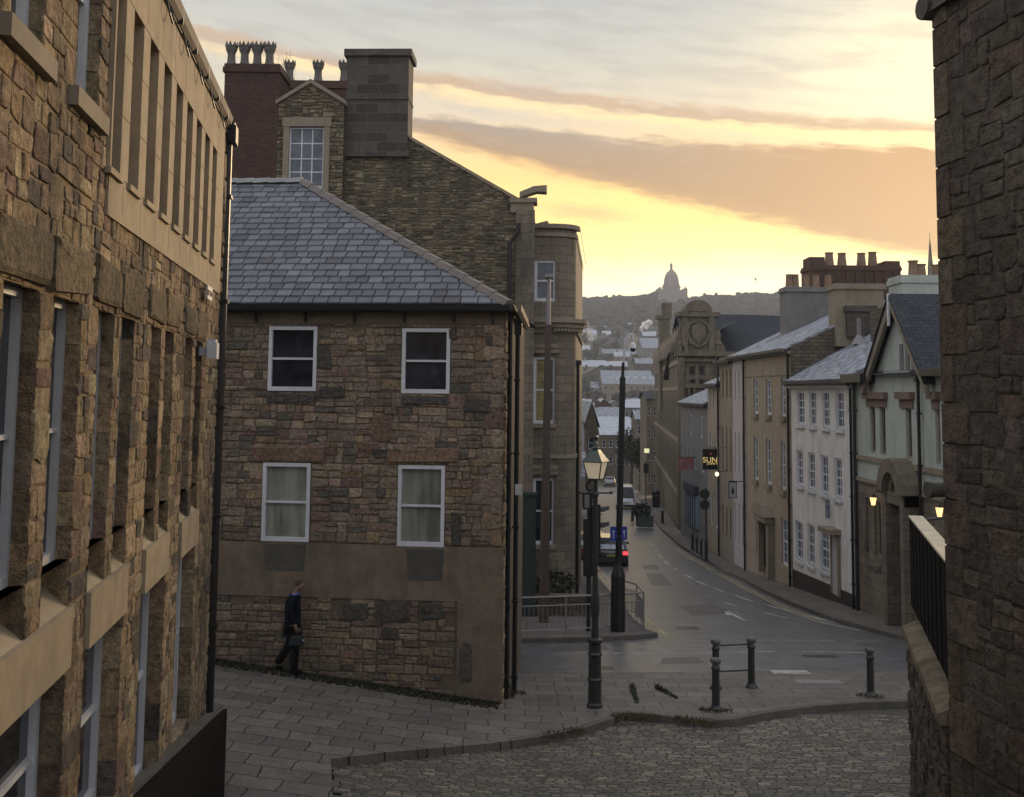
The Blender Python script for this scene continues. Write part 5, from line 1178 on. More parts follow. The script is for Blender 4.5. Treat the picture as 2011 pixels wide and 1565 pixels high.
# --- camera column
b = at(1213, 1240); YC = b.y; top = P(1223, 740, YC); tip = P(1224, 712, YC)
CC = empty('camera_column', b, 'tall black camera column with fat bottle-shaped base and white swan-neck dome camera', 'camera column')
ax = Vector((top.x, YC, top.z)); hh = zat(1215, 1130, YC) - b.z; hn = zat(1216, 1108, YC) - b.z
mb = MB(); mb.tube([b, b + Vector((.01, 0, hh)), b + Vector((.02, 0, hn)), b + Vector((.02, 0, hn + .05))], [.21, .2, .1, .09], 14); mb.build('base', M['black'], CC)
mb = MB(); mb.tube([b + Vector((.02, 0, hn)), ax], [.095, .085], 12); mb.tube([ax, Vector((tip.x, YC, tip.z))], .045, 8); mb.build('column', M['black'], CC)
q = [P(x, y, YC) for x, y in ((1225, 712), (1226, 680), (1228, 664), (1234, 656), (1241, 658), (1243, 668), (1243, 673))]
mb = MB(); mb.tube(q, .03, 8); mb.build('swan_neck', M['white_dull'], CC)
c_ = P(1243, 682, YC); mb = MB(); mb.lathe([(.02, .15), (.08, .11), (.095, .0), (.09, -.03)], c_, 12); h_ = mb.build('dome_housing', M['white'], CC)
mb = MB(); mb.lathe([(.085, -.03), (.08, -.09), (.045, -.125), (.005, -.135)], c_, 12); mb.build('dome_lens', M['glass'], h_)
# blue signs on the column
M['sign_blue'] = m_plain('blue sign face', (.015, .03, .22), .4)
for (x0, x1, y0, y1) in ((1198.5, 1211, 1034, 1062), (1221, 1231.5, 1034, 1060)):
    pass
F2 = Fr((P(1198.5, 1050, YC - .25).x, YC - .25), (1, 0), (0, -1))
t = empty('blue_sign', F2.pt(.2, -4, 0), 'pair of blue information plates with white arrow marks fixed to the black camera column', 'sign')
r1 = F2.rect(1198.5, 1034, 1211, 1062); r2 = F2.rect(1220, 1034, 1231.5, 1060)
for r_ in (r1, r2):
    mb = MB(); fbox(mb, F2, r_[0], r_[1], r_[2], r_[3], -.02, .0); pl_ = mb.build('plate', M['sign_blue'], t)
    xm = (r_[0] + r_[1]) / 2; mb = MB(); fbox(mb, F2, xm - .012, xm + .012, r_[2] + .07, r_[3] - .12, .001, .004); fbox(mb, F2, xm - .03, xm + .03, r_[3] - .16, r_[3] - .11, .002, .006); mb.build('arrow_mark', M['white_dull'], pl_)
mb = MB(); fbox(mb, F2, r1[0], r2[1], r1[2] + .1, r1[2] + .14, -.05, -.02); mb.build('bracket', M['iron'], t)
# --- traffic signal
b = at(1155, 1239); YS = b.y
TS = empty('traffic_signal', b, 'black traffic signal pole seen from the side with three hooded lamps', 'traffic light')
mb = MB(); zt_ = zat(1158, 960, YS); mb.tube([b, Vector((P(1158, 960, YS).x, YS, zt_))], .07, 10); pl = mb.build('pole', M['black'], TS)
mb = MB(); mb.tube([P(1155, 1098, YS), P(1155, 1107, YS)], .078, 10); mb.build('reflective_band', M['white_dull'], TS)
F3 = Fr((P(1165, 1040, YS).x, YS), (1, 0), (0, -1)); hd = F3.rect(1163, 990, 1181, 1092)
mb = MB(); fbox(mb, F3, hd[0], hd[1] - .04, hd[2], hd[3], -.16, .16)
h_ = mb.build('signal_head', M['black'], TS)
for yy in (1003, 1034, 1066):
    zc = zat(1181, yy, YS); mb = MB(); xr_ = hd[1] - .04; pr = []
    for t_ in range(7):
        a = math.pi * t_ / 6; pr.append((.13 * math.cos(a), .13 * math.sin(a)))
    A = [Vector((F3.o[0] + xr_, YS + u, zc + v - .02)) for u, v in pr]; Bq = [p + Vector((.06 + .2 * (i in (1, 2, 3, 4, 5)), 0, .03 if i in (2, 3, 4) else 0)) for i, p in enumerate(A)]
    mb.mesh_(A + Bq, [(i, i + 1, 8 + i, 7 + i) for i in range(6)]); mb.lathe([(.1, 0), (.1, .01)], (F3.o[0] + xr_ - .02, YS, zc - .1), 8); mb.build('visor', M['black'], h_)
hd2 = F3.rect(1145, 967, 1160, 1000); mb = MB(); fbox(mb, F3, hd2[0], hd2[1], hd2[2], hd2[3], -.3, .1); fbox(mb, F3, hd2[0] + .04, hd2[1] - .05, hd2[2] + .05, hd2[3] - .05, .1, .115, 1, (1, 1, 1)); mb.build('push_button_box', [M['black'], M['grey_render']], TS)
hd3 = F3.rect(1144, 1060, 1158, 1110); mb = MB(); fbox(mb, F3, hd3[0] + .03, hd3[1] + .12, hd3[2] - .3, hd3[3] + .6, -.2, .08); mb.build('second_head', M['black'], TS)
mb = MB(); mb.tube([P(1160, 968, YS), P(1152, 955, YS), P(1156, 945, YS), P(1162, 940, YS)], .05, 6); mb.build('top_bracket', M['black'], TS)
# --- guard rail round the corner pavement
GR = empty('guard_rail', at(1150, 1240), 'grey tubular steel pedestrian guard rail curving round the far pavement corner', 'railing')
rl = [g2(1020, 1248), g2(1111, 1244), g2(1223, 1238), g2(1264, 1233)]; rl.append((rl[-1][0] + .1, rl[-1][1] + 2.6)); rl.append((rl[-1][0] - .4, rl[-1][1] + 2.0))
rl = [(rl[0][0] - 4, rl[0][1] + .2)] + rl
RH = 1.02
mb = MB()
def rpt(p, h): return Vector((p[0], p[1], gz(p[0], p[1]) + h))
mb.tube([rpt(p, RH) for p in rl], .028, 6); mb.tube([rpt(p, RH - .24) for p in rl], .018, 5); mb.tube([rpt(p, .12) for p in rl], .018, 5); mb.build('rail', M['galv'], GR)
for p in rl[:-1]: mb = MB(); mb.tube([rpt(p, 0), rpt(p, RH)], .03, 6); mb.build('post', M['galv'], GR)
mb = MB()
for a, b_ in zip(rl, rl[1:]):
    n = max(2, int(math.dist(a, b_) / .13))
    for i in range(1, n):
        p = (a[0] + (b_[0] - a[0]) * i / n, a[1] + (b_[1] - a[1]) * i / n); mb.tube([rpt(p, .12), rpt(p, RH - .24)], .008, 4, cap=False)
mb.build('bars', M['galv'], GR)
# --- bollards
def bollard(px, py, ytop, label, group=None, r=.075):
    b = at(px, py); H = zat(px, ytop, b.y) - b.z
    t = empty('bollard', b, label, 'bollard', group)
    mb = MB(); mb.lathe([(r * 1.75, 0), (r * 1.7, .03), (r * 1.15, .07), (r, .1), (r * .95, H - .24), (r * 1.15, H - .22), (r * 1.15, H - .19), (r * .9, H - .17)], b, 12); mb.build('shaft', M['iron'], t, smooth=False)
    mb = MB(); mb.lathe([(r * .9, H - .17), (r * .85, H - .12), (r * 1.35, H - .09), (r * 1.4, H - .05), (r * 1.1, H - .015), (.005, H)], b, 12); mb.build('cap', M['iron_frost'], t)
    return t, b, H
M['iron_frost'] = m_plain('frosty iron cap', (.07, .07, .075), .5, var=.5, nscale=20)
bollard(1406, 1394, 1291, 'single black bollard with domed cap nearest the cobbles, in front of the railed pair')
bollard(1710, 1366, 1271, 'lone black bollard at the right end of the pavement')
t, b1, H1 = bollard(1406, 1353, 1254, 'black bollard carrying rails, mostly hidden behind the single near bollard')
t2, b2_, H2 = bollard(1476, 1350, 1251, 'black bollard with spreading foot at the free end of the two rails')
for h in (.82, .33):
    mb = MB(); mb.tube([b1 + Vector((0, 0, h * H1 / .95)), b2_ + Vector((0, 0, h * H2 / .95))], .02, 6); mb.build('rail', M['iron'], t)
for x, yb, yt, lab in ((1360, 1081, 1045, 'farthest of the row of black bollards on the right pavement'), (1368.5, 1087, 1052, 'black bollard second farthest in the row on the right pavement'), (1377, 1094, 1057, 'reddish footed black bollard third in the row on the right pavement')):
    bollard(x, yb, yt, lab, 'row of bollards on the right pavement', r=.085)
bollard(1301, 1028, 1002, 'short black bollard on the far right pavement beyond the planter', r=.12); bollard(1242, 1024, 1000, 'short dark bollard beside the planter, below the white van', r=.12)
# --- signs on the right
def round_sign(px, yfoot, ytop, discs, label, r=.27):
    b = at(px, yfoot); t = empty('road_sign', b, label, 'road sign'); zt_ = zat(px, ytop, b.y)
    mb = MB(); mb.tube([b, Vector((b.x, b.y, zt_))], .045, 8); mb.tube([b, b + Vector((0, 0, 1.1))], .09, 8); mb.build('post', M['iron'], t)
    for y in discs:
        z = zat(px, y, b.y); mb = MB(); n = 16
        mb.prism([(r * math.cos(i * 2 * math.pi / n), r * math.sin(i * 2 * math.pi / n)) for i in range(n)], -.08, -.05, lambda u, v, w: Vector((b.x + u - .08, b.y + w, z + v))); mb.build('disc', M['iron'], t)
round_sign(1387, 1102, 958, (970, 991), 'road sign post with two round plates seen from behind near the hanging inn sign')
b = at(1791, 1212); t = empty('sign_post', b, 'grey pole with narrow blue parking plate beside the black boarded screen', 'sign'); zt_ = zat(1789, 1040, b.y)
mb = MB(); mb.tube([b, Vector((b.x - .03, b.y, zt_))], .045, 8); mb.tube([b, b + Vector((0, 0, 1.5))], .065, 8); mb.build('post', M['galv'], t)
F4 = Fr((P(1781, 1070, b.y).x, b.y - .06), (1, -.6), (-.6, -1)); r_ = (0, .22, zat(1785, 1084, b.y), zat(1785, 1056, b.y)); mb = MB(); fbox(mb, F4, *r_, 0, .012); q_ = mb.build('plate', M['sign_blue'], t)
mb = MB(); fbox(mb, F4, .08, .12, r_[2] + .08, r_[3] - .08, .013, .018); fbox(mb, F4, .12, .16, r_[3] - .2, r_[3] - .08, .0135, .019); mb.build('arrow_mark', M['white_dull'], q_)
# hanging inn sign reading SUN
YI = Y_sy - 2.6
FI = Fr((P(1379, 900, YI).x, YI), (1, 0), (0, -1)); ri_ = FI.rect(1380, 882, 1409, 922)
t = empty('inn_sign', FI.pt(.6, -3, 0), 'black hanging inn sign reading SUN in gold letters under a red emblem', 'sign')
mb = MB(); fbox(mb, FI, ri_[0], ri_[1], ri_[2], ri_[3], -.06, 0); bd = mb.build('board', M['black'], t)
mb = MB(); w = .04
for a in ((ri_[0] - w, ri_[0], ri_[2] - w, ri_[3] + w), (ri_[1], ri_[1] + w, ri_[2] - w, ri_[3] + w), (ri_[0], ri_[1], ri_[3], ri_[3] + w * 1.3), (ri_[0], ri_[1], ri_[2] - w, ri_[2])): fbox(mb, FI, *a, -.08, .02)
mb.tube([FI.pt(ri_[0] + .2, ri_[3] + .12, -.03), FI.pt(ri_[1] + .5, ri_[3] + .12, -.03)], .03, 6); mb.tube([FI.pt(ri_[0] + .4, ri_[3] + .12, -.03), FI.pt(ri_[1] + .2, ri_[3] + .75, -.03)], .02, 5)
mb.build('frame', M['buff'], t)
M['gold'] = m_emit('glowing gold lettering', (.9, .66, .25), .35); M['sign_red'] = m_plain('red sign paint', (.42, .06, .07), .5)  # gold letters also given a weak glow, though they are no lamp
cxs = (ri_[0] + ri_[1]) / 2; hz_ = ri_[3] - ri_[2]
text(bd, 'SUN', FI, cxs, ri_[2] + hz_ * .46, .006, .42, 'gold')
scribble(bd, FI, ri_[0] + .22, ri_[1] - .05, ri_[2] + hz_ * .29, .004, .13, 'gold', 9, name='small_lettering')
mb = MB(); mb.prism([(.08 * math.cos(i), .08 * math.sin(i)) for i in range(6)], .002, .012, lambda u, v, w: FI.pt(cxs + u + .04, ri_[2] + hz_ * .78 + v, w)); mb.build('emblem', M['sign_red'], bd)
# its small lamp
p = P(1408, 931, YI); t = empty('inn_lamp', p, 'small bright yellow lamp just under the hanging black inn sign', 'lamp'); mb = MB(); mb.lathe([(.02, .12), (.1, .05), (.1, -.05), (.02, -.12)], p, 8); mb.build('bulb', m_emit('bright yellow lamp', (1, .8, .4), 2.0), t)
mb = MB(); mb.tube([p + Vector((0, 0, .1)), p + Vector((.6, 0, .2))], .02, 5); mb.build('arm', M['iron'], t)
# red hanging sign
YR = 70; FRs = Fr((P(1332, 900, YR).x, YR), (1, 0), (0, -1)); r_ = FRs.rect(1333, 899, 1362, 923)
t = empty('hanging_sign', FRs.pt(.4, -5, 0), 'faded red rectangular hanging sign with pale lettering left of the black inn sign', 'sign')
mb = MB(); fbox(mb, FRs, r_[0], r_[1], r_[2], r_[3], -.08, 0); bd = mb.build('board', m_plain('faded red paint', (.3, .09, .1), .6, stain=(.35, .22, .22), st=.6), t)
scribble(bd, FRs, r_[0] + .06, r_[0] + .55, r_[3] - .22, .004, .25, 'white_dull', 21)
for k_ in range(3): scribble(bd, FRs, r_[0] + .08, r_[1] - .1, r_[3] - .42 - .13 * k_, .004, .08, 'white_dull', 30 + k_, name='small_lettering')
mb = MB(); mb.tube([FRs.pt(r_[0], r_[3] + .04, -.04), FRs.pt(r_[1] + .7, r_[3] + .04, -.04)], .03, 6); mb.build('bracket', M['iron'], t)
# white sign with bottle
YW = 55.5; F5 = Fr((P(1432, 960, YW).x, YW), (1, 0), (0, -1)); r_ = F5.rect(1432, 947, 1446, 977)
t = empty('bottle_sign', F5.pt(.2, -5, 0), 'small white framed hanging sign showing a dark bottle', 'sign')
mb = MB(); fbox(mb, F5, r_[0], r_[1], r_[2], r_[3], -.06, 0, 0); bd = mb.build('board', M['white_dull'], t)
mb = MB(); xm = (r_[0] + r_[1]) / 2; zm = (r_[2] + r_[3]) / 2; mb.prism([(-.06, -.2), (.06, -.2), (.06, .02), (.02, .08), (.02, .2), (-.02, .2), (-.02, .08), (-.06, .02)], .002, .012, lambda u, v, w: F5.pt(xm + u, zm + v, w)); mb.build('bottle_emblem', M['black'], bd)
mb = MB()
for a in ((r_[0] - .03, r_[0], r_[2], r_[3]), (r_[1], r_[1] + .03, r_[2], r_[3]), (r_[0] - .03, r_[1] + .03, r_[3], r_[3] + .03), (r_[0] - .03, r_[1] + .03, r_[2] - .03, r_[2])): fbox(mb, F5, *a, -.07, .01)
mb.tube([F5.pt(r_[0], r_[3] + .05, -.03), F5.pt(r_[1] + .35, r_[3] + .05, -.03)], .02, 5); mb.build('frame', M['iron'], t)
# grey board on the cream house
YG2 = 40.6; F6 = Fr((P(1621, 1000, YG2).x, YG2), (1, 0), (0, -1)); r_ = F6.rect(1621, 985, 1656, 1018)
t = empty('office_sign', F6.pt(.3, -5, 0), 'blue grey projecting board with faded lettering on the cream house beside its door', 'sign')
mb = MB(); fbox(mb, F6, r_[0], r_[1], r_[2], r_[3], -.05, 0); bd = mb.build('board', m_plain('blue grey sign', (.2, .22, .27), .6), t)
scribble(bd, F6, r_[0] + .06, r_[1] - .06, r_[3] - .2, .003, .16, 'black', 41); scribble(bd, F6, r_[0] + .1, r_[1] - .1, r_[2] + .15, .003, .09, 'black', 42, name='small_lettering')
mb = MB(); fbox(mb, F6, r_[1], r_[1] + .06, r_[2] - .1, r_[3] + .22, -.06, .02); mb.build('upright', M['iron'], t); mb = MB(); fbox(mb, F6, r_[0], r_[1] + .3, r_[3], r_[3] + .03, -.04, -.01); mb.build('bracket', M['iron'], t)
# --- planter, litter bin and thin posts in the distance
def foliage(mb, c, R_, n, leaf=.12, squash=.7, flat=False):
    for _ in range(n):
        d = Vector((rnd.gauss(0, 1), rnd.gauss(0, 1), rnd.gauss(0, 1))).normalized(); rr = U(.55, 1.0) ** .5 * (1 + .25 * math.sin(7 * d.x + 5 * d.z) * math.cos(6 * d.y))
        p = Vector(c) + Vector((d.x * R_[0], d.y * R_[1], d.z * R_[2])) * rr; a = Vector((U(-1, 1), U(-1, 1), U(-1, 1))).normalized() * leaf; b_ = a.cross(Vector((U(-1, 1), U(-1, 1), U(-1, 1)))).normalized() * leaf * .6
        mb.face([p - a, p + b_, p + a, p - b_])
b = at(1266, 1034); t = empty('planter', b, 'grey green planter tub filled with bushy plants on the right pavement beyond the van', 'planter')
mb = MB(); W_ = 30 / 2100 * b.y; mb.box(b + Vector((0, 0, .4)), (W_, .9, .8), .1); mb.box(b + Vector((0, 0, .82)), (W_ + .1, 1.0, .07), .1); mb.build('tub', m_plain('grey green planter', (.06, .08, .075), .7), t)
mb = MB(); foliage(mb, b + Vector((-.25, 0, 1.15)), (W_ * .6, .6, .55), 700, .1); mb.build('shrub', M['leaf'], t)
b = at(1288, 996); t = empty('litter_bin', b, 'dark domed litter bin on the far right pavement', 'bin'); mb = MB(); mb.box(b + Vector((0, 0, .7)), (.7, .6, 1.4)); mb.lathe([(.42, 0), (.42, .12), (.25, .3), (.02, .36)], b + Vector((0, 0, 1.4)), 8); mb.build('bin_body', M['black'], t); mb = MB(); mb.box(b + Vector((0, -.31, 1.15)), (.5, .03, .08)); mb.build('slot', M['galv'], t)
b = at(1268, 1000); t = empty('signpost', b, 'thin dark street post with small plates in front of the far right pavement', 'post'); mb = MB(); mb.tube([b, b + Vector((0, 0, 4.6))], .06, 6); mb.build('post', M['iron'], t); mb = MB(); mb.box(b + Vector((.05, -.07, 3.9)), (.5, .04, .9)); mb.build('plate', M['iron'], t)
p = P(1270, 885, 118); t = empty('lit_sign_box', p, 'pale yellow lit sign box high on the far right street wall', 'sign'); mb = MB(); mb.box(p, (.5, .4, .45)); mb.build('lamp_box', m_emit('pale yellow lit box', (.75, .72, .4), .7), t); mb = MB(); mb.box(p + Vector((.35, 0, -.6)), (.7, .3, .4)); mb.build('panel', M['grey_render'], t)
# bushes by the bay
for (x, y, R_, lab) in ((1092, 1172, (.6, .35, .42), 'dark green shrub growing against the foot of the rounded bay'), (1052, 1182, (.6, .5, .4), 'smaller dark shrub left of the bay shrub, behind the guard rail')):
    p = P(x, y, 36.3 if x > 1080 else 35.4); b = Vector((p.x, p.y, gz(p.x, p.y))); t = empty('shrub', b, lab, 'shrub')
    mb = MB(); foliage(mb, b + Vector((0, 0, R_[2] + .15 + (.3 if x > 1080 else 0))), R_, 900, .06); mb.build('foliage', M['leaf'], t)
    mb = MB()
    for _ in range(5): mb.tube([b, b + Vector((U(-.3, .3), U(-.2, .2), .6))], .015, 4)
    mb.build('stem', M['bark'], t)
# low wall beside the bay behind the railing
t = empty('low_stone_wall', (0, 35, -7), 'low stone wall of dark blocks behind the guard rail below the shrubs', 'wall')
F7 = Fr((-.3, 34.7), (1, .02), (.02, -1)); mb = MB(); rubble(mb, F7, 0, 3.0, -7.4, -6.45, [], .35, .2, .03, PAL_DARK); body(mb, F7, .01, 3.0, -7.4, -6.46, -.01, .35, m=1); mb.build('wall_face', [M['stone_dark'], M['mortar']], t)
# twiggy bush behind the brick stack
p = P(553, 150, 40.5); t = empty('bare_shrub', p, 'bare twiggy shrub showing between the red brick stack and the clay pots', 'shrub'); mb = MB()
for _ in range(46):
    a = p + Vector((U(-.1, .1), 0, -1.6)); q = [a]
    for s_ in range(4): q.append(q[-1] + Vector((U(-.14, .18), U(-.1, .1), U(.3, .75))))
    mb.tube(q, [.018, .012, .008, .006, .003], 3, cap=False)
mb.build('twigs', M['bark'], t)
# gull
p = P(1485, 550, 90); t = MB()
t.mesh_([p + Vector(v) * .42 for v in ((-.1, .45, .0), (.08, .0, .06), (.1, -.5, -.02), (0, .02, -.09), (-.35, 0, .55), (-.2, .25, .62), (.5, 0, .0), (.65, -.2, -.12), (-.05, -.1, .1))], [(0, 1, 3), (1, 2, 3), (0, 3, 8), (3, 2, 8), (1, 4, 5), (1, 5, 0), (0, 4, 1), (1, 6, 7), (1, 7, 2), (2, 6, 1)])
o = t.build('bird', M['iron']); tag(o, 'small dark bird flying in the yellow sky right of the distant dome', 'bird')
o.data.name = 'bird'
# chimney smoke in the town
mb = MB(); p = P(1268, 640, 520)
for _ in range(16):
    c_ = p + Vector((U(-2.2, 2.2), U(-1, 1), U(-1, 1.6))); c_.z += (c_.x - p.x) * .4; r_ = U(.5, 1.3)
    mb.lathe([(.05, -r_), (r_ * .75, -r_ * .7), (r_, 0), (r_ * .75, r_ * .7), (.05, r_)], c_, 8)
o = mb.build('smoke', m_plain('sunlit white steam', (.85, .8, .75), 1, var=.05, bs=0)); o['kind'] = 'stuff'; tag(o, 'small puff of pale chimney steam above the distant town', 'smoke')  # steam in one even warm white
# ================================================================== vehicles
def car(loc, rz, label, paint, cat='car', L=4.4, W=1.78, Hh=1.45, kind='hatch', lights=False, glass='glass', plate=True, name='parked_car'):
    t = empty(name, (0, 0, 0), label, cat)
    hw = W / 2
    # stations along y (rear -L/2 to front +L/2): (y, z bottom, z belt, half width)
    if kind == 'hatch': st = [(-L / 2, .42, .8, .78), (-L / 2 + .08, .28, .92, .93), (-L / 2 + .6, .2, .97, 1), (-.3, .18, .95, 1), (L / 2 - 1.1, .18, .92, .99), (L / 2 - .35, .22, .78, .93), (L / 2, .35, .6, .75)]
    else: st = [(-L / 2, .5, 1.05, .9), (-L / 2 + .06, .4, 1.2, .97), (-L / 2 + .6, .3, 1.22, 1), (0, .3, 1.2, 1), (L / 2 - .9, .3, 1.1, 1), (L / 2 - .2, .35, .95, .92), (L / 2, .45, .8, .8)]
    vs = []; n = 10
    for y, zb, zt_, w in st:
        x = hw * w; zm = (zb + zt_) / 2
        vs += [(-x * .82, y, zb), (-x * .97, y, zb + .12), (-x, y, zm), (-x * .97, y, zt_ - .08), (-x * .88, y, zt_), (x * .88, y, zt_), (x * .97, y, zt_ - .08), (x, y, zm), (x * .97, y, zb + .12), (x * .82, y, zb)]
    fs = [(i * n + k, i * n + (k + 1) % n, (i + 1) * n + (k + 1) % n, (i + 1) * n + k) for i in range(len(st) - 1) for k in range(n)] + [tuple(range(n - 1, -1, -1)), tuple(range((len(st) - 1) * n, len(st) * n))]
    mb = MB(); mb.mesh_(vs, fs); bodyo = mb.build('body', paint, t, smooth=True)
    bodyo.modifiers.new('b', 'BEVEL').width = .03
    zb0 = .94 if kind == 'hatch' else 1.2
    if kind == 'hatch': gh = [(-L / 2 + .1, .0), (-L / 2 + .55, 1), (-L / 2 + 1.2, 1.06), (.1, 1.06), (.55, .95), (1.25, 0)]
    else: gh = [(-L / 2 + .03, 0), (-L / 2 + .15, 1), (0, 1.04), (.9, .98), (1.5, 0)]
    g_h = Hh - zb0; vs = []; 
    for y, f in gh:
        z = zb0 + g_h * min(1, f) * .96; w = hw * (.9 - .16 * min(1, f)); vs += [(-hw * .9, y, zb0 - .03), (-w, y, z), (w, y, z), (hw * .9, y, zb0 - .03)]
    m_ = len(gh); fs = [(i * 4 + k, i * 4 + k + 1, (i + 1) * 4 + k + 1, (i + 1) * 4 + k) for i in range(m_ - 1) for k in range(3)]
    mb = MB(); mb.mesh_(vs, fs); mb.build('windows', M[glass], t)
    mb = MB(); tp = [(y, zb0 + g_h * min(1, f) * .96, hw * (.9 - .16 * min(1, f))) for y, f in gh if f > .9]
    vs = []
    for i, (y, z, w) in enumerate(tp): vs += [(-w * 1.02, y, z - .05), (-w * .8, y, z + .045), (w * .8, y, z + .045), (w * 1.02, y, z - .05)]
    k_ = len(tp); mb.mesh_(vs, [(i * 4 + k, i * 4 + k + 1, (i + 1) * 4 + k + 1, (i + 1) * 4 + k) for i in range(k_ - 1) for k in range(3)] + [(0, 1, 2, 3), ((k_ - 1) * 4, (k_ - 1) * 4 + 1, (k_ - 1) * 4 + 2, (k_ - 1) * 4 + 3)])
    for sx in (-1, 1):   # pillars
        for (ya, za), (yb, zb_) in (((gh[0][0], zb0), (tp[0][0], tp[0][1])), ((gh[-1][0], zb0), (tp[-1][0], tp[-1][1])), ((-.35, zb0), (-.35, tp[0][1]))):
            mb.tube([(sx * hw * .9, ya, za - .02), (sx * tp[0][2] * 1.01, yb, zb_)], .035, 5)
    mb.build('roof', paint, t)
    mb = MB()
    for sx in (-1, 1): pass
    for sx in (-1, 1):
        for y in (-L / 2 + .78, L / 2 - .85):
            mb = MB(); mb.prism([(.32 * math.cos(i * math.pi / 8), .32 * math.sin(i * math.pi / 8)) for i in range(16)], sx * (hw - .2), sx * (hw + .005), lambda u, v, w: Vector((w, y + u, .32 + v))); wl = mb.build('wheel', M['black'], t)
            mb = MB(); mb.prism([(.2 * math.cos(i * math.pi / 5), .2 * math.sin(i * math.pi / 5)) for i in range(10)], sx * (hw - .03), sx * (hw + .015), lambda u, v, w: Vector((w, y + u, .32 + v))); mb.build('rim', M['galv'], wl)
        mb = MB(); mb.box((sx * (hw + .08), .75, zb0 + .03), (.18, .1, .13)); mb.build('mirror', paint, t)
        zl = .8 if kind == 'hatch' else 1.0
        mb = MB(); mb.box((sx * hw * .8, -L / 2 + .01, zl), (.26 if kind == 'hatch' else .1, .14, .16 if kind == 'hatch' else .35)); mb.build('tail_light', M['tail_on'] if lights else M['tail_off'], t)
    y = -L / 2 - .015
    mb = MB(); mb.box((0, y, .68 if kind == 'hatch' else .75), (.5, .02, .11)); mb.build('number_plate', m_plain('yellow plate', (.3, .28, .06), .5), t)
    mb = MB(); mb.box((0, -L / 2 + .03, .46), (W * .86, .16, .24)); mb.box((0, y + .01, .76), (.7, .02, .02)); mb.build('bumper', M['iron'], t)
    if kind == 'hatch': mb = MB(); mb.face([(-hw * .74, gh[0][0] - .012, zb0 + .05), (hw * .74, gh[0][0] - .012, zb0 + .05), (hw * .66, gh[1][0] - .012, Hh - .1), (-hw * .66, gh[1][0] - .012, Hh - .1)]); mb.build('rear_window', M['glass_pale'], t)
    t.location = loc; t.rotation_euler = (0, 0, rz); return t
M['tail_on'] = m_emit('lit tail light', (1.0, .05, .06), 1.3); M['tail_off'] = m_plain('red tail lens', (.18, .01, .01), .3)
M['glass_pale'] = m_glass('pale rear window', (.24, .28, .32), .35, .3)  # paler, rougher glass for the rear window
def paint(n, c): return m_plain(n, c, .3, var=.05, nscale=2, bs=0, spec=.6, coat=.6)
def road_at(px, py): p = G(px, py, -KH); return Vector((p.x, p.y, gz(p.x, p.y) - KH + .02))
bl = road_at(1205, 1113); bl.y += 2.1; bl.z = gz(bl.x, bl.y) - KH
c1 = car(bl, -.05, 'black hatchback with lit red tail lights and pale rear window behind the camera column', paint('black car paint', (.012, .012, .016)), L=4.2, W=1.8, lights=True, Hh=1.5)
rd = Vector((P(1163, 1090, 61).x, 61.0, 0)); rd.z = gz(rd.x, rd.y) - KH
c2 = car(rd, -.08, 'dark red car standing ahead of the black hatchback, half hidden by the traffic signal', paint('dark red car paint', (.16, .012, .012)), L=4.1, W=1.75, Hh=1.5)
wv = road_at(1234, 1000); wv.y += 2.3; wv.z = gz(wv.x, wv.y) - KH
car(wv, -.1, 'white van with pale rear doors partly behind the black column', paint('white van paint', (.75, .78, .82)), cat='van', L=4.8, W=1.95, Hh=2.3, kind='van', name='parked_van')
sv = road_at(1200, 956); sv.y += 2; sv.z = gz(sv.x, sv.y) - KH
car(sv, -.1, 'small silver car far down the street beyond the white van', paint('silver car paint', (.3, .3, .31)), L=4.2, W=1.8, Hh=1.5)
for o_, y in ((c1, 55), (c2, 61)): pass

# ================================================================== person
def skin_obj(name, pts_, edges, rad, mat, parent, sub=2):
    me = bpy.data.meshes.new(name); me.from_pydata([tuple(p) for p in pts_], edges, []); o = bpy.data.objects.new(name, me); col.objects.link(o)
    o.modifiers.new('s', 'SKIN'); sv_ = me.skin_vertices[0].data
    for i, r_ in enumerate(rad): sv_[i].radius = (r_, r_) if not isinstance(r_, tuple) else r_
    sv_[0].use_root = True
    m_ = o.modifiers.new('u', 'SUBSURF'); m_.levels = sub; m_.render_levels = sub
    dg = bpy.context.evaluated_depsgraph_get(); me2 = bpy.data.meshes.new_from_object(o.evaluated_get(dg)); bpy.data.objects.remove(o)
    me2.materials.clear(); me2.materials.append(mat)
    for p_ in me2.polygons: p_.use_smooth = True
    o = bpy.data.objects.new(name, me2); col.objects.link(o); o.parent = parent; return o
PE = empty('person', (0, 0, 0), 'person in dark navy coat and black trousers walking head bowed, holding a small bag', 'person')
skinm = m_plain('skin', (.22, .13, .095), .6, bs=0); coat = m_plain('navy coat', (.006, .008, .015), .9, spec=.15); trou = m_plain('black trousers', (.008, .008, .009), .9, spec=.15); hairm = m_plain('brown hair', (.045, .028, .02), .8)
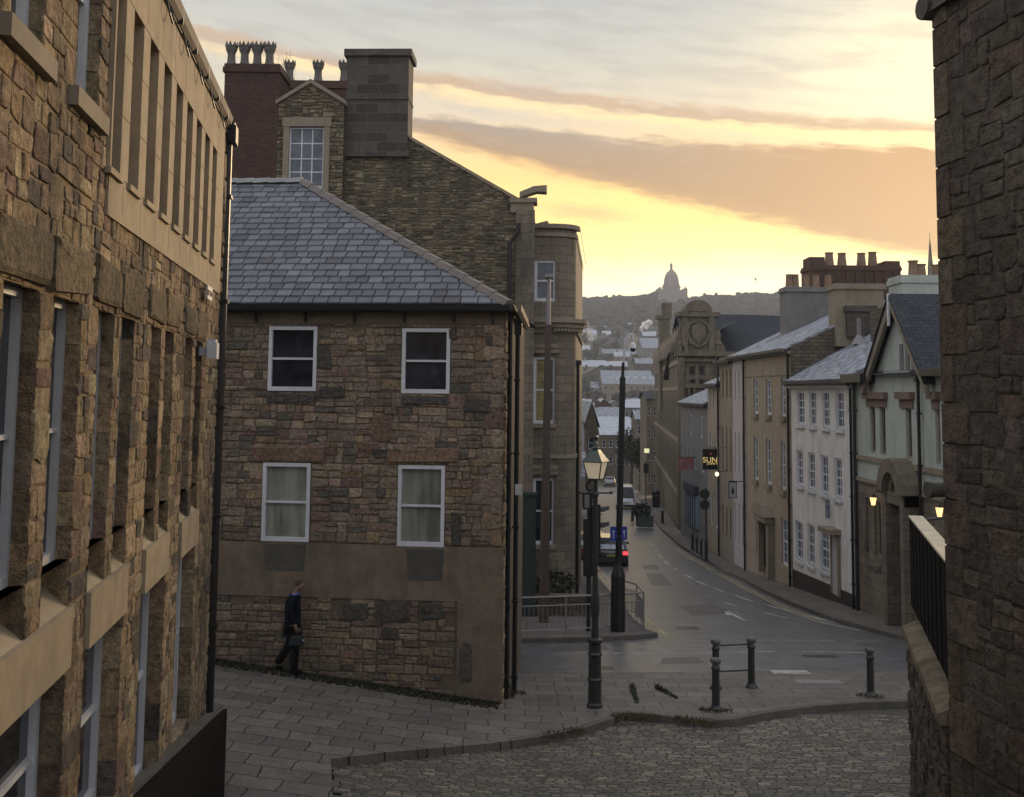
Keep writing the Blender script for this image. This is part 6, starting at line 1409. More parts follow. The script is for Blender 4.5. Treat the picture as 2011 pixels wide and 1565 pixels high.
# x forward, y to the walker's left (away from camera), z up
B_ = [(0, 0, .95), (.0, 0, 1.12), (-.01, 0, 1.3), (.0, 0, 1.42), (.04, 0, 1.49), (.09, 0, 1.56), (.13, 0, 1.62), (.12, 0, 1.69),
      (0, -.17, 1.41), (-.01, -.22, 1.15), (.09, -.2, .93), (0, .17, 1.41), (-.02, .22, 1.15), (.0, .2, .93),
      (.0, -.09, .9), (.07, -.09, .5), (.07, -.09, .09), (.0, .09, .9), (-.06, .09, .5), (-.3, .09, .19),
      (.2, -.09, .04), (-.22, .09, .06), (.115, -.2, .86), (.01, .2, .86)]
Eg = [(0, 1), (1, 2), (2, 3), (3, 4), (4, 5), (5, 6), (6, 7), (3, 8), (8, 9), (9, 10), (3, 11), (11, 12), (12, 13), (0, 14), (14, 15), (15, 16), (0, 17), (17, 18), (18, 19), (16, 20), (19, 21), (10, 22), (13, 23)]
Rd = [.12, .115, .13, .1, .055, .06, .095, .08, .055, .045, .032, .055, .045, .032, .085, .06, .045, .085, .06, .045, .04, .035, .028, .028]
skin_obj('body', B_, Eg, Rd, skinm, PE)
skin_obj('coat', [(0, 0, .88), (0, 0, 1.05), (-.01, 0, 1.28), (-.0, 0, 1.4), (.03, 0, 1.475), (0, -.18, 1.4), (-.01, -.235, 1.15), (.085, -.215, .95), (0, .18, 1.4), (-.02, .235, 1.15), (-.0, .21, .95), (.0, 0, .78)],
         [(0, 1), (1, 2), (2, 3), (3, 4), (3, 5), (5, 6), (6, 7), (3, 8), (8, 9), (9, 10), (0, 11)], [.165, .165, .165, .13, .085, .085, .07, .055, .085, .07, .055, .165], coat, PE)
skin_obj('trousers', [(0, 0, .9), (.01, -.09, .82), (.075, -.09, .5), (.07, -.09, .06), (.0, .09, .82), (-.07, .09, .5), (-.31, .09, .15)], [(0, 1), (1, 2), (2, 3), (0, 4), (4, 5), (5, 6)], [.14, .11, .085, .075, .11, .085, .075], trou, PE)
for y, a, b_ in ((-.09, (.04, .05), (.23, .03)), (.09, (-.32, .13), (-.2, .03))):
    skin_obj('shoe', [(a[0], y, a[1]), ((a[0] + b_[0]) / 2, y, (a[1] + b_[1]) / 2 + .01), (b_[0], y, b_[1] + .01)], [(0, 1), (1, 2)], [.075, .07, .055], trou, PE, 1)
skin_obj('hair', [(.07, 0, 1.61), (.095, 0, 1.67), (.14, 0, 1.705)], [(0, 1), (1, 2)], [.07, .1, .075], hairm, PE, 2)
mb = MB(); mb.tube([(.195, 0, 1.645), (.218, 0, 1.61), (.205, 0, 1.6)], [.008, .014, .01], 5); mb.build('nose', skinm, PE)
for sy in (-1, 1):
    mb = MB(); mb.lathe([(.004, -.012), (.014, 0), (.004, .012)], (.196, sy * .035, 1.64), 6); mb.build('eye', M['black'], PE)
    mb = MB(); mb.lathe([(.006, -.035), (.022, 0), (.006, .03)], (.1, sy * .088, 1.62), 6); mb.build('ear', skinm, PE)
mb = MB()
for sx, wx, wz, fo in ((.12, -.2, .86, 1), (.015, .2, .86, 0)):
    for i in range(4):
        x = sx - .03 + i * .02; l = (.075, .085, .08, .065)[i]
        mb.tube([(x, wx, wz + .01), (x + .004, wx + .004, wz - l * .5), (x + .012, wx + (.02), wz - l * .8), (x + .012, wx + .035, wz - l * .75)], [.011, .01, .009, .007], 6)
    mb.tube([(sx + .04, wx, wz + .03), (sx + .06, wx + .01, wz - .005), (sx + .052, wx + .02, wz - .035)], [.013, .011, .008], 6)
mb.build('fingers', skinm, PE)
mb = MB(); mb.tube([(.02 + .1 * math.cos(a), .1 * math.sin(a), 1.475 + .02 * math.cos(a)) for a in [i * math.pi / 6 for i in range(13)]], .022, 6); mb.build('collar', m_plain('bright blue collar', (.05, .12, .38), .7), PE)
p = at(572, 1323)
BG = empty('handbag', (0, 0, 0), 'small dark blue grey bag hanging from the hand of the walking person', 'bag')
mb = MB(); mb.box((.13, -.2, .65), (.3, .13, .16), taper=.72); mb.box((.13, -.2, .74), (.2, .05, .03)); o = mb.build('bag_body', m_plain('dark teal leather', (.009, .015, .019), .6), BG); o.modifiers.new('b', 'BEVEL').width = .03
mb = MB(); mb.tube([(.03, -.2, .74), (.07, -.2, .82), (.12, -.2, .84), (.17, -.2, .82), (.22, -.2, .74)], .009, 5); mb.build('handle', trou, BG)
mb = MB(); mb.box((.26, -.262, .68), (.02, .01, .02)); mb.build('buckle', M['white'], BG)
for o in (PE, BG): o.location = p; o.scale = (1.02,) * 3

# ================================================================== left side of the street further down, town, hill and memorial
def gable_house(name, label, x0, x1, y, depth, ze, zr, mat, roof, ridge='x', group=None, wins=0, chim=0, parts=True, zb=None, cat='house', wmat='glass'):
    """ridge 'x': ridge runs across the view; 'y': gable end faces the camera"""
    zb = zb if zb is not None else min(gz(x0, y), gz(x1, y), gz(x0, y + depth)) - 1
    t = empty(name, ((x0 + x1) / 2, y, zb), label, cat, group) if parts else None
    F = Fr((x0, y), (1, 0), (0, -1)); w = x1 - x0; ho = []
    if wins:
        n, fl = wins
        for j in range(fl):
            for i in range(n):
                c_ = w * (i + .5) / n; zz = ze - 1.0 - 2.9 * j; ww = min(.55, w / n * .28)
                if zz - 1.3 > zb: ho.append((c_ - ww, c_ + ww, zz - 1.3, zz))
    mb = MB(); flat_wall(mb, F, 0, w, zb, ze, ho, .2); fbox(mb, F, .02, w - .02, zb, ze - .02, -depth, -.22)
    mb.face([(x0, y, zb), (x0, y + depth, zb), (x0, y + depth, ze), (x0, y, ze)], uv=[(0, zb), (depth, zb), (depth, ze), (0, ze)]); mb.face([(x1, y, zb), (x1, y + depth, zb), (x1, y + depth, ze), (x1, y, ze)], uv=[(0, zb), (depth, zb), (depth, ze), (0, ze)])
    xm, ym = (x0 + x1) / 2, y + depth / 2
    if ridge == 'y': mb.face([(x0, y, ze), (x1, y, ze), (xm, y, zr)], uv=[(0, ze), (w, ze), (w / 2, zr)])
    else:
        for xx in (x0, x1): mb.face([(xx, y, ze), (xx, y + depth, ze), (xx, ym, zr)], uv=[(0, ze), (depth, ze), (depth / 2, zr)])
    rb = MB(); e = .25
    if ridge == 'y':
        L = math.hypot(w / 2, zr - ze)
        for a in (x0 - e, x1 + e): rb.face([(a, y - e, ze - .1), (a, y + depth, ze - .1), (xm, y + depth, zr + .1), (xm, y - e, zr + .1)], uv=[(0, 0), (depth, 0), (depth, L), (0, L)])
    else:
        L = math.hypot(depth / 2, zr - ze)
        for a in (y - e, y + depth + e): rb.face([(x0 - e, a, ze - .1), (x1 + e, a, ze - .1), (x1 + e, ym, zr + .1), (x0 - e, ym, zr + .1)], uv=[(0, 0), (w, 0), (w, L), (0, L)])
    if not parts:
        n0 = len(mb.f); mb.v += rb.v
        off_ = len(mb.v) - len(rb.v); mb.f += [tuple(i + off_ for i in f) for f in rb.f]; mb.c += rb.c; mb.u += rb.u; mb.m += [1] * len(rb.f)
        cx_ = x0 + w * .2; fbox(mb, F, w * .15, w * .15 + 1.1, zr - 1, zr + 1.3, -depth / 2 - .5, -depth / 2 + .5, 0)
        for h in ho: mb.face([F.pt(h[0], h[2], -.19), F.pt(h[1], h[2], -.19), F.pt(h[1], h[3], -.19), F.pt(h[0], h[3], -.19)], m=2)
        return tag(mb.build(name, [M[mat], M[roof], M['glass']]), label, cat, group)
    mb.build('wall', M[mat], t); rfo = rb.build('roof', M[roof], t)
    for c_ in range(chim):
        cb = MB(); s = w * (.12 + .76 * c_ / max(1, chim - 1)) if chim > 1 else w * .1; yy = -depth / 2
        fbox(cb, F, s - .45, s + .45, zr - 1.2, zr + 1.1, yy - .4, yy + .4); fbox(cb, F, s - .55, s + .55, zr + 1.1, zr + 1.25, yy - .5, yy + .5)
        for k_ in (-.22, .22): cb.lathe([(.15, 0), (.12, .5)], F.pt(s + k_, zr + 1.25, yy), 6)
        cb.build('chimney', M['brick_brown'], rfo)
    for h in ho: sash(t, F, h, h=-.15, fw=.08, paint='white_dull')
    return t
def pxh(name, label, px0, px1, yeave, yridge, Y, depth, mat, roof, **k):
    xm = (px0 + px1) / 2; e = P(xm, yeave, Y).z; r_ = P(xm, yridge, Y + (depth / 2 if k.get('ridge', 'x') == 'x' else 0)).z
    return gable_house(name, label, P(px0, yeave, Y).x, P(px1, yeave, Y).x, Y, depth, e, r_, mat, roof, **k)
# left row beyond the bay, facing the street
pxh('rendered_shop', 'grey rendered shop beyond the rounded bay with blue neon sign and pale roof', 1085, 1141, 826, 800, 62, 34, 'grey_render', 'slate_frost', ridge='x', wins=(3, 2))
p0 = P(1148, 800, 60)
t = empty('shop_pilaster', (p0.x, 62, -9), 'pale narrow stone pilaster strip at the corner of the grey shop beside the blue sign', 'pilaster'); F8 = Fr((P(1140, 860, 61.5).x, 61.5), (1, 0), (0, -1)); r_ = F8.rect(1140, 832, 1147, 892); mb = MB(); fbox(mb, F8, *r_, -.5, 0); mb.build('shaft', m_plain('pale stone', (.34, .32, .27), .9), t); mb = MB(); fbox(mb, F8, r_[0] - .05, r_[1] + .05, r_[3], r_[3] + .15, -.55, .05); mb.build('capital', M['buff'], t)
F9 = Fr((P(1129, 860, 60.5).x, 60.5), (1, 0), (0, -1)); r_ = F9.rect(1130, 850, 1139, 879)
t = empty('neon_sign', F9.pt(.1, -3, 0), 'bright blue glowing vertical sign beside the edge of the rounded bay', 'sign'); mb = MB(); fbox(mb, F9, r_[0], r_[1], r_[2], r_[3], -.12, 0); bd = mb.build('light_box', m_emit('blue neon', (.02, .04, .9), 1.6), t)
mb = MB(); xm = (r_[0] + r_[1]) / 2; mb.prism([(-.09, -.1), (.0, -.28), (.09, .0), (-.02, .1), (.05, .3), (-.06, .12)], .003, .01, lambda u, v, w: F9.pt(xm + u, (r_[2] + r_[3]) / 2 + v, w)); fbox(mb, F9, xm - .1, xm + .1, r_[2] + .03, r_[2] + .1, .003, .01); mb.build('light_mark', m_emit('pale blue light', (.45, .5, 1.0), 1.4), bd)
# hipped canopy roof over the shop front
q = [P(1112, 936, 46), P(1149, 934, 46), P(1147, 905, 50), P(1130, 905, 50)]
t = empty('entrance_canopy', (q[0].x, 47, -8), 'frosted slate lean-to canopy jutting out beyond the rounded bay above the pavement', 'canopy'); mb = MB(); q2 = [P(1112, 936, 46), P(1149, 934, 46), Vector((q[1].x + .3, 50, q[2].z + .4)), Vector((q[0].x, 50, q[2].z + .4))]; q2[3].z = q2[2].z
mb.face(q2, uv=[(0, 0), (2, 0), (2, 3), (0, 3)]); mb.mesh_(q2 + [v - Vector((0, 0, .12)) for v in q2], [(i, (i + 1) % 4, 4 + (i + 1) % 4, 4 + i) for i in range(4)] + [(4, 5, 6, 7)]); mb.build('canopy_roof', M['slate_frost'], t)
mb = MB(); fbox(mb, Fr((q2[0].x + .1, 46.4), (1, 0), (0, -1)), 0, q2[1].x - q2[0].x - .35, -9, q2[0].z - .15, -5, 0); mb.build('porch_wall', M['grey_render'], t)
pxh('stone_gable_house', 'dark stone gable end with coping and alternating corner stones left of the lantern', 1150, 1174, 838, 790, 110, 20, 'rubble_far', 'slate_frost', ridge='y', wins=(1, 3))
pxh('long_wall_house', 'buff walled house with long blue grey roof beyond the stone gable end', 1172, 1222, 819, 800, 206, 12, 'buff', 'slate_frost', wins=(4, 2), chim=1)
pxh('street_end_house', 'low stone house with broad pale frosted roof closing the end of the street', 1180, 1246, 853, 819, 188, 14, 'rubble_far', 'frost', wins=(5, 2))
pxh('triangular_gable_house', 'brown gable triangle with white frosted roof edges above the long blue grey roof', 1166, 1206, 801, 784, 235, 14, 'brick_brown', 'frost', ridge='y')
pxh('frost_roof_terrace', 'flat pale frosted roof terrace left of the brown gable triangle', 1128, 1163, 795, 784, 230, 14, 'grey_render', 'frost', chim=2)
pxh('right_frosted_house', 'frosted hipped roof house right of the black column above the street end', 1226, 1284, 800, 785, 225, 14, 'grey_render', 'frost', chim=1, wins=(5, 1))
pxh('skylight_hall', 'long low hall with blue grey frosted roof and a row of oval skylights', 1184, 1284, 754, 728, 440, 22, 'buff', 'slate_frost', wins=(8, 2))
for i, x in enumerate((1200, 1215, 1231, 1248, 1265, 1280)):
    Yk = 444.5; p = P(x, 742, Yk)
    mb = MB(); mb.box(p + Vector((0, 0, 0)), (1.7, .4, 1.1)); tag(mb.build('skylight', M['white']), 'pale framed skylight in the long frosted hall roof', 'skylight', 'skylights on the hall roof')
pxh('pyramid_roof_hall', 'square hall with shallow pyramid frosted roof near the ornate building', 1262, 1296, 683, 664, 610, 30, 'grey_render', 'slate_frost', wins=(4, 2))
pxh('yellow_gabled_hall', 'tall pale yellow rendered gabled hall behind the dome camera', 1232, 1256, 668, 652, 680, 24, 'tan', 'slate_frost', ridge='y', wins=(2, 2))
pxh('white_villa', 'white walled villa with broad frosted roof high in the distant town', 1144, 1172, 656, 648, 790, 12, 'cream', 'frost', wins=(3, 1))
pxh('small_white_house', 'small white house with banded windows right of the distant white villa', 1184, 1200, 656, 650, 800, 10, 'cream', 'frost', wins=(3, 1))
pxh('flat_roof_block', 'long flat topped pale block below the wooded hill', 1160, 1232, 642, 640, 850, 18, 'grey_render', 'frost', wins=(14, 1)); pxh('terrace_block', 'long low pale terrace on the hillside under the woods', 1204, 1250, 633, 630, 900, 14, 'buff', 'frost', wins=(8, 1))
pxh('hillside_school', 'grey hillside block left of the long flat topped pale block', 1130, 1160, 636, 632, 880, 14, 'grey_render', 'frost', wins=(6, 1))
# right side far end
pxh('slim_turret_house', 'slim greenish grey house front with tall windows left of the ornate building', 1270, 1290, 782, 770, 140, 7, 'ashlar', 'slate', wins=(2, 4)); pxh('far_corner_shop', 'dark narrow corner shop with frosted roof corner low at the street end', 1250, 1272, 822, 806, 160, 7, 'ashlar', 'slate_frost', wins=(2, 3))
# dark trees at the street end
def leafy_tree(px, ybase, Y, Hh_, Rr, label, n=1500, group=None):
    p = P(px, ybase, Y); b = Vector((p.x, Y, gz(p.x, Y))); t = empty('tree', b, label, 'tree', group)
    mb = MB(); mb.tube([b, b + Vector((.1, 0, Hh_ * .35)), b + Vector((0, 0, Hh_ * .7))], [.3, .22, .1], 7)
    for k_ in range(6): a = U(0, 6.28); mb.tube([b + Vector((0, 0, Hh_ * U(.3, .55))), b + Vector((math.cos(a) * Rr * .6, math.sin(a) * Rr * .6, Hh_ * U(.6, .85)))], [.12, .03], 5)
    mb.build('trunk', M['bark'], t)
    mb = MB()
    for k_ in range(9):
        a = U(0, 6.28); c_ = b + Vector((math.cos(a) * Rr * U(0, .6), math.sin(a) * Rr * U(0, .6), Hh_ * U(.42, .85))); foliage(mb, c_, (Rr * .5, Rr * .5, Rr * .42), n // 9, .22)
    mb.build('crown', M['leaf'], t)
leafy_tree(1240, 950, 165, 9.5, 3.6, 'dark evergreen tree at the far end of the street behind the white van'); leafy_tree(1258, 950, 150, 8, 2.6, 'smaller dark tree close to the lit yellow sign box')
leafy_tree(1160, 770, 470, 11, 8.0, 'broad dark tree clump in the middle of the distant town', 1200)
# scattered hillside houses
mats_ = ['grey_render', 'buff', 'rubble_far', 'rubble_far', 'brick_brown', 'grey_render']; n_ = 0
occ = []
for _ in range(1500):
    Y = U(260, 900) ; rx = U(-.02, .24); x = rx * Y
    if n_ >= 140: break
    w = U(7, 15); d_ = U(8, 11)
    zt_ = gz(x, Y)
    if any(abs(x - a) < (w + c_) / 2 + .5 and abs(Y - b_) < 12 for a, b_, c_ in occ): continue
    if Y < 480 and .035 < rx < .16 and rnd.random() < .45: continue
    occ.append((x, Y, w)); n_ += 1; hh = U(4, 6)
    o = gable_house('town_house', 'distant house with frosted roof among others on the misty hillside', x - w / 2, x + w / 2, Y, d_, zt_ + hh, zt_ + hh + U(2.4, 3.8), rnd.choice(mats_), rnd.choice(['frost', 'slate_frost', 'slate_frost', 'slate']), ridge=rnd.choice('xxy'), group='houses of the distant hillside town', wins=(max(2, int(w / 3.5)), 2), parts=False)
# woods
import numpy as np
def blob_template(seed):
    bm = bmesh.new(); bmesh.ops.create_icosphere(bm, subdivisions=2, radius=1.0); r_ = random.Random(seed)
    for v in bm.verts: v.co *= r_.uniform(.72, 1.2)
    v = np.array([list(x.co) for x in bm.verts]); f = np.array([[y.index for y in x.verts] for x in bm.faces]); bm.free(); return v, f
T_ = [blob_template(i) for i in range(6)]; V_, F_l, off_ = [], [], 0
def add_blob(x, y, z, r_, h_):
    global off_
    v, f = T_[rnd.randrange(6)]; a = U(0, 6.28); c_, s_ = math.cos(a), math.sin(a)
    q = np.empty_like(v); q[:, 0] = (v[:, 0] * c_ - v[:, 1] * s_) * r_ + x; q[:, 1] = (v[:, 0] * s_ + v[:, 1] * c_) * r_ + y; q[:, 2] = v[:, 2] * h_ + z
    V_.append(q); F_l.append(f + off_); off_ += len(v)
def hillz(x, y): return gz(x, y)
for _ in range(4200):
    Y = U(840, 1250); x = U(-120, .34 * Y + 40)
    if Y < 1180 and abs(x - 179) < 26 and Y > 1080: continue
    if Y < 900 and rnd.random() < .5: continue
    R_ = U(2.6, 4.6); b0 = gz(x, Y); hh = U(6, 10)
    if Y > 1150: hh *= .8 + .25 * math.sin(x * .05) + .15 * math.sin(x * .17)
    for k_ in range(3): add_blob(x + U(-2.5, 2.5), Y + U(-2, 2), b0 + hh * U(.55, .95), R_ * U(.5, .85), R_ * U(.4, .75))
for _ in range(500):
    Y = U(250, 840); x = U(-.05, .26) * Y
    if any(abs(x - a) < c_ / 2 + 3 and -4 < Y - b_ < 13 for a, b_, c_ in occ): continue
    R_ = U(2.0, 3.6); b0 = gz(x, Y)
    for k_ in range(3): add_blob(x + U(-1.5, 1.5), Y, b0 + U(2.5, 6), R_ * U(.5, .9), R_ * U(.5, .8))
V_ = np.concatenate(V_); F_l = np.concatenate(F_l); me = bpy.data.meshes.new('woods'); me.from_pydata(V_.tolist(), [], F_l.tolist()); me.materials.append(M['wood_far'])
o = bpy.data.objects.new('woods', me); col.objects.link(o); tag(o, 'misty bare woods covering the hilltop and gaps of the town', 'woods', kind='stuff')
# domed memorial
YM = 1180.0; c0 = P(1318.5, 600, YM); k = YM / 2100.0
def zy(y): return P(1318, y, YM).z
MM = empty('domed_memorial', (c0.x, YM, gz(c0.x, YM)), 'pale domed memorial with lantern and corner turrets on the hilltop against the sunrise', 'memorial')
M['memorial'] = m_plain('pale memorial stone', (.2, .17, .15), .9)
X_ = c0.x
mb = MB(); zb = zy(604)
mb.lathe([(17.5 * k, zb - 12), (17.5 * k, zy(566)), (18.3 * k, zy(565)), (18.3 * k, zy(561))], (X_, YM, 0), 8); mb.build('drum', M['memorial'], MM)
mb = MB(); dz_ = zy(558) - 0; top_ = zy(531); base_ = zy(561); R0 = 15.2 * k
pf = [(R0 * 1.08, base_), (R0 * 1.08, base_ + 1.2)] + [(R0 * math.cos(a) ** .85, base_ + 1.2 + (top_ - base_ - 1.2) * math.sin(a)) for a in [i * math.pi / 2 / 9 for i in range(10)][:-1]] + [(2.4 * k, top_)]
mb.lathe(pf, (X_, YM, 0), 20); mb.build('dome', M['memorial'], MM)
mb = MB(); mb.lathe([(4.2 * k, top_ - .5), (4.2 * k, top_ + .6), (2.4 * k, top_ + .8), (2.4 * k, zy(521)), (3.0 * k, zy(520.5)), (2.2 * k, zy(518.5)), (.5 * k, zy(517)), (.3 * k, zy(513))], (X_, YM, 0), 10); mb.build('lantern', M['memorial'], MM)
mb = MB(); mb.box((X_, YM, (zy(578) + zb - 10) / 2), (54 * k, 40 * k, zy(578) - zb + 10)); mb.box((X_, YM, (zy(571) + zy(580)) / 2), (44 * k, 36 * k, zy(571) - zy(580))); mb.box((X_, YM, zb - 6), (62 * k, 52 * k, 14)); mb.build('base', M['memorial'], MM)
for sx in (-1, 1):
    for sy in (-1, 1):
        mb = MB(); mb.lathe([(4 * k, zb - 8), (4 * k, zy(572)), (4.6 * k, zy(571)), (3.8 * k, zy(568.5)), (1.8 * k, zy(566)), (.3 * k, zy(564.5))], (X_ + sx * 25 * k, YM + sy * 18 * k, 0), 8); mb.build('turret', M['memorial'], MM)
p = P(1253, 592, 1150); t = empty('glasshouse', (p.x, 1150, gz(p.x, 1150)), 'low domed pavilion on the wooded ridge left of the memorial', 'pavilion'); mb = MB(); mb.lathe([(24 * k, -9), (24 * k, -3), (20 * k, 0), (11 * k, 3.2), (10 * k, 3.4), (10 * k, 4.0), (.1, 4.4)], (p.x, 1150, p.z), 20); mb.build('pavilion_dome', M['memorial'], t)
# church spire
p = P(1826, 470, 220); z1 = P(1826, 527, 220).z; t = empty('church_spire', (p.x, 220, z1), 'thin pointed church spire behind the pots near the dark right building', 'spire'); mb = MB(); mb.lathe([(.75, -22), (.62, 0), (.08, p.z - z1)], (p.x, 220, z1), 8); mb.build('spire', M['ashlar'], t)
mb = MB(); mb.tube([(p.x, 220, p.z - .1), (p.x, 220, p.z + 1.3)], .05, 4); mb.build('finial', M['iron'], t)
# ================================================================== sky, sun, air
def azel(px, py): d = ray(px, py).normalized(); return math.degrees(math.atan2(d.x, d.y)), math.degrees(math.asin(d.z))
w = bpy.data.worlds.new('World'); sc.world = w; w.use_nodes = True; nt = w.node_tree; nt.nodes.clear()
out = N(nt, 'ShaderNodeOutputWorld'); bg = N(nt, 'ShaderNodeBackground'); nt.links.new(bg.outputs[0], out.inputs[0])
SUN_AZ = math.radians(26); SUN_EL = math.radians(7)
sky = N(nt, 'ShaderNodeTexSky'); sky.sky_type = 'NISHITA'; sky.sun_disc = False; sky.sun_elevation = SUN_EL; sky.sun_rotation = SUN_AZ; sky.dust_density = 2.5; sky.altitude = 30
tc = N(nt, 'ShaderNodeTexCoord'); sp_ = N(nt, 'ShaderNodeSeparateXYZ'); nt.links.new(tc.outputs['Generated'], sp_.inputs[0])
x_, y_, z_ = sp_.outputs
az = mth(nt, 'MULTIPLY', mth(nt, 'ARCTAN2', x_, y_), 57.2958); el = mth(nt, 'MULTIPLY', mth(nt, 'ARCSINE', z_), 57.2958)
# wind-drawn noise of the cloud sheet
cmb = N(nt, 'ShaderNodeCombineXYZ'); nt.links.new(mth(nt, 'MULTIPLY', az, .05), cmb.inputs[0]); nt.links.new(mth(nt, 'ADD', mth(nt, 'MULTIPLY', el, .32), mth(nt, 'MULTIPLY', az, .045)), cmb.inputs[1])
n1 = noise(nt, cmb.outputs[0], 1.3, 6, .55)
cm2 = N(nt, 'ShaderNodeCombineXYZ'); nt.links.new(mth(nt, 'MULTIPLY', az, .16), cm2.inputs[0]); nt.links.new(mth(nt, 'ADD', mth(nt, 'MULTIPLY', el, .9), mth(nt, 'MULTIPLY', az, .12)), cm2.inputs[1])
n2 = noise(nt, cm2.outputs[0], 1.2, 7, .6)
wob = mth(nt, 'ADD', mth(nt, 'MULTIPLY', mth(nt, 'SUBTRACT', n1, .5), 2.2), mth(nt, 'MULTIPLY', mth(nt, 'SUBTRACT', n2, .5), .9))
elw = mth(nt, 'ADD', el, wob)
def E_(y, x=1300): return azel(x, y)[1]
stops = [(-20, (.12, .1, .09)), (0, (.5, .4, .28)), (E_(600), (1.25, 1.08, .72)), (E_(560), (1.35, 1.14, .74)), (E_(500), (1.25, .92, .36)), (E_(430), (1.15, .82, .25)), (E_(340), (1.02, .65, .22)), (E_(230), (.68, .56, .4)), (E_(110), (.52, .5, .43)), (E_(0), (.42, .43, .425)), (32, (.5, .53, .55)), (90, (.72, .76, .84))]
fac = mth(nt, 'DIVIDE', mth(nt, 'ADD', elw, 20), 110)
base = ramp(nt, fac, [((s + 20) / 110, c) for s, c in stops])
# Nishita tint of the clear air
nish = N(nt, 'ShaderNodeVectorMath', operation='SCALE'); nt.links.new(sky.outputs[0], nish.inputs[0]); nish.inputs['Scale'].default_value = .1
# glow towards the hidden sun
a_g, e_g = azel(1790, 130)
g1 = mth(nt, 'ADD', mth(nt, 'POWER', mth(nt, 'DIVIDE', mth(nt, 'SUBTRACT', az, a_g), 7.0), 2), mth(nt, 'POWER', mth(nt, 'DIVIDE', mth(nt, 'SUBTRACT', el, e_g), 4.5), 2))
gl_ = mth(nt, 'EXPONENT', mth(nt, 'MULTIPLY', g1, -1))
col_ = mix(nt, mth(nt, 'MULTIPLY', gl_, .85), base, (1.0, .86, .56))
def smooth(v, a, b): 
    n = N(nt, 'ShaderNodeMapRange', interpolation_type='SMOOTHSTEP'); nt.links.new(v, n.inputs[0]); n.inputs[1].default_value = a; n.inputs[2].default_value = b; return n.outputs[0]
def lin(p, q):   # straight edge through two picture directions as a function of azimuth
    (a0, e0), (a1, e1) = azel(*p), azel(*q); s = (e1 - e0) / (a1 - a0); return mth(nt, 'ADD', mth(nt, 'MULTIPLY', az, s), e0 - s * a0)
cm3 = N(nt, 'ShaderNodeCombineXYZ'); nt.links.new(mth(nt, 'MULTIPLY', az, .45), cm3.inputs[0]); nt.links.new(mth(nt, 'ADD', mth(nt, 'MULTIPLY', el, 2.2), mth(nt, 'MULTIPLY', az, .3)), cm3.inputs[1])
n3 = noise(nt, cm3.outputs[0], 1.0, 8, .65)
wb = mth(nt, 'ADD', mth(nt, 'MULTIPLY', wob, .45), mth(nt, 'MULTIPLY', mth(nt, 'SUBTRACT', n3, .5), 1.3))
ela = mth(nt, 'ADD', el, wb)
# broad bank
Uq = lin((850, 228), (1840, 288)); Lq = lin((850, 284), (1840, 512))
tU = mth(nt, 'SUBTRACT', Uq, ela); tL = mth(nt, 'SUBTRACT', ela, Lq)
mk = mth(nt, 'MULTIPLY', smooth(tU, -.1, .4), smooth(tL, -.2, .6))
depth_ = mth(nt, 'DIVIDE', tU, mth(nt, 'MAXIMUM', mth(nt, 'SUBTRACT', Uq, Lq), .5))
bank = ramp(nt, depth_, [(0, (.4, .33, .265)), (.25, (.34, .26, .195)), (.7, (.38, .24, .135)), (1, (.7, .4, .13))])
bank = mix(nt, smooth(az, -2, 20), bank, (.46, .265, .12))
col_ = mix(nt, mk, col_, bank)
# thin upper streak with gold underside
Bq = lin((440, 150), (1840, 262)); Bq = lin((820, 160), (1840, 265)); dB = mth(nt, 'SUBTRACT', ela, Bq)
mB = mth(nt, 'MULTIPLY', smooth(dB, -.3, .2), mth(nt, 'SUBTRACT', 1, smooth(dB, .25, .9)))
col_ = mix(nt, mth(nt, 'MULTIPLY', mB, .85), col_, (.5, .33, .2))
mG = mth(nt, 'MULTIPLY', smooth(dB, -.9, -.25), mth(nt, 'SUBTRACT', 1, smooth(dB, -.2, .15)))
col_ = mix(nt, mth(nt, 'MULTIPLY', mG, .55), col_, (1.1, .78, .32))
# small low wedge
cA, cE = azel(1150, 420); g2_ = mth(nt, 'ADD', mth(nt, 'POWER', mth(nt, 'DIVIDE', mth(nt, 'SUBTRACT', az, cA), 2.6), 2), mth(nt, 'POWER', mth(nt, 'DIVIDE', mth(nt, 'SUBTRACT', mth(nt, 'ADD', ela, mth(nt, 'MULTIPLY', az, .12)), cE + .12 * cA), .42), 2))
col_ = mix(nt, mth(nt, 'MULTIPLY', mth(nt, 'EXPONENT', mth(nt, 'MULTIPLY', g2_, -1)), .75), col_, (.75, .48, .2))
# faint high grey streaks
hs = mth(nt, 'MULTIPLY', smooth(n2, .42, .66), smooth(el, 13, 17)); col_ = mix(nt, mth(nt, 'MULTIPLY', hs, .4), col_, (.36, .335, .31))
hs = mth(nt, 'MULTIPLY', smooth(n3, .5, .75), smooth(el, 11, 16)); col_ = mix(nt, mth(nt, 'MULTIPLY', hs, .35), col_, (.62, .55, .45))
bs_ = mth(nt, 'MULTIPLY', mk, smooth(n3, .5, .8)); col_ = mix(nt, mth(nt, 'MULTIPLY', bs_, .3), col_, (.62, .4, .2))
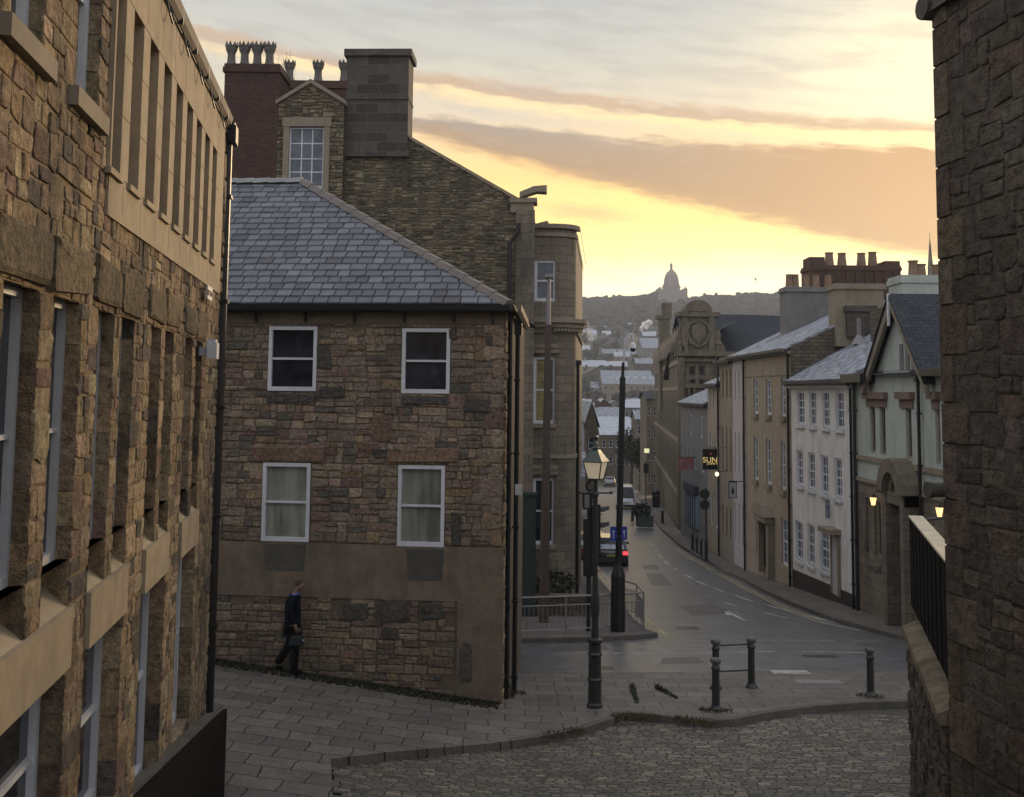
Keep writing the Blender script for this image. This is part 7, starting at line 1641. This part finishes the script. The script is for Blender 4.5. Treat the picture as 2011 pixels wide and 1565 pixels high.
# away from the sunrise the sky is dim blue-grey
da = mth(nt, 'COSINE', mth(nt, 'MULTIPLY', mth(nt, 'SUBTRACT', az, 14), 1 / 57.2958)); hf = smooth(da, -.35, .93)
west = ramp(nt, mth(nt, 'DIVIDE', el, 90), [(0, (.54, .53, .55)), (.3, (.62, .64, .68)), (1, (.72, .76, .84))])
col_ = mix(nt, hf, west, col_)
fin = mix(nt, .05, col_, nish.outputs[0])
sc10 = N(nt, 'ShaderNodeVectorMath', operation='SCALE'); nt.links.new(fin, sc10.inputs[0]); sc10.inputs['Scale'].default_value = 10.0
nt.links.new(sc10.outputs[0], bg.inputs[0]); bg.inputs[1].default_value = 0.105
sd = bpy.data.lights.new('sun', 'SUN'); so = bpy.data.objects.new('sun', sd); col.objects.link(so)
sd.energy = 3.6; sd.angle = math.radians(16); sd.color = (1.0, .72, .42)
dv = Vector((math.sin(SUN_AZ) * math.cos(SUN_EL), math.cos(SUN_AZ) * math.cos(SUN_EL), math.sin(SUN_EL))); so.rotation_euler = dv.to_track_quat('Z', 'Y').to_euler()
# morning mist in the valley
me = bpy.data.meshes.new('haze'); bm = bmesh.new(); bmesh.ops.create_cube(bm, size=1.0)
for v in bm.verts: v.co = Vector((v.co.x * 2500, v.co.y * 1800 + 830, v.co.z * 190 + 62))
bm.to_mesh(me); bm.free(); hm = bpy.data.materials.new('haze'); hm.use_nodes = True; nt = hm.node_tree; nt.nodes.clear(); o_ = N(nt, 'ShaderNodeOutputMaterial'); pv = N(nt, 'ShaderNodeVolumePrincipled'); pv.inputs['Color'].default_value = (.82, .86, .93, 1); pv.inputs['Density'].default_value = .0003; pv.inputs['Anisotropy'].default_value = 0
nt.links.new(pv.outputs[0], o_.inputs['Volume']); me.materials.append(hm); o = bpy.data.objects.new('haze', me); col.objects.link(o); tag(o, 'pale morning mist lying over the town and hill', 'haze', kind='stuff')
for o in bpy.data.objects:
    if o.name.startswith(('front_kerb', 'right_kerb', 'left_kerb')): pass
sc.view_settings.view_transform = 'Standard'; sc.view_settings.look = 'None'; sc.view_settings.exposure = 0.45; sc.view_settings.gamma = 1
sc.cycles.use_denoising = True; sc.cycles.max_bounces = 4; sc.cycles.diffuse_bounces = 2; sc.cycles.glossy_bounces = 2; sc.cycles.use_adaptive_sampling = True; sc.cycles.adaptive_threshold = .02; sc.cycles.volume_bounces = 1; sc.cycles.sample_clamp_indirect = 4
